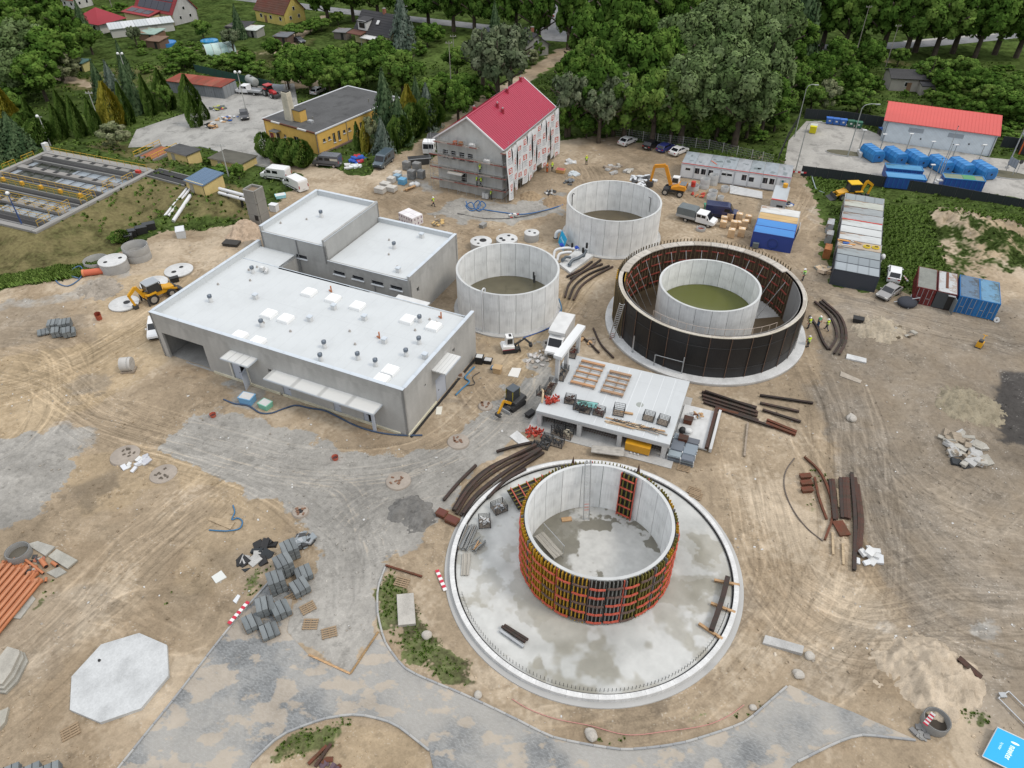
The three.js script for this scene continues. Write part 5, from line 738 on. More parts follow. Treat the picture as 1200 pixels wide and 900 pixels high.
{
const t=thing('mini_excavator','white mini excavator with dark red trim beside the murky water tank','excavator',on(597,411),yw([597,411],[628,407])),W=M([.74,.75,.75],{rough:.4});tracks(t,1.9,.32,.55);mesh('undercarriage',bx(1,.25,.9),STEELD,t,0,.4,0);const b=new B();b.prof([[-1.05,.62],[.55,.62],[.55,1.0],[-.3,1.15],[-.9,1.2],[-1.1,.95]],1.35,.08);b.build('body',W,t);mesh('trim',bx(1.5,.12,1.4),M([.25,.02,.03]),t,-.25,.66,0);const c=new B();c.prof([[-.5,1.05],[.5,1.0],[.42,2.25],[-.45,2.3]],1.0,.05);c.build('cab',W,t).position.z=-.1;for(const[x,z,w,d]of[[.0,.42,.66,.04],[0,-.62,.66,.04]])mesh('cab_window',bx(w,.75,d),CABG,t,x,1.72,z);mesh('windscreen',bx(.04,.9,.8),CABG,t,.5,1.65,-.1);mesh('roof_hatch',bx(.3,.04,.5),BLACK,t,.1,2.32,-.1);boomArm(t,[V(.7,.9,.1),V(1.9,1.7,.1),V(2.7,.8,.1)],STEELD,.4,.14);mesh('dozer_blade',bx(.1,.35,1.4),STEELD,t,1.3,.25,0);mesh('blade_arm',bx(.5,.1,.7),STEELD,t,1.0,.25,0);
}
{
const t=thing('mini_excavator','yellow and black mini excavator with its arm lowered left of the slab','excavator',on(602,475),yw([610,468],[582,488]));tracks(t,2.3,.36,.72,.32,.32);mesh('undercarriage',bx(1.2,.25,1.1),STEELD,t,0,.45,0);const b=new B();b.prof([[-1.3,.68],[.6,.68],[.6,1.05],[-.4,1.2],[-1.1,1.35],[-1.35,1.0]],1.7,.08);b.build('body',STEELD,t);const c=new B();c.prof([[-.7,1.1],[.55,1.05],[.45,2.35],[-.65,2.4]],1.1,.05);c.build('cab',CABG,t).position.z=.2;mesh('cab_roof',bx(1.2,.08,1.12),M([.07,.085,.10],{rough:.5}),t,-.1,2.44,.2);for(const[x,z]of[[.5,-.3],[.5,.72],[-.65,-.3],[-.65,.72]])mesh('cab_post',bx(.08,1.35,.08),M([.30,.26,.03]),t,x,1.7,z);boomArm(t,[V(.8,1.0,-.3),V(2.0,2.1,-.3),V(2.9,.8,-.3)],MY,.45,.17);mesh('dozer_blade',bx(.1,.4,1.8),GALV,t,1.6,.28,0);mesh('blade_arm',bx(.7,.1,.9),STEELD,t,1.25,.28,0);
}
{
const t=thing('wheeled_excavator','orange and white wheeled excavator in front of the office containers','excavator',on(789,227),yw([800,226],[775,222])),W=M([.72,.73,.74],{rough:.4});for(const x of[-1.3,1.3])for(const z of[-1.05,1.05])wheel(t,x,.55,z,.55,2.2);mesh('chassis',bx(3.6,.4,1.3),STEELD,t,0,.75,0);mesh('slew_ring',cy(.7,.7,.25,16),STEELD,t,0,1.05,0);
const u=-.5;const b=new B();b.prof([[-2.1,1.2],[.4,1.2],[.4,1.6],[-1.0,2.1],[-2.0,2.05],[-2.25,1.6]],2.35,.12);const up=b.build('body',MO,t);const g=mesh('engine_grille',bx(.06,.4,1.5),STEELD,up,-2.2,1.75,0);mesh('engine_cover',bx(1.1,.08,1.7),M([.16,.17,.18]),up,-1.5,2.12,0);const c=new B();c.prof([[-.7,1.4],[.95,1.3],[.9,2.0],[.5,2.95],[-.65,3.0]],1.05,.06);c.build('cab',W,t).position.z=.55;for(const z of[1.1,0])mesh('cab_window',bx(1.0,.8,.04),CABG,t,.0,2.4,z);mesh('windscreen',bx(.05,1.1,.85),CABG,t,.78,2.3,.55,0,0,.35);boomArm(t,[V(.6,1.7,-.4),V(1.9,5.0,-.4),V(3.8,4.6,-.4)],MO,.01,.34);const st=new B();st.beam(V(3.8,4.6,-.4),V(4.2,1.6,-.4),.28,.4);st.build('stick',MO,t);const k=new B();k.prof([[-.5,.9],[.6,1],[.7,.3],[.2,-.1],[-.5,.0]],1.0,.03);k.build('bucket',STEELD,t).position.set(4.2,.9,-.4);
}
function backhoe(label,p,turn,withHoe){
const t=thing('backhoe_loader',label,'backhoe loader',p,turn);for(const s of[-1,1]){wheel(t,-1.2,.75,s*.95,.75,2);wheel(t,1.4,.55,s*.95,.55,1.8);mesh('mudguard',bx(1.4,.12,.5),MY,t,-1.2,1.58,s*.95);}
const b=new B();b.prof([[-1.9,.8],[2.1,.7],[2.2,1.25],[.5,1.5],[-1.9,1.4]],1.3,.08);b.build('body',MY,t);const c=new B();c.prof([[-1.5,1.4],[.5,1.4],[.25,2.75],[-1.4,2.75]],1.6,.05);c.build('cab',CABG,t);mesh('cab_roof',bx(1.95,.12,1.75),withHoe?M([.33,.36,.39]):M([.68,.42,.015]),t,-.55,2.82,0);for(const x of[.4,-1.45])for(const z of[-.8,.8])mesh('cab_post',bx(.09,1.4,.09),BLACK,t,x,2.1,z);
for(const s of[-.7,.7]){const q=new B();q.beam(V(.7,1.5,s),V(2.6,.7,s),.14,.22);q.build('loader_arm',MY,t);}const k=new B();k.prof([[0,.1],[.9,.05],[.2,.3],[.1,.9],[-.1,.8]],2.2,.02);k.build('loader_bucket',STEELD,t).position.x=2.6;
boomArm(t,[V(-1.9,1.1,0),V(-2.7,3.0,.1),V(-3.9,2.2,.2)],MY,.01,.26);const q=new B();q.beam(V(-3.9,2.3,.2),V(-3.5,.5,.2),.22,.3);q.build('dipper',MY,t);mesh('hoe_bucket',bx(.6,.5,.6),STEELD,t,-3.5,.35,.2);for(const s of[-1.1,1.1])mesh('stabiliser',bx(.2,1.1,.2),STEELD,t,-2.0,.6,s);return t;
}
backhoe('yellow backhoe loader with grey cab roof among the concrete discs',on(187,349),yw([168,356],[204,340]),1);backhoe('yellow backhoe loader with yellow cab roof behind the container stack',on(993,232),yw([1010,232],[970,233]),0);
{const t=thing('plate_compactor','small yellow compactor on the brown earth right of the road','compactor',on(1147,406),.8);const b=new B();b.prof([[-.5,.1],[.5,.1],[.5,.7],[-.4,.8]],.7,.05);b.build('body',MY,t);const q=new B();q.bar(V(.4,.5,0),V(1.1,1.2,0),.06).bar(V(1.1,1.2,-.3),V(1.1,1.2,.3),.04);q.build('handle',MY,t);mesh('engine',bx(.5,.35,.5),STEELD,t,-.1,.9,0);mesh('base_plate',bx(1.1,.1,.8),STEELD,t,0,.05,0);}
// ---------- site containers ----------
const CORW=(()=>{const q=new B();for(let i=0;i<26;i++)q.box(.12,2.3,.035,-2.85+i*.228,1.3,1.205).box(.12,2.3,.035,-2.85+i*.228,1.3,-1.205);return q.geo();})(),CORR=(()=>{const q=new B();for(let i=0;i<20;i++)q.box(.13,.03,2.2,-2.8+i*.295,2.6,0);return q.geo();})(),CORE=(()=>{const q=new B();for(let i=0;i<9;i++)q.box(.035,2.3,.12,3.015,1.3,-1+i*.25);return q.geo();})(),CFRAME=(()=>{const q=new B();for(const x of[-2.98,2.98])for(const z of[-1.17,1.17])q.box(.12,2.58,.12,x,1.29,z);for(const z of[-1.17,1.17])q.box(5.9,.12,.1,0,2.53,z).box(5.9,.14,.1,0,.1,z);for(const x of[-2.98,2.98])q.box(.1,.12,2.3,x,2.53,0).box(.1,.14,2.3,x,.1,0);return q.geo();})();
// end: which end carries the doors (+1, -1, 0)
function container(label,p,turn,side,roofM,group,o={}){
const t=thing('site_container',label,'container',p,turn,group),S=M(side,{rough:.55,map:o.worn?T.worn:T.metal});mesh('walls',bx(5.96,2.42,2.36),S,t,0,1.32,0);mesh('frame',CFRAME,o.frame??S,t);mesh('roof',bx(5.9,.06,2.3),roofM,t,0,2.56,0);
if(!o.smooth){mesh('wall_ribs',CORW,S,t);mesh('roof_ribs',CORR,roofM,t);}if(o.smooth!==2){mesh('end_ribs',CORE,S,t);mesh('end_ribs',CORE,S,t,0,0,0,0,Math.PI,0);}
if(o.end){const e=o.end;for(const z of[-.85,-.3,.3,.85])mesh('lock_rod',cy(.03,.03,2.35,6),GALV,t,e*3.06,1.3,z);mesh('door_gap',bx(.03,2.3,.03),BLACK,t,e*3.04,1.3,0);for(const z of[-.55,.55])mesh('door_handle',bx(.05,.05,.4),GALV,t,e*3.08,1.1,z);}return t;
}
{
const a=at(977,315,2.6),b=at(1031,325,2.6),ry=-23*D2R,U=V(Math.cos(ry),0,-Math.sin(ry)),Vv=V(-Math.sin(ry)*-1*-1,0,-Math.cos(ry)),W=V(.39,0,-.921),c0=a.clone().add(b).multiplyScalar(.5).setY(0),G='long stack of site containers';
const rf=[M([.33,.37,.40],{map:T.rib}),M([.25,.285,.31],{map:T.rib}),M([.30,.335,.35],{map:T.worn}),M([.46,.38,.29],{map:T.worn}),M([.55,.57,.57],{map:T.worn}),M([.58,.60,.60],{map:T.metal}),M([.55,.58,.58],{map:T.worn}),M([.36,.385,.40],{map:T.worn}),M([.32,.345,.355],{map:T.worn}),M([.47,.49,.44],{map:T.worn}),M([.28,.315,.33],{map:T.rib})];
const what=['dark blue grey container at the road end of the long stack','grey ribbed container second from the road in the long stack','worn grey container third from the road in the long stack','container covered with ropes, planks and yellow cable coils','white container next behind the one with cable coils','clean white container in the middle of the long stack','white container with a red edge strip in the long stack','grey container just behind the red edge strip','second grey container behind the red edge strip','greenish white container second from the far end of the long stack','grey container at the far end of the long stack'];
for(let i=0;i<11;i++){const p=c0.clone().addScaledVector(W,1.25+i*2.47);const t=container(what[i],p,ry,i<1?[.045,.055,.075]:i<3?[.05,.06,.08]:pick([[.35,.37,.39],[.5,.52,.53],[.10,.11,.13]]),rf[i],G,{smooth:i<1?2:1,worn:i>1});if(i===6)mesh('red_strip',bx(5.9,.05,.28),REDP,t,0,2.62,-1.0);
if(i===3){for(let k=0;k<7;k++)mesh('plank',bx(rr(.8,1.8),.06,.2),pick([WOOD,M([.62,.3,.08]),WHITE]),t,rr(-2.7,0),2.65+k*.02,rr(-.8,.8),0,rr(-.5,.5),0);for(const[x,z]of[[1.0,.1],[2.2,-.1]])for(let k=0;k<3;k++)mesh('cable_coil',new THREE.TorusGeometry(.5-k*.08,.05,6,24),M([.62,.47,.03]),t,x+k*.05,2.66+k*.06,z,Math.PI/2,0,0);mesh('blue_cloth',bx(.9,.08,.5),BLUEP,t,-1.9,2.72,.2,0,.3,0);}
if(i<9&&i>1&&i%2===0)mesh('downpipe',bx(.1,2.4,.1),WHITE,t,3.08,1.3,.9);}
[['pale metal cabinet leaning on the middle of the container stack',971,270,[.42,.44,.46],2.2],['second pale cabinet by the container stack, nearer the road',970,283,[.36,.37,.37],1.7],['rusty orange locker beside the container stack',968,300,[.38,.15,.05],2.0]].forEach(([l,x,y,c,w])=>{const o=thing('locker',l,'locker',on(x,y),ry),m=M(c,{map:T.worn});mesh('body',bx(1.0,1.6,w),m,o,0,.8,0);mesh('door',bx(.05,1.4,w*.45),m,o,-.52,.8,w*.24);mesh('handle',bx(.05,.2,.04),STEELD,o,-.56,.8,.06);});
// air unit at the side
const ac=thing('air_unit','white round outdoor unit on the right side of the container stack','air unit',at(1034,303,1.6),ry),q=new B();q.add(new THREE.SphereGeometry(.45,14,10),0,.3,0,0,0,0,V(.8,1,1));q.build('housing',WHITE,ac);mesh('bracket',bx(.6,.1,.5),WHITE,ac,-.3,-.1,0);mesh('pipe',cy(.07,.07,1.8,6),WHITE,ac,-.05,-.9,0);
}
{
const a=at(886,272,2.6),b=at(927,279,2.6),ry=-22*D2R,W=V(.385,0,-.923),c0=a.clone().add(b).multiplyScalar(.5).setY(0),G='short stack of containers by the black ring';
const t1=container('bright blue container of the short stack, nearest the black ring wall',c0.clone().addScaledVector(W,1.3),ry,[.025,.06,.30],M([.07,.25,.6],{map:T.metal}),G,{smooth:1});const q=new B();q.add(new THREE.TorusGeometry(.75,.06,6,28));const tr=q.build('hose_coil',M([.02,.05,.2]),t1);tr.position.set(.2,1.2,1.26);mesh('grey_box',bx(.9,.8,.5),M([.12,.14,.14]),t1,-2.2,.5,1.45);
container('blue container second in the short stack',c0.clone().addScaledVector(W,3.77),ry,[.025,.06,.3],M([.075,.26,.62],{map:T.metal}),G,{smooth:1});const t3=container('container with a plywood covered roof behind the two blue ones',c0.clone().addScaledVector(W,6.24),ry,[.4,.4,.38],M([.62,.45,.23],{map:T.wood}),G,{smooth:1});container('white container behind the plywood covered roof',c0.clone().addScaledVector(W,8.7),ry,[.55,.56,.56],M([.66,.67,.66],{map:T.worn}),G,{smooth:1});
mesh('side_sheet',bx(.06,2.2,2.4),M([.5,.52,.54]),t3,3.3,1.1,.6,0,0,-.12);const t5=container('light grey container with a red lower edge standing crosswise behind the white one',at(911,243,0),ry+Math.PI/2,[.55,.56,.57],M([.46,.50,.53],{map:T.metal}),G,{smooth:1});mesh('red_edge',bx(.3,.1,2.4),REDP,t5,-2.9,2.6,0);mesh('vent',bx(.06,.3,1),BLACK,t5,-3.05,1.6,.3);mesh('yellow_lamp',cy(.4,.4,.6,12),YEL,t5,2.6,2.95,.4);
}
{
const ry=-25.7*D2R,f=at(1173.4,356.5,2.6).setY(0),U=V(Math.cos(-ry),0,Math.sin(-ry)).setZ(Math.sin(25.7*D2R)),W=V(.434,0,-.901),pos=(k)=>f.clone().addScaledVector(V(Math.cos(25.7*D2R),0,Math.sin(25.7*D2R)),-(1.22+k*2.46)).addScaledVector(W,3.03),tr=ry+Math.PI/2+Math.PI,BW=M([.10,.30,.55],{map:T.worn});
container('blue container at the right end with patches of rust on its roof',pos(0),tr,[.02,.19,.50],M([.17,.34,.50],{map:T.worn}),0,{end:1});container('blue container with a dull rusty roof beside the open one',pos(1),tr,[.02,.17,.46],M([.15,.23,.33],{map:T.worn}),0,{end:1});
const w=container('container with a white rust-streaked roof, dark front and open grey door',pos(2.1),tr,[.13,.022,.022],M([.55,.57,.58],{map:T.worn}),0,{end:0});mesh('rust_streak',bx(4.6,.02,.34),RUST,w,-.5,2.63,.1);mesh('dark_panel',bx(.06,2.4,1.5),M([.055,.062,.068]),w,3.06,1.3,.5);mesh('doorway',bx(.05,2.2,.8),BLACK,w,3.07,1.2,-.62);mesh('open_door',bx(1.1,2.25,.07),M([.16,.18,.19]),w,3.6,1.2,-1.15,0,.25,0);mesh('door_hood',bx(.4,.06,.9),GALV,w,3.2,2.35,-.62);
container('dark red container with a grey tarred roof at the left end',pos(3.15),tr,[.20,.028,.03],M([.33,.34,.31],{map:T.asphalt}),0,{end:1,worn:1});
const st=thing('steel_frame_heap','dark tarpaulin heap with a steel bar left of the dark red container','heap',on(1062,357),.5),q=new B();q.add(new THREE.IcosahedronGeometry(1.4,2),0,.4,0,0,0,0,V(1,.45,.9));q.build('tarpaulin',M([.03,.034,.045]),st);const k=new B();k.bar(V(-1.4,.3,-1),V(1.2,1.2,.8),.07).bar(V(-1,.2,1),V(1.4,.9,-.6),.05);k.build('bar',GALV,st);mesh('bucket',cy(.25,.2,.4,12),BLACK,st,1.5,.3,.5);
const wb=thing('warning_post','pink and white striped post lying left of the dark red container','post',on(1063,330),1.6);for(let i=0;i<5;i++)mesh('band',cy(.13,.13,.28,10),i%2?M([.6,.2,.22]):WHITE,wb,i*.28,.15,0,0,0,Math.PI/2);
const rd=thing('white_roll','white roll standing at the corner of the right blue container','roll',on(1167,377));mesh('roll',cy(.35,.35,.35,14),WHITE,rd,0,.3,0,1.2,0,.5);mesh('core',cy(.1,.1,.37,8),STEELD,rd,0,.3,0,1.2,0,.5);
}
// office modules
{
const p0=at(796,208.5),p1=at(923,227),ry=yaw(p0,p1),U=p1.clone().sub(p0).normalize(),Wv=V(U.z,0,-U.x),wm=M([.78,.81,.84],{map:T.metal}),sill=M([.72,.73,.74]),pw=p0.distanceTo(p1)/8;
const lay=[[[.1,0]],[[-.62,1],[.5,1]],[[-.6,1]],[[-.7,0],[.35,0]],[[.5,1]],[[-.6,2]],[[-.65,1],[.5,1]],[]];
for(let i=0;i<8;i++){
const c=p0.clone().addScaledVector(U,pw*(i+.5)).addScaledVector(Wv,3.1),t=thing('office_container',`pale grey office container, ${ORD[i]} from the wheeled excavator in its row`,'office container',c,ry,'row of office containers');t.userData.label=`pale grey office module, ${ORD[i]} counted from the white car in the row`;
mesh('walls',bx(pw-.1,2.45,6),wm,t,0,1.42,0);mesh('frame',bx(pw-.03,.2,6.08),M([.48,.50,.53]),t,0,2.64,0);mesh('frame',bx(pw-.03,.18,6.08),M([.3,.3,.31]),t,0,.2,0);for(const s of[-1,1])mesh('corner_post',bx(.12,2.5,.12),M([.52,.54,.57]),t,s*(pw/2-.08),1.4,3);
mesh('roof',bx(pw-.06,.05,5.9),M([[.40,.45,.49],[.44,.47,.50],[.37,.42,.45]][i%3],{map:T.asphalt}),t,0,2.77,0);mesh('red_strip',bx(pw-.06,.06,.2),M([.52,.08,.06],{map:T.worn}),t,0,2.8,2.9);if(i===7)t.children[t.children.length-1].material=M([.3,.06,.12]);
for(const[x,k]of lay[i]){const h=k===1?1.0:k===2?.8:.4,w=k===1?.8:.85,y=k===1?1.75:k===2?1.6:1.85,f=mesh('window_frame',bx(w+.36,h+.4,.06),sill,t,x,y,3.0);mesh('pane',bx(w,h,.04),GLASS,f,0,0,.03);if(k===1)mesh('mullion',bx(.05,h,.04),M([.25,.2,.22]),f,.1,0,.05);}
if(i===7){const d=mesh('door',bx(.95,2.0,.06),M([.50,.53,.56]),t,-.1,1.3,3.02);mesh('round_sign',cy(.2,.2,.03,14),M([.03,.14,.18]),d,0,.75,.05,Math.PI/2,0,0);}
for(let q=0;q<2;q++)if(rnd()<.8)mesh('puddle',bx(rr(.3,1.2),.012,rr(.2,1.4)),M([.16,.19,.20],{rough:.3}),t,rr(-.6,.6),2.8,rr(-1.8,1.6),0,rr(-.4,.4),0);if(i===2)mesh('plank',bx(.2,.06,1.8),M([.5,.14,.08]),t,-.5,2.83,.8,0,.7,0);
}
}
// ---------- recycling yard ----------
{
const p0=at(1031,165),p1=at(1157,183.5),ry=-24.3*D2R,t=thing('red_roofed_hangar','pale grey sheet metal hangar with a bright red roof','hangar',p0,ry),L=19.7,D=12,E=4.2,AP=5.9,WM=M([.70,.78,.84],{map:T.rib,rough:.5});
let b=new B();b.wall(L,E,[],.2);b.build('front_wall',WM,t);const gb=(x)=>{const s=new THREE.Shape([[0,0],[D,0],[D,E],[D/2,AP],[0,E]].map(([u,v])=>new THREE.Vector2(u,v)));mesh('gable_wall',new THREE.ExtrudeGeometry(s,{depth:.2,bevelEnabled:false}),WM,t,x,0,0,0,Math.PI/2,0);};gb(.0);gb(L-.2);b=new B();b.box(L-.4,E,.2,L/2,E/2,-D+.1);b.build('back_wall',WM,t);
const sl=Math.atan2(AP-E,D/2),ln=Math.hypot(AP-E,D/2)+.5,RM=M([.64,.10,.085],{rough:.5,map:T.metal});for(const s of[-1,1]){const r=mesh('roof_slope',bx(L+.9,.12,ln),RM,t,L/2,AP+.1-(ln/2)*Math.sin(sl),-D/2+s*(ln/2)*Math.cos(sl),s*sl,0,0);for(let i=0;i<34;i++)mesh('sheet_rib',bx(.06,.04,ln),RM,r,-L/2-.3+i*(L+.6)/33,.075,0);}
mesh('gutter',bx(L+.9,.16,.18),GALV,t,L/2,E-.12,.35);for(const x of[.4,L-.1])mesh('downpipe',bx(.14,E,.14),M([.22,.25,.28]),t,x,E/2,.12);mesh('white_corner',bx(.25,E,.1),WHITE,t,L+.02,E/2,.0);
for(const x of[5.8,12.9]){const g=mesh('louvre',bx(2.7,.8,.05),M([.40,.44,.48]),t,x,3.0,.03);for(let i=0;i<6;i++)mesh('louvre_slat',bx(2.6,.07,.05),M([.34,.38,.42]),g,0,-.33+i*.13,.03);}for(const[x,y]of[[7.1,1.5],[14,1.4],[15.6,1.8],[17.9,1.9]])mesh('wall_box',bx(.25,.25,.12),x>17?WHITE:STEELD,t,x,y,.06);
// rounded blue containers
const BL=M([.03,.23,.56],{rough:.45,map:T.metal}),BD=M([.02,.15,.42],{rough:.5,map:T.metal}),G='row of rounded blue recycling containers';
const proto=thing('recycling_container','','recycling container',V(0,0,0),0,G);{const q=new B();q.prof([[-1.1,.15],[1.1,.15],[1.25,.9],[1.25,1.5],[.85,2.15],[-.85,2.15],[-1.25,1.5],[-1.25,.9]],4.4,.03);const m=q.build('body',BL,proto);m.rotation.y=Math.PI/2;for(let i=0;i<5;i++){const k=new B();k.prof([[1.27,.9],[1.27,1.52],[.87,2.19],[-.87,2.19],[-1.27,1.52],[-1.27,.9],[-1.22,.9],[-1.22,1.5],[-.84,2.12],[.84,2.12],[1.22,1.5],[1.22,.9]],.1);const r=k.build('band',BD,proto);r.rotation.y=Math.PI/2;r.position.x=-2.1+i*1.05;}const e=mesh('end_plate',bx(.05,1.3,1.9),BD,proto,2.24,1.0,0);mesh('hatch',cy(.2,.2,.06,12),BLACK,e,.03,.1,0,0,0,Math.PI/2);mesh('skid',bx(4.3,.15,1.6),STEELD,proto,0,.08,0);}
[[1020,186],[1046,189],[1071,192.5],[1099,199],[1123,202],[1149,206]].forEach(([x,y],i)=>{const l=`rounded bright blue recycling container, ${ORD[i]} from the striped lamp island`,p=at(x,y);p.y=.05;const rt=yw([1011,178],[1029,190]);if(!i){proto.position.copy(p);proto.rotation.y=rt;proto.userData.label='rounded blue recycling container, first of six counted from the planted island';}else dup(proto,p,rt,`rounded blue recycling container, ${ORD[i]} of six counted from the planted island`);});
// open skips
const skip=(lab,x,y,l,fill)=>{const o=thing('open_skip',lab,'skip',at(x,y,.05),yw([1035,207],[1078,211])),q=new B();q.prof([[-l/2,.15],[l/2,.15],[l/2,2.1],[-l/2,2.1]],2.35,.02);q.build('body',M([.02,.08,.33],{rough:.5,map:T.metal}),o);for(const s of[-1,1]){mesh('rim',bx(l+.1,.12,.12),BL,o,0,2.14,s*1.15);mesh('end_rim',bx(.12,.12,2.3),BL,o,s*l/2,2.14,0);}for(let i=0;i<8;i++)mesh('stake',bx(.1,1.7,.06),BD,o,-l/2+.4+i*(l-.8)/7,1.1,1.2);mesh('filling',bx(l-.2,.08,2.1),fill,o,0,2.1,0);return o;};
skip('dark blue skip with a worn light blue cover behind the fence',1055,209,6.2,M([.08,.27,.47],{map:T.worn}));skip('dark blue skip closest behind the dark fence, covered in light blue',1057,219.5,6.4,M([.10,.30,.55],{map:T.metal}));const sk=skip('dark blue skip with greenish filling right of the flagpoles',1124,221,6.6,M([.27,.33,.24],{map:T.asphalt}));mesh('green_sheet',bx(2,.05,1.9),M([.09,.26,.12]),sk,.8,2.16,0);
// small bins
const bin=(lab,x,y,c)=>{const o=thing('waste_bin',lab,'bin',at(x,y,.05),yw([965,146],[1010,150])),q=new B();q.prof([[-.6,.15],[.6,.15],[.7,1.2],[-.7,1.2]],1.0,.03);q.build('body',M(c,{rough:.5}),o);const l=new B();l.add(cy(.55,.55,1.42,12,1,false,0,Math.PI),0,1.15,0,0,0,Math.PI/2);const lid=new B();lid.box(1.42,.14,1.1,0,1.27,0);lid.build('lid',M(c.map((v)=>v*1.25),{rough:.5}),o);for(const z of[-.4,.4])mesh('wheel',cy(.1,.1,.08,8),BLACK,o,.5,.1,z,Math.PI/2,0,0);mesh('label_plate',bx(.4,.3,.02),WHITE,o,0,.8,.54);};
bin('blue waste bin at the left end of the bin row',971,145,[.03,.12,.42]);bin('blue waste bin second in the row by the dark fence',979,146,[.025,.11,.38]);bin('blue waste bin third in the row beside the green bins',987,147,[.03,.12,.40]);bin('green waste bin next to the blue ones',996,148.5,[.02,.10,.06]);bin('green waste bin at the right end of the bin row',1005,150,[.025,.12,.07]);
{const o=thing('yellow_bin','yellow waste bin with a grey lid at the left edge of the yard','bin',at(952,155,.05),yw([951,158],[955,147])),q=new B();q.prof([[-.9,.1],[.9,.1],[.95,1.3],[-.95,1.3]],1.3,.04);q.build('body',M([.62,.55,.01],{rough:.5}),o);mesh('lid',bx(1.3,.12,1.35),M([.5,.53,.5]),o,.5,1.4,0);mesh('yellow_lid',bx(.8,.12,1.35),M([.66,.6,.02]),o,-.6,1.4,0);}
{const o=thing('bin_pair','pair of dark bins at the left wall of the red roofed hangar','bins',at(1031,157,.05));for(const z of[0,1.3]){mesh('bin',bx(.9,1.2,.9),STEELD,o,0,.6,z);mesh('lid',bx(.95,.1,.95),BLUEP,o,0,1.25,z);}}
// lamps, flagpoles, signs
const lamp=(lab,x,y,h,arm,group)=>{const o=thing('street_lamp',lab,'street lamp',at(x,y,.05),0,group),P=M([.36,.38,.37],{rough:.5,metal:.3});mesh('post',cy(.07,.12,h,8),P,o,0,h/2,0);if(arm){const q=new B();q.tube([V(0,h-.1,0),V(arm*.15,h+.5,0),V(arm*.6,h+.8,0),V(arm,h+.75,0)],.06,16,6);q.build('arm',P,o);mesh('lamp_head',bx(.8,.14,.3),P,o,arm*1.15,h+.72,0);}else{mesh('lamp_head',bx(.75,.12,.4),M([.6,.61,.6]),o,0,h+.06,0);}return o;};
lamp('tall curved street lamp left of the yellow bin',931,160,9.5,1.6);lamp('curved street lamp near the kerb of the yard entrance',931.5,203,8.8,1.8);lamp('tall curved street lamp on the planted island',993,184,9.3,2.4);[[1007,174],[1030,179],[1061,178.5],[1086,188],[1113,192],[1145,192],[1085,216]].forEach(([x,y],i)=>lamp(i===6?'short square-headed lamp between the skips and the flagpoles':`short square-headed lamp behind the rounded containers, ${ORD[i]} from the island`,x,y,3.6,0,'short lamps of the recycling yard'));
[[1097,221,8,'leftmost'],[1101,205,9,'farthest'],[1090,224,6,'shortest']].forEach(([x,y,h,w],i)=>{const o=thing('flagpole',['bare metal pole between the open skips nearest the dark fence','tall bare metal pole rising before the hangar wall','short metal pole behind the cover of the closest skip'][i],'pole',at(x,y,.05));mesh('pole',cy(.05,.08,h,8),GALV,o,0,h/2,0);mesh('tip',new THREE.SphereGeometry(.1,8,6),STEELD,o,0,h,0);if(i===0){mesh('bracket',bx(1.0,.2,.6),WHITE,o,0,1.6,0);mesh('cabinet',bx(.6,.8,.5),WHITE,o,-.5,1,.2);}});
{const o=thing('tall_lamp','leaning tall lamp pole at the right edge of the picture by the kiosk','lamp post',at(1180,197,.05));mesh('post',cy(.08,.13,8.5,8),GALV,o,0,4.25,0);mesh('base',bx(.5,.3,.5),CONC,o,0,.15,0);mesh('box',bx(.3,.4,.3),STEELD,o,0,1.2,0);}
{const o=thing('notice_board','grey notice board on two posts on the right island','sign',at(1182,204,.05),yw([1176,190],[1186,196]));for(const x of[-.9,.9])mesh('post',cy(.06,.06,3,6),GALV,o,x,1.5,0);mesh('board',bx(2.2,1.5,.08),M([.2,.22,.25]),o,0,2.2,.06);for(let i=0;i<3;i++)mesh('panel',bx(.6,1.3,.03),M([.27,.30,.34]),o,-.7+i*.7,2.2,.12);const d=thing('round_sign','small dark round road sign right of the notice board','sign',at(1190,205,.05));mesh('post',cy(.05,.05,2.6,6),GALV,d,0,1.3,0);mesh('disc',cy(.4,.4,.05,16),STEELD,d,0,2.5,.06,Math.PI/2,0,0);}
{const o=thing('kiosk','dark kiosk with an orange frame and a white letter sign at the right edge','kiosk',at(1196,180,.05),-24*D2R);mesh('walls',bx(3.4,2.7,3),M([.03,.03,.033]),o,1.4,1.35,-1.2);for(const x of[-.3,3.1])mesh('orange_post',bx(.22,2.9,.22),M([.55,.12,.03]),o,x,1.4,.34);mesh('orange_fascia',bx(3.7,.3,.2),M([.55,.12,.03]),o,1.4,2.75,.36);mesh('roof',bx(3.8,.14,3.6),M([.2,.23,.26]),o,1.4,2.95,-1.2);const s=mesh('sign',new THREE.TorusGeometry(.26,.08,6,20),WHITE,o,.45,1.9,.35);mesh('sign_bar',bx(.3,.08,.06),WHITE,s,.1,-.1,0);mesh('side_wall',bx(.05,2.6,2.6),M([.3,.31,.33]),o,3.15,1.35,-1.2);}
[[[1012,178],3.2,1.6,'small planted island with a white kerb block left of the rounded containers'],[[1178,205],4.2,1.9,'planted island with a concrete block at the right edge of the yard'],[[990,180],3.6,1.5,'oval grass island around the tall curved lamp']].forEach(([[x,y],rx,rz,lab],i)=>{if(!i)return;const o=thing('traffic_island',lab,'traffic island',at(x,y,.05),-.35);const s=cy(1,1,.16,28);const k=mesh('kerb',s,CONC,o,0,.06,0);k.scale.set(rx,1,rz);const f=mesh('soil',s,M([.15,.14,.09],{map:T.asphalt}),o,0,.09,0);f.scale.set(rx-.15,1,rz-.15);mesh('concrete_block',bx(.55,.9,2.2),CONCL,o,i===1?-3.6:2.6,.4,0,0,.15,0);});
}
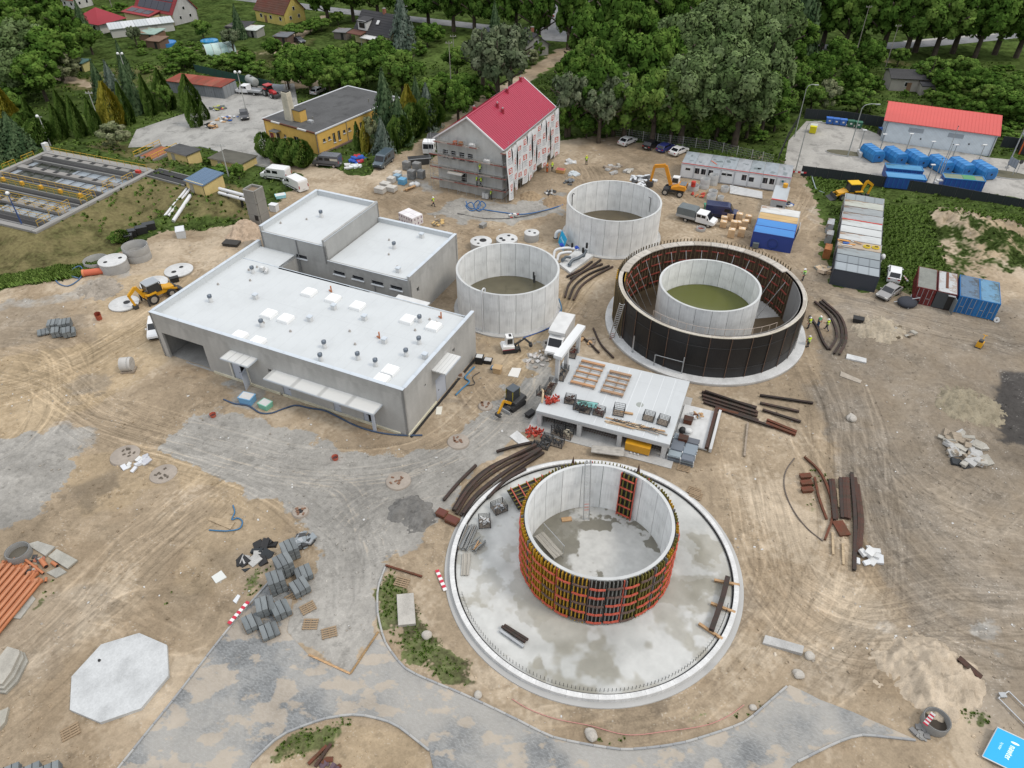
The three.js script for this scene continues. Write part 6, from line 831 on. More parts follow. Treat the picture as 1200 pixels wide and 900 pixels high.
// ---------- fences ----------
function fence(label,pts,h,o){
const t=thing(o.name??'fence',label,'fence',pts[0]),P0=pts[0];
for(let i=0;i+1<pts.length;i++){
const a=pts[i].clone().sub(P0),b=pts[i+1].clone().sub(P0),n=Math.max(1,Math.round(a.distanceTo(b)/(o.step??2.5)));
for(let k=0;k<n;k++){
const p=a.clone().lerp(b,k/n),q=a.clone().lerp(b,(k+1)/n),ry=yaw(p,q),l=Math.hypot(q.x-p.x,q.z-p.z),mx=(p.x+q.x)/2,mz=(p.z+q.z)/2,my=(p.y+q.y)/2;
mesh('post',bx(.09,h+.25,.09),o.post,t,p.x,p.y+h/2,p.z,0,ry,0);
if(o.panel){const m=mesh('panel',bx(l-.1,h,.04),o.panel,t,mx,my+h/2+(o.gap??0),mz,0,ry,0);if(o.rail)mesh('rail',bx(l-.1,.06,.07),o.rail,m,0,h/2,0);}
else{const g=new B();for(let j=0;j<=4;j++)g.box(l,.022,.022,0,.1+j*(h-.15)/4,0);for(let j=0;j<Math.floor(l/.3);j++)g.box(.018,h-.1,.018,-l/2+.15+j*.3,h/2,0);const m=g.build('mesh_panel',o.wire??GALV,t);m.position.set(mx,my,mz);m.rotation.y=ry;}
}
}
return t;
}
const DARKF=M([.022,.03,.034],{rough:.75,map:T.rib});
fence('long dark slatted fence along the near side of the recycling yard',[[938,206],[1000,214],[1100,229],[1210,249],[1330,270]].map(([x,y])=>at(x,y)),1.9,{panel:DARKF,post:STEELD,rail:STEELD,step:2.4});
fence('dark fence behind the bin row at the far side of the recycling yard',[[942,139],[985,142],[1040,150]].map(([x,y])=>at(x,y)),2.1,{panel:DARKF,post:STEELD,rail:STEELD,step:2.5});
fence('thin dark fence along the grassy left edge of the recycling yard',[[911,190],[922,165],[938,138]].map(([x,y])=>at(x,y)),1.7,{post:STEELD,wire:STEELD,step:2.5});
fence('dark fence right of the red roofed hangar',[[1172,172],[1230,180],[1300,190]].map(([x,y])=>at(x,y)),2.1,{panel:DARKF,post:STEELD,rail:STEELD,step:2.5});
fence('grey wire mesh fence behind the parked cars and office containers',[[720,160],[770,168],[830,175],[880,187],[905,193]].map(([x,y])=>at(x,y)),1.9,{post:CONC,wire:GALV,step:2.6});
fence('green mesh fence behind the garage row',[[229,84],[262,92],[320,104]].map(([x,y])=>at(x,y)),1.8,{panel:M([.022,.07,.055]),post:STEELD,step:2.6});
{const t=thing('barrier_rail','short red and white barrier beside the yard entrance','barrier',at(935,208),yw([930,207],[941,208]));for(let i=0;i<5;i++)mesh('band',bx(.5,.25,.12),i%2?WHITE:M([.4,.02,.03]),t,-1+i*.5,1.0,0);for(const x of[-1,1])mesh('post',bx(.1,1.2,.1),BLACK,t,x,.55,-.08);mesh('rail',bx(2.6,.35,.06),BLACK,t,0,1.0,-.1);}
// ---------- people ----------
function figure(J,bones,cell,colour){
const lo=[9,9,9],hi=[-9,-9,-9];for(const[a,b,ra,rb]of bones)for(const[k,r]of[[a,ra],[b,rb]])for(let i=0;i<3;i++){lo[i]=Math.min(lo[i],J[k][i]-r-.05);hi[i]=Math.max(hi[i],J[k][i]+r+.05);}
const ext=Math.max(hi[0]-lo[0],hi[1]-lo[1],hi[2]-lo[2]),n=Math.ceil(ext/cell),c=lo.map((v,i)=>(v+hi[i])/2),mc=new MarchingCubes(n,new THREE.MeshBasicMaterial(),false,false,60000);mc.isolation=0;
const pos=(i,k)=>c[k]+(i-n/2)/(n/2)*ext/2;
for(let z=0;z<n;z++)for(let y=0;y<n;y++)for(let x=0;x<n;x++){
const p=[pos(x,0),pos(y,1),pos(z,2)];let s=0;
for(const[a,b,ra,rb]of bones){const A=J[a],Q=J[b],d=[Q[0]-A[0],Q[1]-A[1],Q[2]-A[2]],w=[p[0]-A[0],p[1]-A[1],p[2]-A[2]],t=clamp((w[0]*d[0]+w[1]*d[1]+w[2]*d[2])/(d[0]**2+d[1]**2+d[2]**2+1e-9)),l=Math.hypot(w[0]-d[0]*t,w[1]-d[1]*t,w[2]-d[2]*t)-mix(ra,rb,t);if(l<.2)s+=Math.exp(-l*38);}
mc.field[x+y*n+z*n*n]=s>0?Math.log(s)/38:-.2;
}
mc.update();const g=new THREE.BufferGeometry(),N=mc.count??mc.geometry.drawRange.count,P=mc.positionArray.slice(0,N*3),C=new Float32Array(N*3);
for(let i=0;i<N;i++){for(let k=0;k<3;k++)P[i*3+k]=P[i*3+k]*ext/2+c[k];const q=colour(P[i*3],P[i*3+1],P[i*3+2]);C.set(q,i*3);}
g.setAttribute('position',new THREE.BufferAttribute(P,3));g.setAttribute('color',new THREE.BufferAttribute(C,3));g.computeVertexNormals();g.setAttribute('uv',new THREE.BufferAttribute(new Float32Array(N*2),2));return g;
}
const poses=[0,1].map((walk)=>{
const J={hip:[0,.95,0],chest:[.02,1.32,0],neck:[.03,1.5,0],head:[.06,1.63,0],top:[.05,1.7,0],nose:[.17,1.62,0],chin:[.12,1.55,0],sL:[.02,1.42,.19],sR:[.02,1.42,-.19],eL:walk?[-.12,1.17,.27]:[.05,1.15,.26],eR:walk?[.14,1.18,-.26]:[.1,1.16,-.27],wL:walk?[-.05,.93,.28]:[.28,1.08,.16],wR:walk?[.36,1.08,-.22]:[.14,.92,-.27],hL:[0,.92,.1],hR:[0,.92,-.1],kL:walk?[.2,.52,.1]:[.05,.5,.12],kR:walk?[-.06,.5,-.1]:[.03,.5,-.12],aL:walk?[.26,.1,.1]:[.0,.09,.13],aR:walk?[-.4,.17,-.1]:[0,.09,-.13],tL:walk?[.43,.09,.12]:[.19,.05,.16],tR:walk?[-.26,.05,-.12]:[.19,.05,-.16],iL:[.02,1.64,.09],iR:[.02,1.64,-.09]};
const bones=[['hip','chest',.15,.165],['chest','neck',.13,.065],['neck','head',.06,.085],['head','top',.1,.09],['head','nose',.03,.016],['head','chin',.06,.035],['sL','sR',.085,.085],['sL','eL',.065,.05],['eL','wL',.048,.034],['sR','eR',.065,.05],['eR','wR',.048,.034],['hip','hL',.13,.12],['hip','hR',.13,.12],['hL','kL',.1,.068],['hR','kR',.1,.068],['kL','aL',.064,.048],['kR','aR',.064,.048],['aL','tL',.055,.045],['aR','tR',.055,.045],['iL','head',.02,.05],['iR','head',.02,.05]];
for(const s of['L','R']){const w=J['w'+s],e=J['e'+s],d=V(w[0]-e[0],w[1]-e[1],w[2]-e[2]).normalize(),side=V(0,0,1).addScaledVector(d,-d.z).normalize(),fw=side.clone().cross(d);const at3=(a,b,c)=>[w[0]+d.x*a+side.x*b+fw.x*c,w[1]+d.y*a+side.y*b+fw.y*c,w[2]+d.z*a+side.z*b+fw.z*c];J['p'+s]=at3(.07,0,0);bones.push(['w'+s,'p'+s,.03,.036]);for(let k=0;k<4;k++){const L=[.065,.078,.072,.055][k],o=(k-1.5)*.021;J['f'+s+k]=at3(.085,o,0);J['g'+s+k]=at3(.085+L,o*1.15,.03);bones.push(['f'+s+k,'g'+s+k,.0095,.008]);}J['t1'+s]=at3(.035,-.03,.01);J['t2'+s]=at3(.085,-.062,.03);bones.push(['t1'+s,'t2'+s,.012,.009]);}
const skin=[.45,.25,.17],navy=[.03,.035,.05],boot=[.05,.035,.02],shirt=[.05,.055,.065];
const body=figure(J,bones,.026,(x,y,z)=>(y>1.5?skin:y<.13?boot:y<.93&&Math.abs(z)<.2&&!(Math.abs(z)>.17&&y>.75)?navy:(Math.hypot(x-J.wL[0],y-J.wL[1],z-J.wL[2])<.17&&z>0)||(Math.hypot(x-J.wR[0],y-J.wR[1],z-J.wR[2])<.17&&z<0)?skin:shirt));
const VJ={a:[0,.98,0],b:[.02,1.36,0],c:[.02,1.42,.16],d:[.02,1.42,-.16]},vest=figure(VJ,[['a','b',.178,.19],['c','d',.105,.105],['b','c',.12,.1],['b','d',.12,.1]],.03,()=>[1,1,1]);
return{body,vest};
});
const helmetG=(()=>{const q=new B();q.add(new THREE.SphereGeometry(.135,14,8,0,7,0,1.6),.05,1.68,0,0,0,0,V(1.1,1,1)).cyl(.165,.165,.02,.08,1.68,0,14);return q.geo();})(),bandG=(()=>{const q=new B();q.add(new THREE.TorusGeometry(.185,.022,5,20),0,1.1,0,Math.PI/2,0,0);q.add(new THREE.TorusGeometry(.19,.022,5,20),.01,1.24,0,Math.PI/2,0,0);return q.geo();})();
const BODYM=new THREE.MeshStandardMaterial({vertexColors:true,roughness:.85});
function person(label,p,turn,walk,vestC,helmC,trousers){
const t=thing('person',label,'person',p,turn);mesh('body',poses[walk].body,BODYM,t);mesh('vest',poses[walk].vest,M(vestC,{rough:.7}),t);mesh('reflective_band',bandG,M([.6,.62,.6],{rough:.4}),t);mesh('helmet',helmetG,M(helmC,{rough:.4}),t);
if(trousers){const q=new B();for(const s of[-1,1])q.cyl(.075,.115,.84,.01,.52,s*.115,10);q.build('overtrousers',M(trousers),t);}return t;
}
const HV=[.52,.72,.02],WH=[.8,.8,.8];
person('worker in a yellow vest and white helmet by the black ring wall footing, farther one',on(947,385),2.4,0,HV,WH);person('worker in a green vest and blue trousers between ring wall and curved beams',on(958,383),-1.2,0,[.08,.42,.16],WH,[.04,.10,.22]);person('worker in a yellow vest stepping beside the curved steel beams',on(968,387),2.2,1,HV,WH);person('worker in a yellow vest closest to the bottom of the black ring wall',on(946,407),1.9,0,HV,WH);
person('worker in a green vest on top of the black ring wall',at(940.5,329,6.15),2.8,0,[.3,.62,.1],WH);person('worker in a yellow vest walking across the sand before the scaffold',on(508,242),-.3,1,HV,WH);person('worker in a yellow vest and dark trousers on the sandy track beyond the netting',on(687,193),1.2,0,HV,[.7,.6,.1]);
person('worker in orange clothes at the foot of the netting',on(641,202),.8,0,[.62,.13,.02],[.62,.3,.05],[.6,.13,.02]);person('worker in a yellow vest beside the orange worker at the netting',on(647,201),1.1,0,HV,[.6,.6,.05]);
{const A=V(-1.5,0,-117.7),ry=-24.5*D2R,U=V(Math.cos(ry),0,-Math.sin(ry)),Wf=V(U.z*-1,0,U.x),sp=(x,y)=>A.clone().addScaledVector(U,x-12.6).addScaledVector(Wf,.75).setY(y);person('worker in a yellow vest on the scaffold left of the empty middle',sp(8.6,4.23),1.2,0,HV,[.6,.6,.05]);person('worker in a yellow vest on the lower scaffold deck beside a second worker',sp(7.9,2.03),.4,0,HV,WH);person('second worker in a yellow vest on the lower scaffold deck, nearer the corner',sp(8.7,2.03),2.6,1,HV,WH);person('worker in a yellow vest at ground level under the scaffold corner',sp(10.6,.0),.2,0,HV,WH);for(const[x,l]of[[9.4,'white round drum at the scaffold foot, left of its twin'],[10.0,'white round drum beside the worker under the scaffold corner']]){const o=thing('drum',l,'drum',sp(x-.2,.05));mesh('drum',cy(.35,.35,.9,14),WHITE,o,0,.45,0);mesh('lid',cy(.37,.37,.06,14),CONCL,o,0,.93,0);}}
// ---------- steel beams ----------
function beams(label,group,list,mat,r=.15,y=.16,cat='steel beam'){
list.forEach((pts,i)=>{const P=pts.map(([x,yy,h=0])=>on(x,yy).add(V(0,y+h,0))),c=P.reduce((a,b)=>a.add(b),V(0,0,0)).multiplyScalar(1/P.length);const cv=P.length>2?new THREE.CatmullRomCurve3(P.map((p)=>p.sub(c))):new THREE.LineCurve3(P[0].sub(c),P[1].sub(c));const b=new B(),q=cv.getPoints(P.length>2?12:1);for(let k=0;k+1<q.length;k++){const a=q[k],e=q[k+1],ex=e.clone().sub(a).multiplyScalar(.02);e.add(ex);b.beam(a,e,r*1.7,.05).add(bx(.01,.01,.01),a.x,a.y,a.z);const up=V(0,r,0);b.beam(a.clone().add(up),e.clone().add(up),r*1.7,.05).beam(a.clone().addScaledVector(up,.5),e.clone().addScaledVector(up,.5),.06,r);}const m=b.build('steel_beam',Array.isArray(mat)?mat[i%mat.length]:mat);m.position.copy(c);tag(m,label,cat,group);});
}
const BM=[BEAM,M([.045,.036,.032],{map:T.rust}),M([.085,.065,.055],{map:T.rust})];
beams('dark curved steel beam in the large pile left of the front tank','curved beams left of the front tank',[[[520,588],[538,567],[558,547]],[[531,600],[548,572],[575,549],[628,527,.1]],[[535,604],[552,578],[582,553],[632,529,.2]],[[540,606],[558,582],[590,556],[634,531,.2]],[[545,608],[562,588],[596,560],[637,533,.1]],[[533,602,.3],[551,575,.3],[579,551,.3],[628,526,.4]],[[543,606,.3],[560,584,.3],[592,558,.3],[634,531,.4]],[[582,532,.1],[602,526,.1],[624,521,.1]]],BM,.17);
beams('dark curved beam in the pile between the far tank and the black ring','curved beams by the far tank',[[[662,350],[668,333],[684,320],[706,311]],[[667,352],[674,336],[690,323],[714,313]],[[672,353],[681,337],[697,325],[718,314]],[[664,326],[680,318],[694,308]],[[668,328],[686,319],[704,306]]],BM,.17);
beams('dark curved beam in the three beam pile right of the black ring','curved beams right of the black ring',[[[954,355],[972,372],[980,395],[972,411]],[[960,355],[980,373],[986,398],[977,416]],[[963,353],[985,374],[991,399],[983,417]],[[948,372],[957,385],[964,402],[970,411]]],BM,.17);
beams('thin dark curved bar on the sand between the two grey tanks and the platform','bars by the ring footing',[[[695,386],[704,405],[719,421]],[[682,396],[692,405],[702,415]]],BM,.12);
beams('long dark straight steel beam in the pile right of the slab building','straight beams right of the slab',[[[822,461],[885,479]],[[822,465],[885,484]],[[823,469],[886,489]],[[824,473],[887,494]],[[825,462,.25],[884,482,.25]],[[823,467,.25],[886,487,.25]],[[838,480],[905,502]],[[890,465],[951,474]],[[890,474],[935,484]],[[893,482],[937,496]]],BM,.17);
beams('rusty orange brown steel profile at the lower end of the straight beams','rusty profiles',[[[898,494],[932,508]],[[897,498],[931,511]],[[840,481],[864,487]]],RUST,.2);
beams('reddish curved beam lying in the sand near the long brown planks','curved red brown beams',[[[942,537],[958,552],[970,575],[975,605],[966,634]],[[954,561],[959,585],[968,610]]],RUST,.13);
beams('long dark steel profile in the brown pile on the right sand','brown profile pile',[[[997,556],[1001,610],[1000,670]],[[1001,562],[1006,610],[1004,650]],[[1004,570],[1009,612],[1007,644]],[[984,562],[986,608]],[[988,562],[990,608]],[[992,562],[994,609]],[[972,564],[977,610]],[[975,564],[979,609]]],[BEAM,RUSTD,M([.10,.06,.045],{map:T.rust})],.2);
{const b=new B();b.tube([[931,537],[921,552],[919,570],[928,595],[945,618],[964,634]].map(([x,y])=>on(x,y,.05)),.06,40,5);tag(b.build('hose',M([.12,.10,.09])),'dark hose curving around the rusty beams on the right sand','hose');}
beams('dark beam lying inside the ring kerb behind the crates',0,[[[572,588,.35],[592,568,.35],[616,554,.35]]],BEAM,.17);beams('long dark beam resting on timbers inside the ring kerb',0,[[[851,682,.45],[845,706,.45],[832,744,.45]]],BEAM,.26);
beams('wood support under the long dark beam on the tank slab','timbers under the dark beam',[[[836,683,.25],[865,689,.25]],[[832,710,.25],[860,721,.25]],[[818,734,.25],[845,752,.25]]],WOOD,.14,.1,'timber');
beams('dark steel channel in the small stack on the lower left of the tank slab','channels on the tank slab',[[[588,738,.3],[615,756,.3]],[[591,737,.35],[618,754,.35]],[[586,742,.2],[613,761,.2]]],[BEAM,BEAM,GALV],.13);
beams('rusty steel channel lying on the sand at the right',0,[[[1121,774],[1147,797]]],RUSTD,.3);beams('rusty flat bar across the verge beside the pallet',0,[[[452,664],[494,677]]],RUST,.1);beams('rusty beam lying in the lower roundabout sand','beams in the roundabout',[[[362,897],[383,876]],[[370,900],[388,874]]],[RUST,RUSTD],.13);beams('light timber edging board of the unfinished paving','timber edging boards',[[[362,768],[410,790]],[[411,790],[443,742]]],[WOOD,M([.36,.24,.12],{map:T.wood})],.1,.02,'timber board');
beams('pale plank on the sand beside the brown profiles','planks by the brown profiles',[[[975,625],[976,650]],[[987,638],[988,662]],[[981,574],[983,595]]],M([.55,.44,.3],{map:T.wood}),.12,.05,'plank');beams('thin timber lying by the sand right of the annex slab',0,[[[876,497],[872,535]]],WOODG,.12,.1,'timber');
// ---------- precast concrete, slabs, rings ----------
function slab(label,corners,h,mat,cat='concrete slab',group,name='concrete_slab',y=0){const P=corners.map(([x,yy])=>on(x,yy)),c=P.reduce((a,b)=>a.add(b),V(0,0,0)).multiplyScalar(1/P.length),Q=corners.map(([x,yy])=>on(x,yy)),b=new B(),s=new THREE.Shape(Q.map((p)=>new THREE.Vector2(p.x-c.x,-(p.z-c.z))));b.add(new THREE.ExtrudeGeometry(s,{depth:h,bevelEnabled:true,bevelSize:.02,bevelThickness:.02,bevelSegments:1,bevelOffset:-.02}).rotateX(-Math.PI/2),0,y-.03,0);const m=b.build(name,mat);m.position.copy(c);return tag(m,label,cat,group);}
slab('large white octagonal concrete slab on the sand',[[164.5,744],[197,758],[199,794],[166.5,832.5],[119,849],[83.5,834],[85.5,795],[120,757.5]],.34,M([.57,.59,.60],{map:T.concrete}));{const p=at(116.5,774,.36),o=thing('rebar_cap','small dark cap on the octagonal slab edge','cap',p);mesh('cap',cy(.09,.12,.12,10),BLACK,o,0,.06,0);mesh('knob',new THREE.SphereGeometry(.06,8,6),BLACK,o,0,.14,0);}
slab('pale rectangular concrete plate on the green verge',[[465,698],[485,697],[487.5,733],[467,735]],.3,M([.50,.48,.44],{map:T.concrete}));
slab('narrow pitted concrete beam plate on the sand right of the tank slab',[[896,746],[941,760],[939,769],[893,755]],.35,CONC);slab('long grey precast panel on the sand behind the three beam pile',[[992,416],[1015,421],[1015,426],[991,421]],.2,CONCL);slab('pale weathered timber panel on the sand right of the ring wall',[[985,436],[1010,446],[1008,450],[984,441]],.12,M([.45,.41,.36],{map:T.wood}),'panel');
slab('white board on the sand in front of the white mini excavator',[[600,432],[611,432],[607,443],[595,441]],.14,M([.66,.65,.62]),'board');slab('concrete plate under the pipe stack, farther one',[[31,638],[44,634],[66,643],[54,653]],.18,M([.44,.43,.39],{map:T.concrete}));slab('concrete plate nearer the track beside the orange pipe stubs',[[56,652],[67,644],[92,658],[80,668]],.18,M([.43,.42,.37],{map:T.concrete}));slab('concrete plate under the right ends of the orange pipes',[[55,672],[70,665],[79,671],[66,678]],.16,M([.40,.39,.35],{map:T.concrete}));slab('concrete plate under the lower orange pipe ends',[[20,712],[38,698],[42,702],[24,726],[6,724]],.16,M([.42,.41,.37],{map:T.concrete}));
for(let i=0;i<3;i++)slab(['lowest plate of the stack at the left edge above its smaller neighbour','middle plate of the concrete stack at the left edge','top plate with red marks of the concrete stack at the left edge'][i],[[-8+i,792-i],[12+i,767-i*1.4],[30-i*1.2,766+i],[34-i*3,776-i*2],[22-i*2,800-i*3],[8,814-i*3],[-10,812-i*2]],.28,M([.38+i*.04,.37+i*.035,.33+i*.03],{map:T.concrete}),'concrete slab',0,'concrete_slab',i*.3);
slab('small pale concrete piece at the left edge below the plate stack',[[-6,838],[12,831],[8,848],[-4,862]],.35,M([.46,.44,.38],{map:T.concrete}));slab('sandy plywood board beside the coiled blue hose',[[243,609],[247,606],[276,612],[270,621]],.1,M([.45,.36,.25],{map:T.wood}),'board');slab('white foam board on the sand left of the paver pallets',[[248,677],[260,670],[266,677],[253,684]],.16,M([.60,.62,.60]),'board');slab('small white plate leaning at the sand edge by the barrier',[[273,705],[279,697],[282,699],[277,708]],.14,M([.62,.65,.68]),'board');slab('white board by the grey hall corner door',[[511.5,477],[518.5,477],[517,486],[510.5,486]],.1,M([.72,.71,.64]),'board');slab('wide grey plank bench on the ring kerb behind the front tank',[[692,535],[693,527],[731,530],[730,540]],.12,M([.46,.45,.43],{map:T.wood}),'plank bench',0,'plank_bench',.6);slab('pale concrete plate under the curved beams, left of the red clamp heap',[[597,512],[606,505],[621,518],[609,522]],.15,CONCL);slab('pale plate under the middle of the curved beams',[[573,566],[584,556],[588,561],[578,569]],.12,CONC);
const ringG=(r,h,th)=>new THREE.LatheGeometry([[r-th,0],[r,0],[r,h],[r-th,h],[r-th,0]].map(([x,y])=>new THREE.Vector2(x,y)),40);
function ringThing(label,p,r,h,o={}){
const t=thing(o.name??'concrete_ring',label,o.cat??'concrete ring',p),n=o.stack??1;for(let i=0;i<n;i++)mesh('ring',ringG(r,h-.03,o.th??.14),o.mat??CONC,t,0,i*h,0);mesh('inside',cy(r-.1,r-.1,.06,28),o.fill??M([.11,.1,.08]),t,0,.15,0);
if(o.lid){mesh('lid',cy(r+.03,r+.03,.16,40),CONCL,t,0,h*n+.07,0);for(const[x,z,s]of o.lid){mesh('manhole',cy(s,s,.04,20),BLACK,t,x,h*n+.16,z);}}return t;
}
ringThing('concrete ring with grass inside at the left of the bank foot',on(115,312),1.75,1.2,{fill:M([.05,.075,.02])});ringThing('closed concrete chamber with two holes in its lid between the open rings',on(136,316),1.95,1.5,{lid:[[-.7,.7,.28],[.9,-.6,.28]],name:'concrete_chamber',cat:'chamber'});ringThing('two stacked open concrete rings at the right of the bank foot',on(163,303),1.85,1.15,{stack:2});
ringThing('flat concrete lid disc in the sand nearest the grey hall door',on(146,357),1.95,.12,{lid:[[.3,-.2,.45]],name:'lid_disc',cat:'lid'});ringThing('flat white lid disc under the yellow backhoe',on(181,333),1.9,.12,{lid:[[-.8,.3,.3]],name:'lid_disc',cat:'lid'});ringThing('flat concrete lid disc farthest from the backhoe by the sand heap',on(210,318),2.0,.12,{lid:[[.1,-.8,.3],[-.5,.6,.35]],name:'lid_disc',cat:'lid'});
ringThing('round concrete chamber with a black hatch behind the murky tank',on(564,290),1.65,1.0,{lid:[[.3,-.2,.55],[-.9,-.3,.2],[-.4,.8,.2]],name:'concrete_chamber',cat:'chamber'});ringThing('round concrete chamber with four small holes behind the murky tank',on(594,285),1.65,.7,{lid:[[-.9,0,.3],[.3,-.9,.25],[.9,.3,.25],[-.5,.6,.3]],name:'concrete_chamber',cat:'chamber'});ringThing('small round concrete chamber with two holes left of the blue board',on(623,281),1.15,1.15,{lid:[[-.35,-.35,.2],[.45,.2,.22]],name:'concrete_chamber',cat:'chamber'});
ringThing('concrete manhole ring at the end of the orange pipe stack',on(24,651),1.05,.8,{mat:CONCD});ringThing('concrete manhole ring under the striped board at the lower right',on(1094,849),.98,.85,{mat:CONCD,th:.12,fill:M([.05,.04,.03])});ringThing('concrete ring with red rubble inside beside the tarpaulin truck',on(821,270),.75,.55,{fill:M([.25,.06,.04])});
[['concrete ring under the red disc by the office row',812,222,1.0,.9,1],['pair of stacked rings with a black bag by the office row',825,220,.85,.9,2],['tall ring stack closest to the office windows',835,216,.85,.95,2],['upper concrete ring before the office row',835,228,.8,.8,1],['square cornered ring nearest the orange excavator side',833,234,.8,.9,1],['small pale ring right of the ring cluster',844,234,.55,.7,1],['white ring with a lid beside the white pipes',849,224,.7,.9,1]].forEach(([l,x,y,r,h,s])=>ringThing(l,on(x,y),r,h,{stack:s,th:.1,mat:CONCL}));
{const o=thing('red_disc','red plastic disc standing on a ring by the office row','disc',on(812,219,1));for(const y of[0,.5])mesh('disc',cy(.4,.4,.4,16),REDP,o,0,.3+y,0);mesh('cone',new THREE.ConeGeometry(.3,.6,12),REDP,o,-.1,-.6,1.0);const q=thing('red_fitting','orange red pipe fitting at the foot of the rings','fitting',on(826,230));for(let i=0;i<6;i++)mesh('pipe_piece',cy(.16,.16,.7,10),i%2?ORANGE:REDP,q,rr(-1.6,.8),.25,rr(-.7,.7),1.3,rr(0,3),0);}
{for(let i=0;i<6;i++){const a=on(855,219+i*1.6),b=on(893,227+i*1.4),q=new B(),c=a.clone().add(b).multiplyScalar(.5);q.bar(a.sub(c).setY(.2),b.sub(c).setY(.2),.16,10);const m=q.build('white_pipe',WHITE);m.position.copy(c);tag(m,'long white pipe in the pile before the office row','pipe','white pipes before the offices');}}
// manhole covers flush in the gravel
[[147,534,1.5,'round sandy manhole lid with square holes beside the white sheets'],[192,556,1.35,'round sandy manhole lid right of the white sheets'],[467,564,1.25,'round brick-spotted manhole lid on the gravel crossing'],[537,518,1.15,'round manhole lid with brown spots close to the curved beams'],[352,600,.75,'small manhole with an open centre on the gravel'],[569,476,.8,'small spotted manhole lid left of the yellow mini excavator'],[539,440,.6,'small round lid beside the white board']].forEach(([x,y,r,l],i)=>{const o=thing('manhole',l,'manhole',on(x,y));mesh('collar',cy(r,r+.1,.22,28),M([.40,.35,.30],{map:T.concrete}),o,0,.04,0);if(i===4)mesh('opening',cy(.3,.3,.03,16),BLACK,o,0,.16,0);for(let k=0;k<9;k++)mesh('brick',bx(.3,.1,.16),i>1?M([.20,.11,.07]):M([.12,.10,.08]),o,rr(-.6,.6)*r,.18,rr(-.6,.6)*r,0,rr(0,3),0);});
// ---------- pipes, pavers, pallets, barriers ----------
{const d=at(0,708).sub(at(32,670)).normalize(),side=V(-d.z,0,d.x),e0=at(13,651),e1=at(54,680),L=e0.distanceTo(e1);let k=0;const n=Math.floor(L/.3);
const put=(e,y,r,len)=>{const q=new B();q.bar(e.clone().multiplyScalar(0),d.clone().multiplyScalar(len),r,10);q.cyl(r*1.25,r*1.25,.22,d.x*.12,0,d.z*.12,10,0,0,0);const m=q.build('orange_pipe',[ORANGE,M([.44,.155,.065],{map:T.metal}),M([.54,.24,.13],{map:T.metal})][k++%3]);m.position.copy(e).setY(y);tag(m,'orange drain pipe in the stack at the left edge','pipe','stack of orange drain pipes');};
for(let i=0;i<n;i++){const e=e0.clone().lerp(e1,(i+.5)/n);put(e.addScaledVector(d,rr(-.8,.9)),.32,rr(.12,.16),rr(5,6));if(i%2)put(e0.clone().lerp(e1,(i+1)/n).addScaledVector(d,rr(0,1.2)),.6,.13,6);}for(let i=0;i<10;i++)put(e0.clone().lerp(e1,i/10).addScaledVector(d,4+rr(0,1)),i%2?.32:.6,.13,5);
[['short thick orange pipe stub left of its neighbour by the concrete plates',48,656,54,664,.22],['short orange pipe stub lying on the concrete plate',61,659,67,663,.17],['single orange pipe lying across the stack ends',30,656,51,672,.12],['tiny orange pipe end by the plates',54,677,53.5,682,.12]].forEach(([l,x,y,a,b,r])=>{const A=on(x,y,.25),E=on(a,b,.25),t=thing('pipe_stub',l,'pipe',A),q=new B();q.bar(V(0,0,0),E.clone().sub(A),r,14);q.build('pipe',ORANGE,t);const dd=E.clone().sub(A),m=mesh('bore',cy(r*.8,r*.8,.02,14),BLACK,t,dd.x,dd.y,dd.z);m.quaternion.setFromUnitVectors(V(0,1,0),dd.clone().normalize());m.position.addScaledVector(dd.normalize(),.01);});}
const PALM=M([.36,.27,.18],{map:T.wood}),BLK=[M([.20,.225,.235],{map:T.concrete}),M([.235,.26,.27],{map:T.concrete}),M([.18,.20,.21],{map:T.concrete})],layG=bx(1.1,.155,1.1),colG=bx(.355,.15,1.1);
function palletDeck(t,w=1.2,d=1.0){for(let i=0;i<5;i++)mesh('deck_board',bx(w,.03,.13),PALM,t,0,.13,-d/2+.08+i*(d-.16)/4);for(const x of[-.45,0,.45])mesh('runner',bx(.1,.11,d),PALM,t,x*w/1.1,.06,0);}
function paverPallet(label,p,turn,layers,ragged){const t=thing('paver_pallet',label,'paver pallet',p,turn);t.scale.setScalar(1.28);palletDeck(t);for(let k=0;k<layers;k++)for(let c=0;c<3;c++)if(!(ragged&&k===layers-1&&c===2))mesh('paver_layer',colG,BLK[(k*7+c*2+Math.floor(rnd()*2))%3],t,(c-1)*.375+rr(-.012,.012),.225+k*.16,rr(-.02,.02));for(const x of[-.2,.2])mesh('strap',bx(.03,layers*.16+.02,1.12),BLACK,t,x,.15+layers*.08,0);return t;}
[['tall grey paver pallet beside the metal scrap heap',342,652,7],['tallest grey paver pallet in the middle of the group',336,672,9],['tall grey paver pallet at the edge of the weeds',327,690,8],['low grey paver pallet standing apart on the gravel side',357,676,3],['grey paver pallet with an empty pallet leaning on it',353,693,4],['grey paver pallet on the paving edge, left of the open one',313,716,5],['grey paver pallet with loose blocks and a tan corner',331,719,4],['grey paver pallet at the paving, nearest the striped barrier',297,733,3],['broken low grey paver pallet at the front of the group',317,742,2]].forEach(([l,x,y,n],i)=>paverPallet(l,on(x,y),.5+rr(-.15,.15),n,i>4));
[['grey paver pallet at the bottom left corner, left of two',14,914,3],['grey paver pallet at the bottom left, middle one',38,913,3],['grey paver pallet at the bottom left, tallest one',62,913,4]].forEach(([l,x,y,n])=>paverPallet(l,on(x,y),.45,n,0));
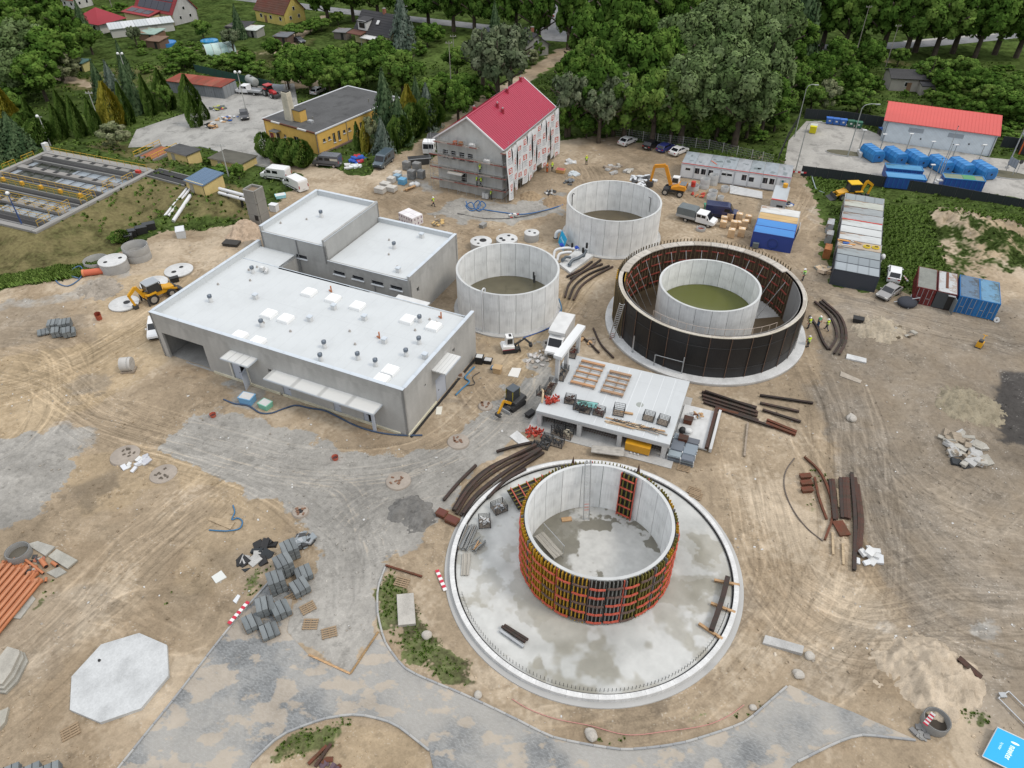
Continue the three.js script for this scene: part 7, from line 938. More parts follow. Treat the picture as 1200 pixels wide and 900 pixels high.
[['grey slab pallet left by the ochre track below the concrete rings',66,386,5],['grey slab pallet right by the ochre track below the concrete rings',79,385,5],['grey slab pallet at the front of the pair by the ochre track',70,393,4],['grey slab pallet at the front right by the ochre track',83,393,4]].forEach(([l,x,y,n],i)=>paverPallet(l,on(x,y),.3+i*.05,n,i>1));paverPallet('flat grey paver pallet lying low left of the slab pallets',on(52,391),.5,1,0);
{for(const[l,x,y,turn,tilt]of[['empty wooden pallet leaning on the grey pavers',344,701,.5,.9],['empty wooden pallet lying on the gravel before the timber edge',386,742,.3,0],['wooden pallet on the verge beside the rusty bar',471,683,-.3,0],['grey wooden pallet lying on the sand below the octagon',83,858,.6,.1],['small dark pallet at the foot of the ring kerb',813,576,-.5,0],['wooden pallet standing under the grey trays',801,549,-.38,0],['round bundled pallet top beside the empty pallet',364,732,0,.1],['broken pallet on the sand at the gravel edge',815,581,-.5,0],['dark pallet lid on the slab floor gravel',361,713,.6,0]]){const t=thing('wooden_pallet',l,'pallet',on(x,y),turn);t.rotation.x=tilt;palletDeck(t,1.3,1.0);}}
function board(label,a,b,h0,h1,n){const A=on(a[0],a[1],h0),E=on(b[0],b[1],h1),t=thing('striped_board',label,'striped board',A);const d=E.clone().sub(A);for(let i=0;i<n;i++){const q=new B();q.beam(d.clone().multiplyScalar(i/n),d.clone().multiplyScalar((i+1)/n),.34,.07);q.build('stripe',i%2?M([.70,.70,.70],{rough:.5}):M([.50,.02,.05],{rough:.5}),t);}return t;}
board('red and white striped board lying on the kerb by the paver pallets',[268,731],[291,705],.3,.3,9);board('red and white striped board lying by the ring kerb',[512,668],[522,692],.15,.15,8);board('red and white striped board leaning across the lower right manhole',[1084,849],[1094,836],.85,1.6,8);
// cardboard pallets
[[855,258],[865,260],[876,260],[847,266],[859,268],[872,267],[856,278],[868,277],[848,260],[864,267]].forEach(([x,y],i)=>{const t=thing('carton_pallet',`pallet of tan cartons by the navy van, ${ORD[i]} of the group`,'carton pallet',on(x,y),-.35,'carton pallets behind the black ring');t.userData.label='pallet of tan cartons on the sand between the navy van and the blue containers';mesh('pallet',bx(1.1,.12,1.0),PALM,t,0,.06,0);const h=[.55,.7,.5,.45,.6,.6,.65,.65,.4,.5][i];for(const a of[-1,1])for(const c of[-1,1])for(const l of[0,1])mesh('carton',bx(.5,h,.46),M([[.58,.40,.23],[.64,.46,.28],[.52,.35,.2]][Math.floor(rnd()*3)]),t,a*.26,.13+h/2+l*(h+.01),c*.24,0,rr(-.03,.03),0);mesh('white_label',bx(.5,.02,.3),M([.75,.7,.64]),t,.1,.16+h*2,0);});
// block stacks near the scaffold
{const bl=(l,x,y,w,h,d,m,cat='block pallet',layers=3)=>{const t=thing('block_pallet',l,cat,on(x,y),-.42);mesh('pallet',bx(w,.12,d),PALM,t,0,.06,0);for(let k=0;k<layers;k++)for(const s of[-1,1])mesh('block_layer',bx(w/2-.02,h/layers-.015,d),Array.isArray(m)?m[(k+(s+1))%m.length]:m,t,s*w/4,.13+h/layers*(k+.5),0);return t;};
const GB=[M([.22,.225,.225],{map:T.concrete}),M([.27,.27,.265],{map:T.concrete}),M([.245,.25,.25],{map:T.concrete})],WB=[M([.60,.58,.54],{map:T.concrete}),M([.66,.65,.62],{map:T.concrete})],BB=[M([.10,.30,.50]),M([.14,.34,.52])];
bl('grey block pallet at the back left by the skip',477,199,1.3,1.5,1.1,GB);bl('grey block pallet at the back right by the skip',489,201,1.4,1.6,1.2,GB);bl('grey block pallet nearest the blue wrapped packs',483,210,1.3,1.6,1.1,GB);bl('grey block pallet nearest the scaffold',494,209,1.2,1.4,1.1,GB);
bl('blue wrapped pack nearest the light blocks',472,216,1.3,1.0,1.2,BB,'wrapped pack',2);bl('blue grey wrapped pack behind the blue one',466,211,1.2,.9,1.1,[M([.24,.36,.46])],'wrapped pack',2);bl('white block pallet by the blue wrapped pack',459,214,1.3,.9,1.2,WB);bl('white block pallet at the track side behind the blue pack',466,206,1.3,.7,1.2,WB);bl('long pale block pallet left at the hall corner',446,226,1.8,.9,1.3,WB);bl('long pale block pallet second from the hall corner',452,219,1.7,.7,1.3,WB);bl('long pale block pallet nearest the plank heap',459,224,1.8,.8,1.3,WB);
const t=thing('block_cube','large cube of white foil wrapped blocks behind the grey hall','block pallet',on(482,261),yw([461,250],[485,261]));for(let a=0;a<2;a++)for(let c=0;c<3;c++)for(let k=0;k<2;k++)mesh('foil_pack',bx(1.1,.82,1.12),M([[.68,.66,.68],[.74,.72,.74]][(a+c+k)%2]),t,(c-1)*1.14,.42+k*.86,(a-.5)*1.16);for(let i=0;i<12;i++)mesh('print_mark',bx(.2,.3,.02),M([.22,.13,.2]),t,-1.5+(i%6)*.6,i<6?.5:1.3,1.15);for(let i=0;i<6;i++)mesh('print_mark',bx(.02,.3,.2),M([.22,.13,.2]),t,1.7,i<3?.5:1.3,-.8+(i%3)*.7);
const pl=thing('plank_heap','heap of yellow planks and white sacks below the grey block pallets','heap',on(480,222),.9);for(let i=0;i<8;i++)mesh('plank',bx(2.2,.08,.2),WOOD,pl,rr(-.3,.3),.1+i*.05,rr(-.4,.4),0,rr(-.2,.2),0);for(let i=0;i<6;i++)mesh('sack',new THREE.IcosahedronGeometry(.4,1),WHITE,pl,1.4+rr(-.8,.8),.25,rr(-1.6,.6));}
// blue hoses and cables
function hose(label,pts,r,mat,cat='hose'){const b=new B(),P=pts.map(([x,y,h=.1])=>on(x,y,h)),c=P[0].clone();b.tube(P.map((p)=>p.sub(c)),r,pts.length*8,6);const m=b.build(cat==='cable'?'cable':'hose',mat);m.position.copy(c);return tag(m,label,cat);}
hose('tangled blue hose on the sand in front of the scaffold',[[546,236,.5],[549,243],[556,244,.5],[552,237,.8],[546,241],[553,247],[563,241,.6],[560,235,.9],[555,240],[562,247,.2],[569,241,.6],[564,236,.5],[560,244],[570,246],[590,249],[612,251],[640,246],[660,240]],.09,M([.03,.13,.33],{rough:.4}));
hose('dark blue cable winding over the sand in front of the grey hall canopies',[[262,468],[275,473],[290,475],[306,484],[318,484],[332,479],[346,475],[362,478],[380,481],[395,488],[420,500],[445,507],[470,510],[495,510]],.1,M([.05,.08,.14]));hose('blue cable loop beside the sandy plywood board',[[245,621],[258,622],[268,622,.2],[281,619],[284,611],[278,607],[272,609],[275,600],[273,592]],.07,M([.05,.16,.30]));hose('blue hose loop on the green bank strip',[[63,325],[70,333],[80,335],[92,328],[97,318,.4],[94,312,.9],[86,315,.6],[84,323,.3],[92,326]],.09,M([.07,.14,.26]));hose('blue cable bundle at the foot of the grey hall side wall',[[556,430],[550,436],[545,443],[550,447],[542,455],[534,463]],.1,M([.06,.20,.36]));hose('thin dark cable across the sand beside the grey hall',[[562,436],[554,442],[556,450],[545,452]],.05,STEELD,'cable');hose('red and white tape along the sand below the tank slab',[[600,819],[618,830],[650,842],[690,850],[735,861],[780,857],[830,849],[855,838],[872,826]],.03,M([.52,.24,.22]),'tape');hose('long dark cable on the sandy ground left of the far tank',[[536,250],[570,256],[610,254],[650,243]],.07,M([.1,.1,.1]),'cable');hose('blue hose beside the murky tank foot',[[655,350,1.2],[658,362,.4],[655,370],[640,380],[620,390]],.09,M([.06,.16,.28]));hose('grey hose at the yard fence by the containers',[[951,205],[954,215,.6],[957,222],[966,226]],.09,M([.3,.36,.38]));
// smaller boxes, tubs and tanks
function tub(label,p,turn,w,h,d,mat,o={}){const t=thing(o.name??'plastic_box',label,o.cat??'box',p,turn),b=new B();b.prof([[-w/2,0],[w/2,0],[w/2+.06,h],[-w/2-.06,h]],d,.04);b.build('body',mat,t);mesh('rim',bx(w+.2,.06,d+.06),mat,t,0,h,0);if(o.fill)mesh('filling',bx(w-.05,.05,d-.12),o.fill,t,0,h+.03,0);return t;}
tub('sky blue box with a white lid in front of the grey hall door',on(291,471),-.3,1.5,.9,1.2,M([.16,.36,.58]),{fill:WHITE});tub('mint green and white box right of the sky blue box',on(312,477),-.5,1.2,.7,1.1,M([.20,.48,.36]),{fill:WHITE});tub('white grey tank crate at the foot of the bank below the pipes',on(213,277),-1.2,1.9,1.3,1.3,M([.52,.55,.58]),{name:'white_tank',cat:'tank',fill:M([.6,.62,.64])});tub('black water tub farthest up the bank',on(176,269),.5,1.8,1.1,1.2,BLACK,{name:'black_tub',cat:'tub',fill:M([.05,.055,.06])});tub('black water tub beside the farthest one on the bank',on(167,273),.5,1.6,1.1,1.2,BLACK,{name:'black_tub',cat:'tub',fill:M([.05,.055,.06])});tub('small black tub above the stacked rings',on(156,277),.4,1.2,1.1,1.1,BLACK,{name:'black_tub',cat:'tub',fill:M([.06,.066,.075])});tub('small black tub nearest the round bush on the bank',on(152,282),.4,1.1,1.0,1.0,BLACK,{name:'black_tub',cat:'tub',fill:M([.06,.066,.075])});tub('black tray on the sand before the concrete tower',on(272,287),-.2,2.4,.5,1.4,M([.04,.038,.035]));tub('black box beside the dark channel on the right road edge',on(1005,377),-.4,1.2,.6,.9,BLACK);tub('small black box beside the mini excavator',on(621,487),.8,1.0,.5,.6,BLACK);tub('grey barrow like tub on the sand behind the murky tank',on(566,266),1.0,1.1,.6,.8,CONCD);tub('black drum box between the lid disc and the hall',on(205,330),.6,1.1,.7,.7,BLACK);tub('white blue wrapped bag beside the concrete tower',on(329,231),.4,1.6,.5,1.2,M([.3,.6,.68]),{fill:WHITE,name:'wrapped_bag',cat:'bag'});tub('white box container beside the concrete tower foot',on(322,247),-.3,1.2,1.2,1.0,M([.66,.68,.70]),{});tub('tan crate on the sand by the hall side',on(583,436),-.3,.9,.8,.9,M([.45,.32,.18]));tub('tan crate beside the workers at the netting',on(657,202),-.4,1.5,.6,1.1,M([.50,.30,.12]),{fill:M([.4,.1,.1])});
tub('black generator nearest the hall side wall',on(562,425),-.2,.85,1.0,.85,BLACK,{fill:WHITE,name:'generator',cat:'generator'});tub('low black generator right of its taller twin',on(572,425),-.2,.9,.5,.8,BLACK,{fill:M([.5,.5,.5]),name:'generator',cat:'generator'});tub('blue tool tray on the sand by the tan crate',on(581,432.5),-.3,1.0,.2,.7,M([.04,.12,.24]),{fill:M([.4,.5,.55])});
{const t=thing('concrete_drum','white concrete drum lying on the sand left of the garage door','drum',on(151,433),.1);mesh('drum',cy(.85,.85,1.3,24),M([.52,.51,.49],{map:T.streak}),t,0,.85,0,Math.PI/2,1.6,0);mesh('hoop',new THREE.TorusGeometry(.86,.04,6,24),CONC,t,.3,.85,0,0,1.6,0);mesh('cradle',bx(1.6,.2,1.2),WOODG,t,.1,.08,.2);}
{const t=thing('orange_barrel','short red brown pipe standing on the ochre sand','pipe',on(117,375));mesh('pipe',cy(.38,.38,1.1,16,1,true),M([.40,.10,.06]),t,0,.6,0,.3,0,-.2);mesh('collar',cy(.43,.43,.2,16,1,true),M([.46,.13,.07]),t,.1,1.0,.15,.3,0,-.2);}
{const t=thing('orange_pipe','large orange pipe lying before the open grass filled ring','pipe',on(112,322));mesh('pipe',cy(.48,.48,2.6,18),M([.52,.13,.07]),t,0,.5,0,0,.25,Math.PI/2);mesh('collar',cy(.53,.53,.3,18),M([.60,.22,.10]),t,-1.4,.5,.35,0,.25,Math.PI/2);}
[['red clay pot like pipe collar on the gravel before the hall',393,538],['red pipe collar on the sand left of the hall cable',250,488]].forEach(([l,x,y])=>{const t=thing('pipe_collar',l,'pipe collar',on(x,y));mesh('collar',cy(.36,.3,.4,16,1,true),M([.45,.11,.07]),t,0,.2,0);mesh('inside',cy(.3,.3,.03,16),M([.08,.03,.03]),t,0,.12,0);});
// crates and pipe pile on the tank slab
crate('black wire crate with grey pipes on the tank slab, farther one',at(585,597,.25),.5,1.3,1.1,.9,GALV);crate('black wire crate with a white sack on the tank slab, nearer one',at(568,614,.25),.1,1.1,1.1,.9,WHITE);
[['tall wire cage between the clamp heap and the slab',654,508,1.3,1.0,1.5],['tall wire cage with light pieces next to the slab',664,512,1.2,1.0,1.5],['low black crate right of the beam ends',653,521,1.3,.9,.8],['low dark crate left of the beam crates',641,516,1.0,.9,.7],['small dark crate on the curved beam ends',638,524,1.0,.8,.6],['dark crate furthest left on the beam ends',629,524,.9,.8,.6]].forEach(([l,x,y,w,d,h],i)=>crate(l,on(x,y),-.4,w,d,h,i===1?M([.5,.46,.36]):STEELD));
{const t=thing('pipe_pile','pile of grey steel tubes on the tank slab along the ring kerb','pipe pile',at(549,632,.25),yw([543,645],[557,614]));for(let i=0;i<22;i++){const q=new B();q.bar(V(-1.4+rr(-.1,.1),.1+(i%4)*.1,-.5+(i%11)*.09),V(1.5+rr(-.2,.2),.1+(i%4)*.1,-.5+(i%11)*.09+rr(-.15,.15)),.05,6);q.build('tube',i%6?M([.25,.26,.26]):WOODG,t);}const u=thing('bracket_pile','small pile of grey brackets and timber beside the steel tubes','pile',at(560,640,.25),.8);for(let i=0;i<14;i++)mesh('piece',bx(rr(.6,1.3),.08,.1),i%4?M([.2,.21,.21]):WOOD,u,rr(-.4,.4),.1+i*.03,rr(-.4,.4),0,rr(-.4,.6),rr(-.2,.2));const w=thing('plank_stack','grey planks along the ring kerb below the steel tubes','plank stack',at(546,662,.25),yw([545,675],[547,650]));for(let i=0;i<4;i++)mesh('plank',bx(2.4,.08,.2),M([.45,.44,.41],{map:T.wood}),w,0,.05+(i%2)*.08,-.3+i*.18,0,rr(-.04,.04),0);}
[['rusty steel box left at the left edge of the tank slab',518,604,.9],['rusty steel box right of its twin by the ring kerb',530,612,1.25]].forEach(([l,x,y,w])=>tub(l,on(x,y),-.5,w,.45,.8,RUST,{name:'rusty_box',fill:M([.12,.04,.03])}));[[943,560],[944,568],[945,576]].forEach(([x,y],i)=>tub(['rusty block farthest of three by the brown profiles','rusty block in the middle of three by the brown profiles','rusty block nearest of three by the brown profiles'][i],on(x,y),.1,1.0,.4,.55,RUST,{name:'rusty_box',cat:'steel box'}));tub('rusty brown plate box between the planks of the brown pile',on(985,621),.1,.9,.3,1.7,RUST,{name:'rusty_box',cat:'steel box'});
[['pointed rusty bracket behind the left rim of the front tank',671,537],['pointed rusty bracket behind the right rim of the front tank',747,546]].forEach(([l,x,y])=>{const t=thing('rusty_bracket',l,'bracket',at(x,y+12,.6));mesh('plate',new THREE.ConeGeometry(.3,1.8,4),RUSTD,t,0,.9,0);mesh('foot',bx(.7,.12,.5),RUSTD,t,0,.06,0);});
// debris heaps
function heap(label,p,n,r,mats,o={}){const t=thing(o.name??'debris_heap',label,o.cat??'debris heap',p,rr(0,3));for(let i=0;i<n;i++){const a=rr(0,6.28),d=Math.sqrt(rnd())*r,k=1-d/r;mesh(o.part??'piece',bx(rr(.3,1)*(o.s??1),rr(.08,.3)*(o.s??1),rr(.25,.8)*(o.s??1)),pick(mats),t,Math.cos(a)*d,.08+k*rr(0,o.h??.6),Math.sin(a)*d*.75,rr(-.3,.3),rr(0,3),rr(-.3,.3));}return t;}
const LITE=M([.50,.48,.43],{map:T.concrete}),LITE2=M([.42,.40,.35],{map:T.concrete});
heap('heap of broken pale concrete slabs and pallets on the right earth',on(1132,526),34,2.6,[LITE,LITE2,CONC,M([.36,.31,.25],{map:T.wood})],{s:1.7,part:'slab_piece'});heap('white foil sacks at the end of the long brown profiles',on(1014,652),12,1.3,[WHITE,M([.6,.62,.64]),WHITE],{s:1.3});heap('dark scrap bag below the broken concrete slabs',on(1123,546),8,.8,[BLACK,M([.03,.035,.04])]);heap('black sheet and stones left of the paver pallets',on(300,650),18,1.9,[BLACK,BLACK,M([.025,.03,.035]),CONC],{s:1.4,h:.3});heap('grey metal scrap heap on black sheet behind the paver pallets',on(356,634),22,1.1,[GALV,M([.25,.28,.3]),STEELD]);heap('white crumpled sheets by the sandy manhole lid',on(160,545),14,1.4,[M([.6,.62,.66]),WHITE,M([.45,.46,.5])],{h:.1});heap('pale debris between mini excavator and box van',on(630,420),30,2.0,[M([.55,.54,.53]),M([.48,.45,.42]),M([.42,.36,.3])],{h:.15,s:.7});heap('torn flat cartons beside the dark end of the container stack',on(966,318),9,1.3,[M([.55,.42,.28]),M([.6,.48,.36]),M([.25,.25,.22])],{s:1.6,h:.2,part:'carton'});heap('white trash bags and metal left of the concrete mixer heap',on(645,226),14,1.2,[STEELD,CONCD,WHITE],{s:.8});heap('grey formwork parts between netting and far tank',on(668,214),12,1.3,[M([.12,.13,.14]),M([.2,.22,.24])]);heap('white ladders and frames on the sand beyond the netting',on(668,190),10,1.3,[WHITE,M([.55,.57,.58])],{s:1.3});heap('pale metal sheet pile on the sand beyond the netting',on(670,204),5,.9,[M([.5,.55,.58])],{s:1.6,h:.1});heap('red and grey tools on the sand before the chambers',on(604,254),10,1.1,[REDP,CONCD,WHITE],{s:.6});heap('scrap heap with a red shell beside the lamp post yard',on(255,128),24,1.8,[REDP,STEELD,M([.4,.42,.1]),GALV,M([.1,.12,.12])],{s:1.2,h:1.2});heap('pale salvage heap beside the small black car',on(268,140),22,2.4,[WHITE,M([.5,.52,.55]),BLUEP,WOOD],{s:1.1,h:.7});heap('dark tubs and salvage by the tall thuja in the yard',on(249,148),18,1.8,[BLACK,STEELD,CONCL,WOOD],{s:1.3,h:1.0});heap('blue and red boat tarpaulin by the dark van',on(419,187),16,1.8,[M([.03,.10,.42]),M([.03,.10,.42]),M([.4,.03,.04])],{s:1.4,h:.5});heap('white broken sheets between the two dark vans',on(412,195),9,1.4,[M([.66,.72,.72]),WHITE],{s:1.6,h:.3});heap('white formwork beams behind the far tank',on(752,213),22,2.9,[WHITE,M([.6,.63,.66]),STEELD],{s:1.6,h:.3});heap('planks and plates between the sandy car park and the excavator',on(726,200),14,2.6,[LITE,CONC,WOODG],{s:1.8,h:.25});heap('materials on a pallet beside the crosswise grey container',on(924,240),12,.9,[BLUEP,WOOD,WHITE,STEELD],{s:.8});heap('broken bricks and slates at the pipe stack',on(40,661),22,1.2,[M([.34,.12,.07]),LITE2,STEELD],{s:.5,h:.25});heap('bent scrap and lids in the roundabout sand',on(388,897),9,.8,[M([.12,.08,.1]),RUST],{s:.8});heap('dark timber pile in the shallow trench right of the road',on(1050,388),16,2.2,[WOODG,M([.14,.11,.07]),LITE2],{s:1.1,h:.1});heap('pale planks beside the small thin bars near the ring footing',on(690,400),6,1.4,[WOOD,WOODG],{s:1.1,h:.05});heap('coils and pipes on the sand behind the foil wrapped cube',on(515,262),10,1.3,[WOODG,M([.2,.17,.12]),M([.55,.38,.16])],{s:.8,h:.1});heap('stones beside the lower right manhole ring',on(1078,856),12,.7,[CONCD,M([.2,.2,.2])],{s:.6,h:.15});
// boulders
[['pale boulder on the sand by the red tape',693,861,.5],['small pale stone on the kerb near the red tape',883,829,.3],['two pale stones on the sand above the verge',500,744,.4],['small stone at the curved kerb',560,814,.35],['long pale stone by the pitted concrete plate',950,769,.4],['stone near the start of the right paving',936,790,.45],['pale rock by the trench on the right',998,490,.6]].forEach(([l,x,y,r])=>{const g=new THREE.IcosahedronGeometry(r,2),P=g.attributes.position;for(let i=0;i<P.count;i++){const k=.75+.5*vn(P.getX(i)*3+x,P.getZ(i)*3+P.getY(i)*2+y);P.setXYZ(i,P.getX(i)*k,P.getY(i)*k*.7,P.getZ(i)*k);}g.computeVertexNormals();const m=mesh('boulder',g,M([.52,.49,.44],{map:T.concrete}));m.position.copy(on(x,y,r*.3));tag(m,l,'boulder');});
// blue boards with lettering
function blueBoard(label,p,turn,w,h,tilt,line2){
const c=document.createElement('canvas');c.width=512;c.height=320;const g=c.getContext('2d');g.fillStyle='#08a4d8';g.fillRect(0,0,512,320);g.fillStyle='#eaf7fc';g.font='bold 66px sans-serif';g.textAlign='center';g.fillText('nawter',280,175);g.beginPath();g.ellipse(118,150,16,34,0,0,7);g.fill();if(line2){g.font='30px sans-serif';g.fillText('by water',250,245);}
const tx=new THREE.CanvasTexture(c);tx.colorSpace=THREE.SRGBColorSpace;tx.magFilter=THREE.LinearFilter;const t=thing('blue_board',label,'board',p,turn);const s=new THREE.Group();const m=mesh('board',bx(w,h,.04),[0,0,0,0,1,0].map((k)=>(k?new THREE.MeshStandardMaterial({map:tx,roughness:.5}):M([.04,.36,.6]))),t,0,h/2,0);for(const x of[-w/2,w/2])mesh('edge_post',cy(.04,.04,h+.2,6),GALV,t,x,h/2,-.05);mesh('edge_rail',bx(w,.05,.05),GALV,t,0,h,-.03);t.rotation.order='YXZ';t.rotation.x=tilt;return t;
}
{const t=blueBoard('large sky blue board with white lettering lying at the lower right corner',at(1151,886,.35),0,1,1,0,1),p0=at(1151,886,.35),p1=at(1169,852,.75),v=at(1216,874,.75).sub(p1),tm=t.children[0].material[4];t.rotation.set(0,0,0);t.clear();const q=[V(0,0,0),v,p1.clone().sub(p0).add(v),p1.clone().sub(p0)],g=new THREE.BufferGeometry(),c=[q[3],q[0],q[1],q[3],q[1],q[2]];g.setAttribute('position',new THREE.Float32BufferAttribute(c.flatMap((p)=>[p.x,p.y,p.z]),3));g.setAttribute('uv',new THREE.Float32BufferAttribute([0,0,1,0,1,1,0,0,1,1,0,1],2));g.computeVertexNormals();mesh('board',g,tm,t);const bk=g.clone().translate(0,-.06,0);mesh('back_sheet',bk,WHITE,t);for(let k=0;k<4;k++){const b=new B();b.bar(q[k].clone().setY(q[k].y-.03),q[(k+1)%4].clone().setY(q[(k+1)%4].y-.03),.05,6);b.build('edge_rail',k%2?GALV:WHITE,t);}for(const k of[1,2,3]){const b=new B();b.bar(q[k],q[k].clone().setY(-.4),.05,6);b.build('leg',GALV,t);}}
{const t=blueBoard('tilted blue board with white lettering standing beside the far tank',on(657,289),-1.0,3.0,2.1,-.25,0);t.rotation.y=yw([655,276],[664,292]);}
// pipe skid on its concrete base beside the far tank
{const c=[[655,312],[674,296],[695,302],[668,322]];slab('pale concrete base plate carrying the pipe skid by the far tank',c,.45,CONCL,'base plate');const t=thing('pipe_skid','white and dark valve pipework on the base plate by the far tank','pipework',at(671,306,.45),-.5),PW=M([.66,.68,.70],{rough:.35}),DG=M([.10,.12,.14],{rough:.4});const tb=(n,pts,r,m)=>{const q=new B();q.tube(pts.map((p)=>V(...p)),r,24,8);q.build(n,m,t);};tb('pipe',[[-2.6,.3,1.2],[-2.7,1.3,.5],[-1.8,1.6,-.2],[-.8,1.6,-.8],[.4,1.5,-1]],.2,PW);tb('pipe',[[-1.9,.3,1.4],[-1.9,1.0,.8],[-1.2,1.2,.1],[-.4,1.2,-.4]],.2,PW);tb('pipe',[[.2,.3,1.7],[.4,.7,.9],[.9,.8,.1],[1.4,1.1,-.8],[1.5,1.6,-1.4]],.24,DG);tb('pipe',[[-1.2,.3,.9],[-.9,.7,.5],[-.2,.7,.3]],.22,DG);for(const[x,y,z]of[[1.5,2.3,-1.5],[1.2,1.7,-.9],[-.6,2.0,-.9]])mesh('actuator',cy(.17,.17,.8,10),BLACK,t,x,y,z);for(const[x,y,z]of[[-2.1,1.9,-.5],[.1,1.7,-1.1]])mesh('blue_motor',cy(.28,.28,.5,12),M([.02,.07,.42]),t,x,y,z,.6,0,.4);for(const[x,y,z]of[[.3,.35,1.7],[-1.2,.35,.9],[1.4,1.0,-.7]])mesh('flange',cy(.34,.34,.1,14),DG,t,x,y,z,.8,0,.3);const e=thing('pipe_elbow','white and black pipe elbow sticking out beside the far tank above the blue board','pipe',at(655,274,1.2));const q=new B();q.tube([V(.8,0,0),V(.1,.5,0),V(-.4,.2,.1),V(-.5,-.6,.2)],.26,20,8);q.build('pipe',PW,e);mesh('flange',cy(.36,.36,.12,12),BLACK,e,-.5,-.6,.2);}
// steel frame lying at the right edge, frame on the ring footing, site fence panel
{const a=on(1170,818,.2),b=on(1200,848,.2),c=on(1182,810,.2),t=thing('tube_barrier','galvanised tube frame lying at the lower right edge','frame',a),q=new B();const w=c.clone().sub(a),l=b.clone().sub(a).multiplyScalar(1.2);const P=[V(0,0,0),w,w.clone().add(l),l];for(let i=0;i<4;i++){const s=new B();s.bar(P[i],P[(i+1)%4],.06,8);s.build('tube',CHROME,t);}mesh('clamp',bx(.5,.1,.4),GALV,t,w.x*.4,.05,w.z*.4);mesh('sheet',bx(.1,.01,.1),GALV,t,0,-.08,0);
const g=thing('guard_frame','grey guard frame standing on the ring footing above the slab','guard frame',at(766,428,.45),yw([766,428],[800,438])),L=at(766,428,.45).distanceTo(at(799,437,.45));for(const x of[0,L])mesh('post',bx(.12,x?2.4:1.6,.12),GALV,g,x,x?1.2:.8,0);const r=new B();r.bar(V(0,1.6,0),V(L,1.7,0),.05);r.build('rail',GALV,g);const pp=thing('steel_prop','short upright steel prop before the black ring wall','prop',at(741,412,.45));mesh('tube',bx(.14,2.4,.14),CHROME,pp,0,1.2,0);mesh('foot',bx(.3,.05,.3),GALV,pp,0,.03,0);}
// litter: small pale bits of foil, foam and board scattered over the site
{const b=new B(),c=new B();const P=[[75,472],[100,380],[140,500],[205,500],[230,470],[265,505],[300,515],[330,460],[355,490],[365,508],[390,515],[410,525],[430,520],[340,515],[500,530],[450,525],[510,560],[560,500],[600,495],[585,480],[560,260],[530,270],[520,250],[600,262],[640,260],[680,210],[720,190],[830,230],[900,240],[1000,440],[1050,470],[1090,480],[1040,505],[1060,560],[1130,620],[1100,640],[1160,690],[1180,740],[1150,745],[1070,745],[1060,740],[960,770],[880,640],[500,820],[640,850],[110,700],[60,740],[120,780],[180,690],[210,660],[150,600],[280,640],[300,610],[340,560],[350,590],[60,545],[30,480],[20,460],[45,365],[20,365],[60,350],[105,350],[240,290],[260,300],[320,300],[300,290],[470,270],[550,450],[560,455],[640,450],[650,500],[870,555],[900,520],[940,500],[1020,420],[1080,420],[1170,560],[1190,600],[990,700],[1010,760],[420,730],[480,610],[440,600],[330,630],[275,690]];for(const[x,y]of P)for(let i=0;i<5;i++){const p=on(x+rr(-18,18),y+rr(-12,12),.02),s=rr(.04,.2);(rnd()<.35?b:c).box(s*rr(.5,1.6),s*.3,s,p.x,p.y,p.z,rr(-.3,.3),rr(0,3),rr(-.3,.3));}tag(b.build('litter',M([.55,.55,.54])),'scattered pale scraps of foil and foam on the site ground',0,0,'stuff');tag(c.build('rubble',M([.30,.27,.23])),'scattered stones and clods on the site ground',0,0,'stuff');}
// heaps of gravel and sand
function earth(label,cat,name,px,py,R,h,col,pit,rough=.16){const n=64,S=R*2.5,p=on(px,py),g=new THREE.PlaneGeometry(S,S,n,n).rotateX(-Math.PI/2),P=g.attributes.position,U=g.attributes.uv,C=new Float32Array(P.count*3),o=px*.13;for(let i=0;i<P.count;i++){const x=P.getX(i),z=P.getZ(i),k=1/R,d=Math.hypot(x,z*1.08)*k+(fbm(x*.5+o,z*.5,4)-.5)*.75,q=pit?Math.exp(-((x*k+.1)**2+(z*k-.18)**2)*7)*pit:0,t=fbm(x*1.2+o,z*1.2+o,3);P.setY(i,hgt(p.x+x,p.z+z)-p.y+(d>1.02?-.3:(1-sm(.15,1,d))*h*(.7+.6*fbm(x*.35+o,z*.35,2))-q+(vn(x*4.3+9,z*4.3)-.5)*rough+(t-.5)*rough*2.6*(1-d)-.05-.2*sm(.85,1.02,d)));C.set(col.map((c)=>c*(.85+.3*t)),i*3);U.setXY(i,x*3,z*3);}g.setAttribute('color',new THREE.BufferAttribute(C,3));g.computeVertexNormals();const m=mesh(name,g,new THREE.MeshLambertMaterial({vertexColors:true,map:T.asphalt}));m.position.copy(p);tag(m,label,cat);}
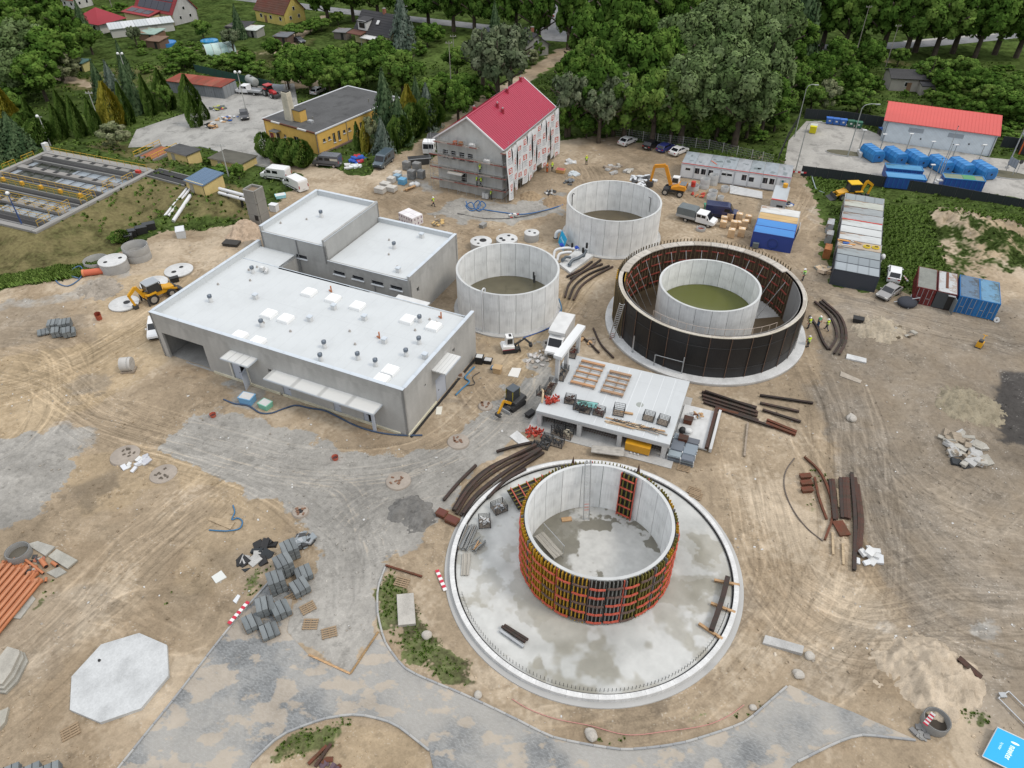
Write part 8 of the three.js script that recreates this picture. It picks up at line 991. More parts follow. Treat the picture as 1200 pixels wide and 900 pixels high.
earth('dark grey gravel heap with a hollow on the gravel crossing','gravel heap','gravel_heap',483,600,2.9,.9,[.21,.205,.195],.5);earth('rough pale sand heap behind the lower right manhole ring','sand heap','sand_heap',1096,792,4.4,1.3,[.58,.49,.38],.3,.3);earth('pinkish sand heap between bank and hall beside the concrete tower','sand heap','sand_heap',286,272,3.4,1.7,[.56,.44,.33],0,.3);earth('brown sand heap left of the far tank before the netting','sand heap','sand_heap',650,237,2.6,1.0,[.40,.30,.2],0,.25);earth('low brown sand heap at the foot of the netting','sand heap','sand_heap',622,231,2.4,.9,[.42,.32,.21],0,.25);earth('dark earth bank beside the concrete tower','earth heap','earth_heap',325,262,2.6,.8,[.20,.16,.12],0,.2);earth('pale ridge of spoil along the right road','earth heap','earth_heap',1030,385,3.4,.7,[.46,.40,.31],.3,.3);earth('rough spoil heap left of the black patch on the right','earth heap','earth_heap',1140,478,4.6,.9,[.34,.30,.22],.2,.35);earth('broken earth around the debris behind the gravel at the left','earth heap','earth_heap',118,338,3.2,.5,[.38,.34,.29],.2,.3);
// clods and stones lying on the bare earth
{const g=new THREE.IcosahedronGeometry(1,0),n=6500,m=new THREE.InstancedMesh(g,new THREE.MeshLambertMaterial(),n),mt=new THREE.Matrix4(),c=new THREE.Color();let k=0,tr=0;while(k<n&&tr++<n*40){const z=-20-105*Math.pow(rnd(),1.3),x=rr(-1,1)*(30-z*.62);if(rnd()>Math.pow(fbm(x*.28+20,z*.28,3),3)*4.5||siteM(x,z)<.5||level(x,z)<.6||grassM(x,z)>.5)continue;const s=.025+.1*Math.pow(rnd(),3);groundAt(x,z);mt.compose(V(x,hgt(x,z)+s*.2,z),new THREE.Quaternion().setFromEuler(new THREE.Euler(rr(0,3),rr(0,6),rr(0,3))),V(s*rr(.8,1.8),s*.7,s*rr(.8,1.5)));m.setMatrixAt(k,mt);const q=rr(.95,1.45);c.setRGB(gc[0]*q,gc[1]*q,gc[2]*q);m.setColorAt(k++,c);}m.count=k;m.name='clods';tag(m,'small clods and stones on the bare earth',0,0,'stuff');scene.add(m);}
// ---------- trees, hedges, shrubs ----------
function crownGeo(seed,n,leaf,place,cols,fold=.25,flat=1){
seedState=seed;const P=new Float32Array(n*18),C=new Float32Array(n*18),N=new Float32Array(n*18),a=V(0,0,0),b=V(0,0,0),nn=V(0,0,0);
for(let i=0;i<n;i++){
const[c,o,tone,stretch=1]=place(i);nn.copy(o).add(V(rr(-.7,.7),rr(-.5,.7),rr(-.7,.7))).normalize();a.set(rr(-1,1),rr(-1,1),rr(-1,1)).cross(nn).normalize();if(stretch>1){a.set(rr(-.8,.8),-1,rr(-.8,.8)).normalize();nn.cross(a).normalize();}b.crossVectors(nn,a);
const s=leaf*rr(.6,1.35),w=s*.62,q=[c.clone().addScaledVector(a,-s*stretch),c.clone().addScaledVector(b,w).addScaledVector(nn,-s*fold),c.clone().addScaledVector(a,s*stretch),c.clone().addScaledVector(b,-w).addScaledVector(nn,-s*fold)],sh=nn.clone().lerp(o,.55).normalize();
if(flat<1)for(const v of q)v.y=c.y+(v.y-c.y)*flat;const k=clamp(tone+rr(-.22,.22)),col=k<.5?cols[0].map((v,j)=>mix(v,cols[1][j],k*2)):cols[1].map((v,j)=>mix(v,cols[2][j],k*2-1));
[0,2,1,0,3,2].forEach((v,t)=>{P.set([q[v].x,q[v].y,q[v].z],i*18+t*3);N.set([sh.x,sh.y,sh.z],i*18+t*3);C.set(col,i*18+t*3);});
}
const g=new THREE.BufferGeometry();g.setAttribute('position',new THREE.BufferAttribute(P,3));g.setAttribute('normal',new THREE.BufferAttribute(N,3));g.setAttribute('color',new THREE.BufferAttribute(C,3));return g;
}
const sph=()=>{const z=rr(-1,1),t=rr(0,6.283),r=Math.sqrt(1-z*z);return V(r*Math.cos(t),z,r*Math.sin(t));};
// unit crowns: radius 1, height 1 from y = 0
function clumped(seed,n,leaf,clumps,cols,o={}){
seedState=seed+99;const cl=[];for(let i=0;i<clumps;i++){const d=sph(),k=Math.pow(rnd(),.35)*.78,y=d.y*k;const low=o.base??.12;cl.push({c:V(d.x*k*(1-.25*Math.max(0,y)),.5+.5*low+y*(.5-.5*low),d.z*k*(1-.25*Math.max(0,y))),r:rr(.12,.26),t:rnd()});}
return crownGeo(seed,n,leaf*1.22,(i)=>{const q=cl[i%clumps],d=sph();if(d.y<-.3&&rnd()<.6)d.y*=-1;const rad=q.r*rr(.7,1.05);return[q.c.clone().add(V(d.x*rad,d.y*rad*.55,d.z*rad)),d,clamp(q.t*.7+.15),1];},cols,.25,.5);
}
function conic(seed,n,leaf,prof,cols,lay=0){return crownGeo(seed,n,leaf,()=>{const y=Math.pow(rnd(),1.25),t=rr(0,6.283),lob=1+.16*Math.sin(t*5+y*9+seed)+(lay?.28*(((y*lay+t*.16)%1)-.5):0),r=prof(y)*lob*(lay?Math.pow(rnd(),.45):rr(.82,1.03));return[V(Math.cos(t)*r,y,Math.sin(t)*r),V(Math.cos(t),.35,Math.sin(t)),.5+.35*Math.sin(t*5+y*9+seed)+rr(-.2,.2),lay?1:1.3];},cols,.25,.5);}
const GRN=[[.035,.078,.014],[.08,.153,.028],[.142,.224,.047]],GRL=[[.05,.105,.02],[.101,.177,.036],[.168,.246,.058]],WIL=[[.075,.12,.042],[.14,.20,.08],[.205,.27,.13]],SPR=[[.038,.074,.035],[.078,.13,.062],[.128,.189,.095]],BLU=[[.069,.103,.081],[.127,.172,.138],[.207,.253,.213]],THU=[[.044,.09,.018],[.094,.163,.033],[.144,.225,.053]],GLD=[[.172,.172,.023],[.31,.287,.041],[.437,.38,.069]],PIN=[[.063,.092,.048],[.138,.172,.098],[.218,.247,.161]],OLV=[[.094,.116,.055],[.182,.209,.11],[.275,.286,.176]];
const prThu=(y)=>.12+.88*Math.pow(Math.sin(Math.PI*(.16+.84*(1-y)*.62)),1.0)*(1-Math.pow(y,3)),prCone=(y)=>1.02-y,prGlobe=(y)=>Math.pow(Math.sin(Math.PI*(.12+.86*(1-y))),.7)*(1-.25*y);
const KIND={
broad:{g:[clumped(11,7600,.062,64,GRN),clumped(12,7600,.062,54,GRN),clumped(13,7600,.065,70,GRN)],name:'broadleaf_tree',d:'dark green broad tree'},light:{g:[clumped(21,6800,.062,50,GRL),clumped(22,6800,.065,58,GRL)],name:'broadleaf_tree',d:'fresh green leafy tree'},willow:{g:[clumped(31,9000,.05,84,WIL,{stretch:1.25}),clumped(32,9000,.05,72,WIL,{stretch:1.25})],name:'willow_tree',d:'grey green feathery willow'},spruce:{g:[conic(41,4200,.075,prCone,SPR,13),conic(42,4200,.075,prCone,SPR,15)],name:'spruce_tree',d:'dark pointed spruce'},blue:{g:[conic(51,3600,.08,prCone,BLU,12)],name:'spruce_tree',d:'blue grey spruce'},thuja:{g:[conic(61,3600,.07,prThu,THU),conic(62,3600,.07,prThu,THU)],name:'thuja_tree',d:'dense dark green columnar thuja'},gold:{g:[conic(71,3600,.07,prThu,GLD)],name:'thuja_tree',d:'golden yellow thuja'},globe:{g:[conic(81,3200,.075,prGlobe,GRL),conic(82,3200,.075,prGlobe,THU)],name:'thuja_shrub',d:'rounded green thuja shrub'},pine:{g:[clumped(91,3000,.07,34,PIN,{base:.3})],name:'pine_tree',d:'sparse grey green pine'},olive:{g:[clumped(101,3200,.07,30,OLV,{base:.05})],name:'shrub',d:'pale olive shrub'},bush:{g:[clumped(111,2600,.09,22,GRL,{base:0}),clumped(112,2600,.09,24,GRN,{base:0})],name:'bush',d:'green garden bush'},
};
const LEAFMAT=new THREE.MeshLambertMaterial({vertexColors:true,side:THREE.DoubleSide}),BARK=M([.085,.068,.052],{map:T.wood}),trunkG=(()=>{const q=new B();q.cyl(.05,.03,.62,0,.31,0,8);for(let i=0;i<7;i++){const a=i*2.4,y=.25+i*.055;q.bar(V(0,y,0),V(Math.cos(a)*.45,y+.24,Math.sin(a)*.45),.012,5);}q.cyl(.03,.008,.36,0,.78,0,6);return q.geo();})();
const treeLog={};
function tree(kind,cluster,px,py,h,r,base){
const K=KIND[kind],p=base?on(px,py):at(px,py,h*.55).setY(0),t=thing(K.name,'',K.name.replace('_',' '),p,rr(0,6.28)),low=kind==='broad'||kind==='light'||kind==='willow'||kind==='pine';
if(cluster.includes('cottage')){r*=.86;h*=.8;}if(cluster.includes('far road at'))p.z-=16;if(cluster.includes('gardens')){r*=.8;h*=.8;}if(kind==='thuja'){r*=.62;h*=.85;}if(kind==='spruce'&&base){r*=.85;h*=.88;}if(kind==='gold')r*=.8;const c=mesh('crown',K.g[Math.floor(rnd()*K.g.length)],LEAFMAT,t,0,low?h*.1:.02*h,0);c.scale.set(r*rr(.92,1.08),h*(low?.92:.98),r*rr(.92,1.08));const k=mesh('trunk',trunkG,BARK,t);k.scale.set(low?h*.8:r*.9,h*.95,low?h*.8:r*.9);if(!low)k.scale.multiplyScalar(.55),k.scale.x*=.4,k.scale.z*=.4;
(treeLog[kind+'|'+cluster]??=[]).push([px,py,t]);return t;
}
seedState=4242;
const grove=(cluster,list,base)=>list.forEach(([k,x,y,h,r])=>tree(k,cluster,x,y,h,r,base));
grove('in the wood behind the red roofed building',[['broad',690,50,17,6],['broad',722,28,18,6.5],['broad',748,48,18,7],['broad',742,84,17,7],['broad',702,108,15,6],['broad',664,132,9,3.6],['broad',716,70,16,6],['broad',672,92,13,5],['broad',776,78,17,6],['light',770,118,15,6],['light',735,122,13,5],['light',690,75,14,5],['broad',688,146,5,3],['broad',712,146,5,3],['pine',668,118,13,4.2],['pine',722,118,13,5],['pine',704,132,11,4],['broad',790,18,20,8],['broad',760,5,20,8],['broad',742,142,5,3.2]]);
grove('in the wood behind the office containers',[['willow',800,62,19,8],['willow',835,40,20,8.5],['willow',838,92,19,8],['willow',870,62,20,8],['willow',872,112,18,8],['willow',805,112,17,7],['willow',905,40,20,8],['willow',850,8,21,9],['willow',900,88,17,6.5],['light',790,132,11,4.5],['light',845,130,11,4.8],['light',880,134,9,4.2],['broad',825,138,9,4.2],['broad',900,118,12,5],['broad',770,143,6,3.5],['broad',820,15,21,8],['broad',890,8,20,8],['bush',790,157,2.4,2],['bush',850,160,2.2,2.2],['bush',890,158,2.5,2.5],['bush',825,156,3,2.4],['light',862,144,7,3.6]]);
grove('around the ruined cottage',[['broad',925,58,13,6],['light',935,85,11,5],['broad',960,78,12,5.5],['light',955,108,8,4],['olive',972,103,9,4.2],['broad',985,60,12,5],['broad',1005,88,9,4.5],['light',1010,112,7,4],['light',1022,120,4,2.6],['broad',1022,60,10,5],['light',1056,62,6,3.4],['light',1094,78,9,5],['broad',1110,92,8,4.5],['light',1130,76,9,5.5],['broad',1150,92,8,5],['light',1160,108,8,5],['broad',1182,118,8,5],['light',1190,98,8,5],['broad',1115,116,6,3.5],['light',1096,112,5,2.8],['broad',1145,126,5,3.4],['bush',1061,108,2.6,1.3],['bush',1033,98,3.5,1.8],['bush',1088,106,3,1.6],['broad',1205,128,6,4],['broad',940,35,12,6],['light',918,110,9,4.5],['broad',912,132,7,3.5],['light',1030,52,6,3],['broad',1010,45,7,3.6],['bush',1175,150,2.5,3],['bush',1190,158,2.5,3]]);
grove('beyond the far road at the right',[['spruce',936,8,20,6],['spruce',948,4,22,6],['broad',975,8,19,9],['light',1000,18,17,7],['broad',1020,6,20,9],['broad',1048,14,19,8],['light',1075,20,18,8],['broad',1090,6,21,9],['light',1110,20,18,8],['broad',1135,10,20,9],['broad',1160,20,18,8],['light',1185,14,19,8],['broad',1210,20,18,8]]);
grove('behind the yellow building',[['broad',360,82,10,5.5],['light',350,72,9,4.5],['broad',395,76,9,5],['light',420,70,10,5.5],['broad',446,72,11,5.5],['light',470,82,11,5.5],['broad',520,102,7,4.5],['light',505,108,7,4],['broad',545,106,8,4.5],['broad',536,118,8,3.6],['light',385,92,7,4],['broad',410,92,7,4],['broad',335,85,7,4]]);
grove('right beside the yellow building',[['spruce',455,160,15,4.5],['spruce',470,168,11,3.4],['gold',481,152,9,2.4],['blue',450,180,7,2.4],['blue',502,150,9,3],['globe',470,172,6,2.6],['globe',487,160,6.5,2.7],['globe',505,152,6.5,3],['olive',437,176,7,1.9],['gold',430,178,6,1.3],['thuja',421,176,6.5,1.4],['thuja',462,178,6,1.5],['spruce',490,140,10,3]],1);
grove('before the yellow building',[['globe',312,184,4.6,2.0],['globe',327,191,4.6,2.2],['globe',342,194,5,2.4],['globe',356,196,5,2.5]],1);
grove('on the plots by the dirt road',[['pine',583,82,16,6.5],['pine',598,62,15,6],['pine',565,66,14,5],['blue',470,20,14,4],['broad',500,40,6,4],['bush',512,36,5,3],['bush',490,55,4,3],['broad',632,12,17,5],['broad',668,14,17,5.5],['olive',621,66,4,3],['bush',632,52,5,3],['spruce',580,28,12,3],['bush',575,105,4,3],['light',535,70,7,4]]);
grove('along the far main road',[['broad',500,-6,15,7],['broad',530,-2,16,7],['light',555,2,15,6],['broad',580,0,16,7],['broad',605,4,15,6],['broad',470,-8,15,7],['light',440,-10,15,7],['broad',410,-10,15,7],['broad',380,-6,15,7],['broad',625,-8,17,7],['broad',710,-4,18,8],['broad',735,8,18,8]]);
grove('in the gardens around the garages',[['willow',22,45,17,9],['willow',8,75,14,7],['broad',58,52,15,9],['broad',40,80,13,7],['broad',70,22,14,7],['light',100,38,10,5],['olive',72,70,9,5.5],['spruce',140,62,11,2.6],['spruce',92,14,12,3],['pine',156,38,7,3.2],['broad',212,62,6.5,5.5],['light',262,70,5.5,4.5],['broad',285,68,6,5],['light',300,78,5,4],['spruce',276,18,11,3],['light',235,30,7,4.5],['pine',270,42,8,4],['light',345,32,5,4.5],['light',375,24,5,4.5],['light',395,18,5,4],['broad',362,28,5,4],['broad',318,52,6,4],['light',20,20,12,7],['broad',0,5,15,8],['broad',45,0,15,8],['bush',125,10,4,4],['bush',140,6,4,4],['bush',155,12,3.5,3],['bush',105,18,5,4],['bush',25,88,4,3],['bush',12,108,5,4],['bush',35,100,4,3],['bush',6,92,5,4],['bush',200,78,3,3],['bush',170,78,3,3],['bush',330,62,4,4],['broad',340,56,5.5,3.6]]);
grove('beside the settling basin',[['gold',14,150,9,3],['thuja',40,150,7.5,1.8],['thuja',74,162,8,2.2],['thuja',80,150,9,2.2],['thuja',96,160,9.5,2.3],['thuja',115,157,8.5,2.2],['gold',136,148,9,3.2],['thuja',152,145,10,2.3],['thuja',178,135,10,2.1],['spruce',122,118,10,2.6],['blue',138,120,9,2.6],['spruce',160,132,13,3.2],['thuja',196,128,10,3.2],['thuja',226,130,9,3.2],['thuja',230,148,8.5,2.3],['thuja',241,140,4.5,1.6],['light',197,130,6,2.2],['spruce',4,168,9,4],['spruce',25,180,9,4.4],['spruce',-6,185,9,4],['globe',52,170,5,3.2],['globe',36,162,5,3],['olive',141,176,5.5,3.6],['light',20,140,6,3.2]],1);
grove('on the banks around the small huts',[['bush',262,202,1.6,2.2],['bush',278,205,1.6,2.4],['bush',247,190,1.5,1.6],['light',281,210,3,1.4],['globe',142,283,1.7,1.8]],1);
for(const k in treeLog){const[kind,cl]=k.split('|'),l=treeLog[k].sort((a,b)=>a[0]-b[0]),d=KIND[kind].d;l.forEach(([x,y,t],i)=>{t.userData.label=(l.length===1?`${d} ${cl}`:`${d} ${cl}, ${ORD[i] ?? 'last'} from the left`).slice(0,150);t.userData.category=kind==='bush'||kind==='olive'||kind==='globe'?'shrub':'tree';if(l.length>2)t.userData.group=`${d}s ${cl}`;});}
// undergrowth and the far wood, which nobody could count
function scatter(name,label,geo,polys,n,size,flat){const m=new THREE.InstancedMesh(geo,LEAFMAT,n),mt=new THREE.Matrix4(),col=new THREE.Color();let k=0;while(k<n){const P=polys[k%polys.length],xs=P.map((p)=>p.x),zs=P.map((p)=>p.z),x=rr(Math.min(...xs),Math.max(...xs)),z=rr(Math.min(...zs),Math.max(...zs));if(!inPoly(x,z,P))continue;const s=size();mt.compose(V(x,hgt(x,z)-.05,z),new THREE.Quaternion().setFromEuler(new THREE.Euler(0,rr(0,6.28),0)),V(s,s*(flat??.7),s));m.setMatrixAt(k,mt);col.setScalar(rr(.7,1.2));m.setColorAt(k,col);k++;}m.name=name;tag(m,label,0,0,'stuff');scene.add(m);}
const wild=[[[665,140],[700,110],[780,40],[905,20],[925,90],[905,150],[800,152]],[[905,30],[1000,62],[1028,90],[1030,125],[950,125],[920,140]],[[1095,75],[1230,85],[1260,165],[1190,152],[1095,112]],[[-60,0],[60,10],[80,70],[40,82],[-60,80]],[[150,50],[230,50],[300,60],[320,90],[235,80],[160,70]],[[340,85],[440,70],[480,85],[490,112],[440,100],[345,96]],[[480,-20],[640,2],[640,12],[480,4]],[[940,0],[1230,5],[1230,20],[1060,26],[950,34]],[[-60,98],[40,100],[50,125],[-60,150]]];
scatter('undergrowth','low green undergrowth beneath and between the trees',KIND.bush.g[1],[0,1,2,3,7,6].map((i)=>pxPoly(wild[i])),560,()=>rr(1.2,2.6));scatter('garden_undergrowth','bright green bushes growing between the garden trees',KIND.bush.g[0],[4,5,8,4].map((i)=>pxPoly(wild[i])),250,()=>rr(.7,1.7));
scatter('far_wood','dark wood beyond the roads along the upper edge',KIND.broad.g[1],[[[-80,-40],[260,-34],[640,-24],[640,-80],[-80,-100]],[[710,-12],[900,-6],[930,-70],[700,-70]],[[940,-12],[1300,-10],[1300,-70],[920,-70]]].map((l)=>pxPoly(l)),330,()=>rr(6,9),1.9);
// grass tufts
{seedState=31;const q=crownGeo(5,26,.16,()=>{const a=rr(0,6.28),r=rr(0,.4);return[V(Math.cos(a)*r,rr(.05,.2),Math.sin(a)*r),V(Math.cos(a),.6,Math.sin(a)),rnd(),1.6];},[[.10,.17,.04],[.17,.26,.06],[.26,.34,.10]]),dryG=crownGeo(6,22,.16,()=>{const a=rr(0,6.28),r=rr(0,.45);return[V(Math.cos(a)*r,rr(.04,.2),Math.sin(a)*r),V(Math.cos(a),.6,Math.sin(a)),rnd(),1.6];},[[.12,.12,.045],[.24,.205,.10],[.34,.28,.16]]);
const sow=(name,label,geo,test,box,n,s0,s1)=>{const m=new THREE.InstancedMesh(geo,LEAFMAT,n),mt=new THREE.Matrix4();let k=0,tries=0;while(k<n&&tries++<n*60){const x=rr(box[0],box[1]),z=rr(box[2],box[3]);if(rnd()>test(x,z))continue;const s=rr(s0,s1);mt.compose(V(x,hgt(x,z)-.02,z),new THREE.Quaternion().setFromEuler(new THREE.Euler(0,rr(0,6.28),0)),V(s,s*rr(.6,1.2),s));m.setMatrixAt(k++,mt);}m.count=k;m.name=name;tag(m,label,0,0,'stuff');scene.add(m);};
const clear=(x,z)=>!FLAT.some((p)=>inPoly(x,z,p))&&RINGS.every(([a,b,r])=>Math.hypot(x-a,z-b)>r);
sow('verge_grass','short green grass and weeds on the site verges',q,(x,z)=>(clear(x,z)?Math.pow(grassM(x,z),1.3)*sm(.3,.62,fbm(x*.55+40,z*.55,3)*.6+vn(x*1.4,z*1.4)*.4):0),[-62,62,-70,-18],1600,.2,.5);sow('meadow_grass','tall green grass of the slope behind the containers',q,(x,z)=>(clear(x,z)?grassM(x,z):0),[30,110,-140,-80],2600,.4,1.0);
sow('bank_strip_grass','bright green strip of grass at the foot of the basin bank',q,(x,z)=>(grassM(x,z)>.3&&x<-50?1:0),[-95,-50,-100,-82],3200,1.0,1.9);sow('field_grass','rough green grass of the fields and plots',q,(x,z)=>(clear(x,z)&&siteM(x,z)<.25&&!inPoly(x,z,basinC)?.6:0),[-130,130,-200,-105],9000,.5,1.2);}
// ---------- houses, sheds and posts beyond the site ----------
function house(label,corner,ry,w,d,e,ap,wallC,roofM,o={}){
const t=thing(o.name??'house',label,o.cat??'house',corner,ry),W=M(wallC,{map:T.wall}),sl=Math.atan2(ap-e,d/2),ln=Math.hypot(ap-e,d/2)+.5;let b=new B();b.box(w,e,.25,w/2,e/2,-.12).box(w,e,.25,w/2,e/2,-d+.12);b.build('long_wall',W,t);
for(const x of[0,w-.25]){const s=new THREE.Shape([[0,0],[d,0],[d,e],[d/2,ap],[0,e]].map(([u,v])=>new THREE.Vector2(u,v)));mesh('gable_wall',new THREE.ExtrudeGeometry(s,{depth:.25,bevelEnabled:false}),x?(o.gable?M(o.gable,{map:T.wall}):W):W,t,x,0,0,0,Math.PI/2,0);}
for(const s of[-1,1]){const r=mesh('roof_slope',bx(w+.8,.16,ln),roofM,t,w/2,ap+.1-ln/2*Math.sin(sl),-d/2+s*ln/2*Math.cos(sl),s*sl,0,0);for(let i=1;i<9;i++)mesh('tile_course',bx(w+.82,.05,.08),roofM,r,0,.1,-ln/2+i*ln/9);if(o.solar&&s>0)for(let i=0;i<5;i++)for(let j=0;j<2;j++)mesh('solar_panel',bx(w/6,.06,ln*.36),M([.012,.014,.03],{rough:.15}),r,-w*.34+i*w/5.8,.14,-ln*.2+j*ln*.4);}
const win=(x,y,z,side,ww=1,hh=1.1)=>{const f=mesh('window',bx(side?.08:ww,hh,side?ww:.08),WHITE,t,x,y,z);mesh('pane',bx(side?.1:ww-.2,hh-.2,side?ww-.2:.1),GLASS,f);};for(let i=0;i<(o.fw??3);i++)win(w*(i+.6)/(o.fw??3),e*.55,.01,0);for(const[z,y]of o.gw??[[-d*.3,e*.55],[-d*.7,e*.55],[-d*.5,e+.9]])win(w+.02,y,z,1,.9,1.0);mesh('door',bx(1,2,.1),M([.2,.12,.07]),t,w*.35,1,.02);const ch=mesh('chimney',bx(.7,1.5,.7),M([.3,.12,.08]),t,w*.6,ap+.5,-d*.5);mesh('chimney_cap',bx(.8,.12,.8),CONCD,ch,0,.8,0);return t;
}
const BRN=M([.15,.065,.045],{map:T.rust}),CRM=M([.30,.025,.04],{map:T.metal}),DKR=M([.045,.045,.05],{map:T.metal});
house('yellow gabled house with a brown roof among the garden trees',at(301,24),-33*D2R,12.5,8.5,3.2,7.4,[.66,.54,.16],BRN);
{const t=house('cream house with a dark steep roof and white dormer by the main road',at(417,49),-33*D2R,13,9,3.0,7.4,[.66,.60,.34],DKR);mesh('dormer',bx(3,2.4,2.6),WHITE,t,3.2,4.7,-1.2);mesh('dormer_roof',bx(3.6,.2,3.6),DKR,t,3.2,6.0,-1.4,.15,0,0);mesh('dormer_window',bx(2,1.3,.1),GLASS,t,3.2,4.7,.12);mesh('porch_roof',bx(5,.2,3),M([.12,.05,.035]),t,2,3.0,1.2,.15,0,0);mesh('roof_window',bx(.9,.08,1.2),WHITE,t,7.4,5.6,-1.9,.78,0,0);const a=thing('white_canopy','white party tent roof before the cream house','canopy',at(436,54),-.57);mesh('roof_sheet',bx(5.5,.15,3.4),WHITE,a,0,2.4,0,.15,0,0);for(const x of[-2.5,2.5])mesh('pole',bx(.1,2.3,.1),GALV,a,x,1.15,1.4);}
{const t=thing('crimson_hip_house','white bungalow with a crimson hipped roof at the upper left','house',at(120,34),-.5);mesh('walls',bx(10,2.8,8),M([.6,.6,.57]),t,0,1.4,0);const g=new THREE.ConeGeometry(8.6,3.2,4).rotateY(Math.PI/4);const r=mesh('hip_roof',g,CRM,t,0,4.3,0);r.scale.z=.82;for(const x of[-2.6,2.4]){const f=mesh('window',bx(1.4,1.2,.1),WHITE,t,x,1.5,4.02);mesh('pane',bx(1.2,1,.1),GLASS,f,0,0,.02);}mesh('door',bx(.1,2,1),BLACK,t,5.02,1,-1);}
{const A=at(162,22),t=house('large cream house with a red roof and solar panels at the upper left',A,-31*D2R,17,9,3.2,8.5,[.64,.55,.33],M([.25,.03,.035],{map:T.metal}),{gable:[.5,.5,.5],solar:1,fw:5});mesh('wing_roof',bx(13,.2,4.6),M([.25,.03,.035]),t,5.5,3.1,2.2,.18,0,0);mesh('wing_wall',bx(12,2.6,3.6),M([.64,.55,.33]),t,5.5,1.3,2.0);for(let i=0;i<3;i++)mesh('solar_panel',bx(3.2,.06,2.4),M([.012,.014,.03],{rough:.15}),t,1.8+i*3.6,3.25,2.2,.18,0,0);}
house('small white cottage with a dull red roof at the upper left edge',at(66,8),-25*D2R,9,7,2.8,5,[.6,.6,.58],M([.35,.09,.07],{map:T.metal}));{const t=thing('white_barn','long shed with a pale metal roof before the cream house','shed',at(168,38),.52);mesh('walls',bx(17,2.4,5),M([.5,.5,.48]),t,0,1.2,0);for(let i=0;i<5;i++)mesh('roof_sheet',bx(3.5,.15,5.8),M([[.52,.56,.58],[.6,.63,.65]][i%2],{map:T.rib}),t,-7.1+i*3.55,2.6,0,.1,0,0);mesh('door',bx(2,2,.1),CONCD,t,3,1,2.55);}
{const t=thing('garage_row','row of grey sheet metal garages with a rusty red roof','garages',at(198,108),yw([198,108],[264,116])),L=15.5;mesh('back_wall',bx(L,2.6,.15),M([.24,.26,.28],{map:T.metal}),t,L/2,1.3,-5);for(let i=0;i<6;i++){const d=mesh('garage_door',bx(L/6-.08,2.5,.1),M([[.24,.26,.28],[.21,.23,.25]][i%2],{map:T.rib}),t,L/12+i*L/6,1.25,0);mesh('handle',bx(.2,.06,.06),BLACK,d,.6,0,.08);mesh('roof_sheet',bx(L/6-.03,.1,5.6),M([[.30,.075,.04],[.36,.11,.07],[.27,.06,.035]][i%3],{map:T.rust}),t,L/12+i*L/6,2.75,-2.4,.03,0,0);}for(const x of[0,L])mesh('side_wall',bx(.12,2.6,5),M([.26,.28,.30],{map:T.rib}),t,x,1.3,-2.5);}
house('dark slate roofed house half hidden by the pine on the dirt road',at(556,64),-75*D2R,11,8,3,6.5,[.55,.53,.48],M([.04,.048,.06],{map:T.metal}));house('dark roofed cottage at the bend before the junction',at(602,58),-70*D2R,8,7,2.6,5.2,[.4,.4,.38],DKR);
{const t=house('roofless looking grey ruined cottage with a brick chimney in the thicket',at(1041,106),-.16,12,6.5,2.9,3.9,[.42,.40,.36],M([.075,.075,.078],{map:T.asphalt}),{fw:2,name:'ruined_cottage'});mesh('side_annex',bx(4,2.2,3),M([.42,.40,.36],{map:T.wall}),t,8.2,1.1,1.4);mesh('annex_roof',bx(4.2,.15,3.2),DKR,t,8.2,2.3,1.4,.1,0,0);mesh('annex_opening',bx(1.2,1.2,.1),BLACK,t,8.4,1.1,2.92);}
{const t=thing('greenhouse','arched pale green plastic greenhouse in the gardens','greenhouse',at(258,62),.5);for(let i=0;i<4;i++){const g=cy(2.6,2.6,1.9,14,1,true,-Math.PI/2,Math.PI).rotateZ(Math.PI/2).rotateX(0);mesh('cover',g,M([[.36,.52,.50],[.44,.58,.55]][i%2],{rough:.3}),t,-2.9+i*1.95,0,0,0,0,0);mesh('hoop',new THREE.TorusGeometry(2.63,.05,5,18,Math.PI),WHITE,t,-3.8+i*1.95,0,0,0,Math.PI/2,0);}}
[['round blue pool beside the brown garden shed',196,53,[.03,.2,.5],2.6],['small blue pool by the greenhouse',246,51,[.04,.25,.5],2.4]].forEach(([l,x,y,c,r])=>{const t=thing('pool',l,'pool',at(x,y));mesh('wall',cy(r,r,.9,24,1,true),M(c),t,0,.45,0);mesh('water',cy(r-.06,r-.06,.05,24),M(c.map((v)=>v*1.2),{rough:.15}),t,0,.8,0);});
[['teal roofed garden hut on the dry field',98,82,[.05,.12,.11],[.5,.45,.2],3.6],['garden shed with a green and white roof',180,46,[.3,.42,.37],[.2,.12,.08],6],['brown garden shed right of the blue pool',186,55,[.2,.12,.08],[.16,.1,.07],5],['dark flat shed behind the greenhouse',283,38,[.035,.035,.04],[.1,.09,.08],7],['white covered shed at the edge of the yellow house plot',298,42,[.6,.64,.62],[.3,.3,.28],5],['dark low shed under the trees at the left',57,78,[.05,.06,.05],[.04,.04,.035],4],['grey shed by the parked dark car',334,50,[.14,.15,.17],[.12,.08,.06],4.5],['grey yard shed at the cream house',402,45,[.2,.2,.21],[.15,.13,.12],4]].forEach(([l,x,y,rc,wc,w])=>{const t=thing('garden_shed',l,'shed',at(x,y),-.4);mesh('walls',bx(w,2,w*.7),M(wc),t,0,1,0);mesh('roof',bx(w+.6,.15,w*.7+.6),M(rc,{map:T.worn}),t,0,2.15,0,.12,0,.05);mesh('door',bx(.8,1.7,.08),BLACK,t,w*.2,.9,w*.35+.02);});
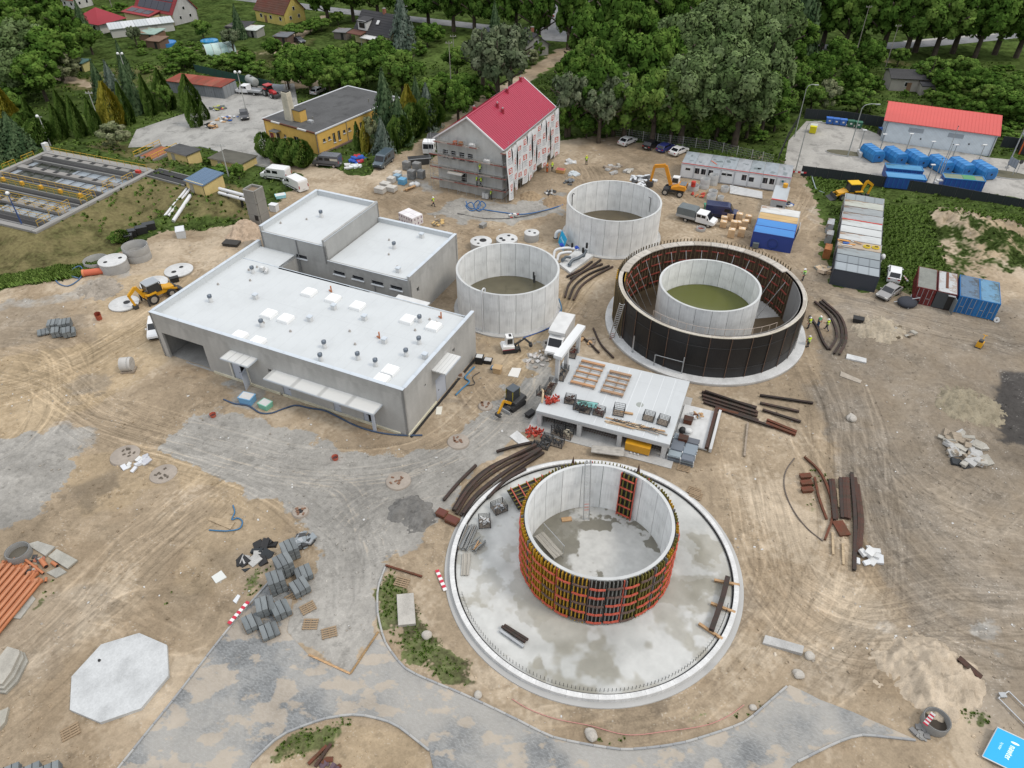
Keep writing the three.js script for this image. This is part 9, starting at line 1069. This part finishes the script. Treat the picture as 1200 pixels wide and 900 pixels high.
{const t=thing('white_tarp','white covered heap on the field by the basin trees','tarpaulin heap',at(56,98));mesh('sheet',new THREE.IcosahedronGeometry(1.4,2),M([.45,.48,.48]),t,0,.3,0).scale.set(1.2,.5,.8);mesh('weight',bx(.4,.2,.4),CONCD,t,.2,1.0,0);}
// poles
function post(label,x,y,h,o={}){const t=thing(o.name??'utility_pole',label,o.cat??'pole',on(x,y),o.turn??0),m=o.mat??M([.32,.31,.29],{map:T.wood});mesh('post',cy(.07,.14,h,8),m,t,0,h/2,0);if(o.lamp)for(const s of o.lamp)mesh('lamp_head',new THREE.SphereGeometry(.3,10,8),M([.75,.77,.78]),t,s,h+.05,0);else{mesh('crossarm',bx(1.5,.12,.12),m,t,0,h-.4,0);for(const s of[-.6,.6])mesh('insulator',cy(.05,.05,.25,6),WHITE,t,s,h-.22,0);}if(o.lamp)mesh('arm',bx(1.1,.08,.08),m,t,0,h-.1,0);return t;}
const LM=M([.42,.43,.42],{rough:.5});post('tall double headed yard lamp behind the small black car',289,132,8.5,{lamp:[-.5,.5],mat:LM,name:'yard_lamp',cat:'street lamp'});post('double headed lamp standing behind the thuja row',153,102,7.5,{lamp:[-.5,.5],mat:LM,name:'yard_lamp',cat:'street lamp'});post('slim single headed lamp at the back corner of the settling basin',60,172,6,{lamp:[-.3],mat:LM,name:'yard_lamp',cat:'street lamp'});post('blue lamp post at the front corner of the settling basin',30,272,6.5,{lamp:[0],mat:M([.04,.08,.22]),name:'yard_lamp',cat:'street lamp'});post('bare grey pole leaning out of the thuja row',120,153,8,{mat:LM});post('grey pole between the blue roofed hut and the low yellow hut',268,207,6,{mat:LM});post('wooden pole beside the dirt road bushes',530,127,14);post('second wooden pole by the lawn and dirt road',533,86,9);post('pale pole at the cream house corner',478,52,10);post('wooden pole left of the thicket by the far road',955,38,11);post('wooden pole in the thicket behind the bin row',1001,70,13);post('pale leaning pole left of the ruined cottage',1038,78,10);post('pole before the large cream house at the upper left',226,18,9);post('pole at the upper left garden hedge',131,8,9);
renderer.render(scene,camera);
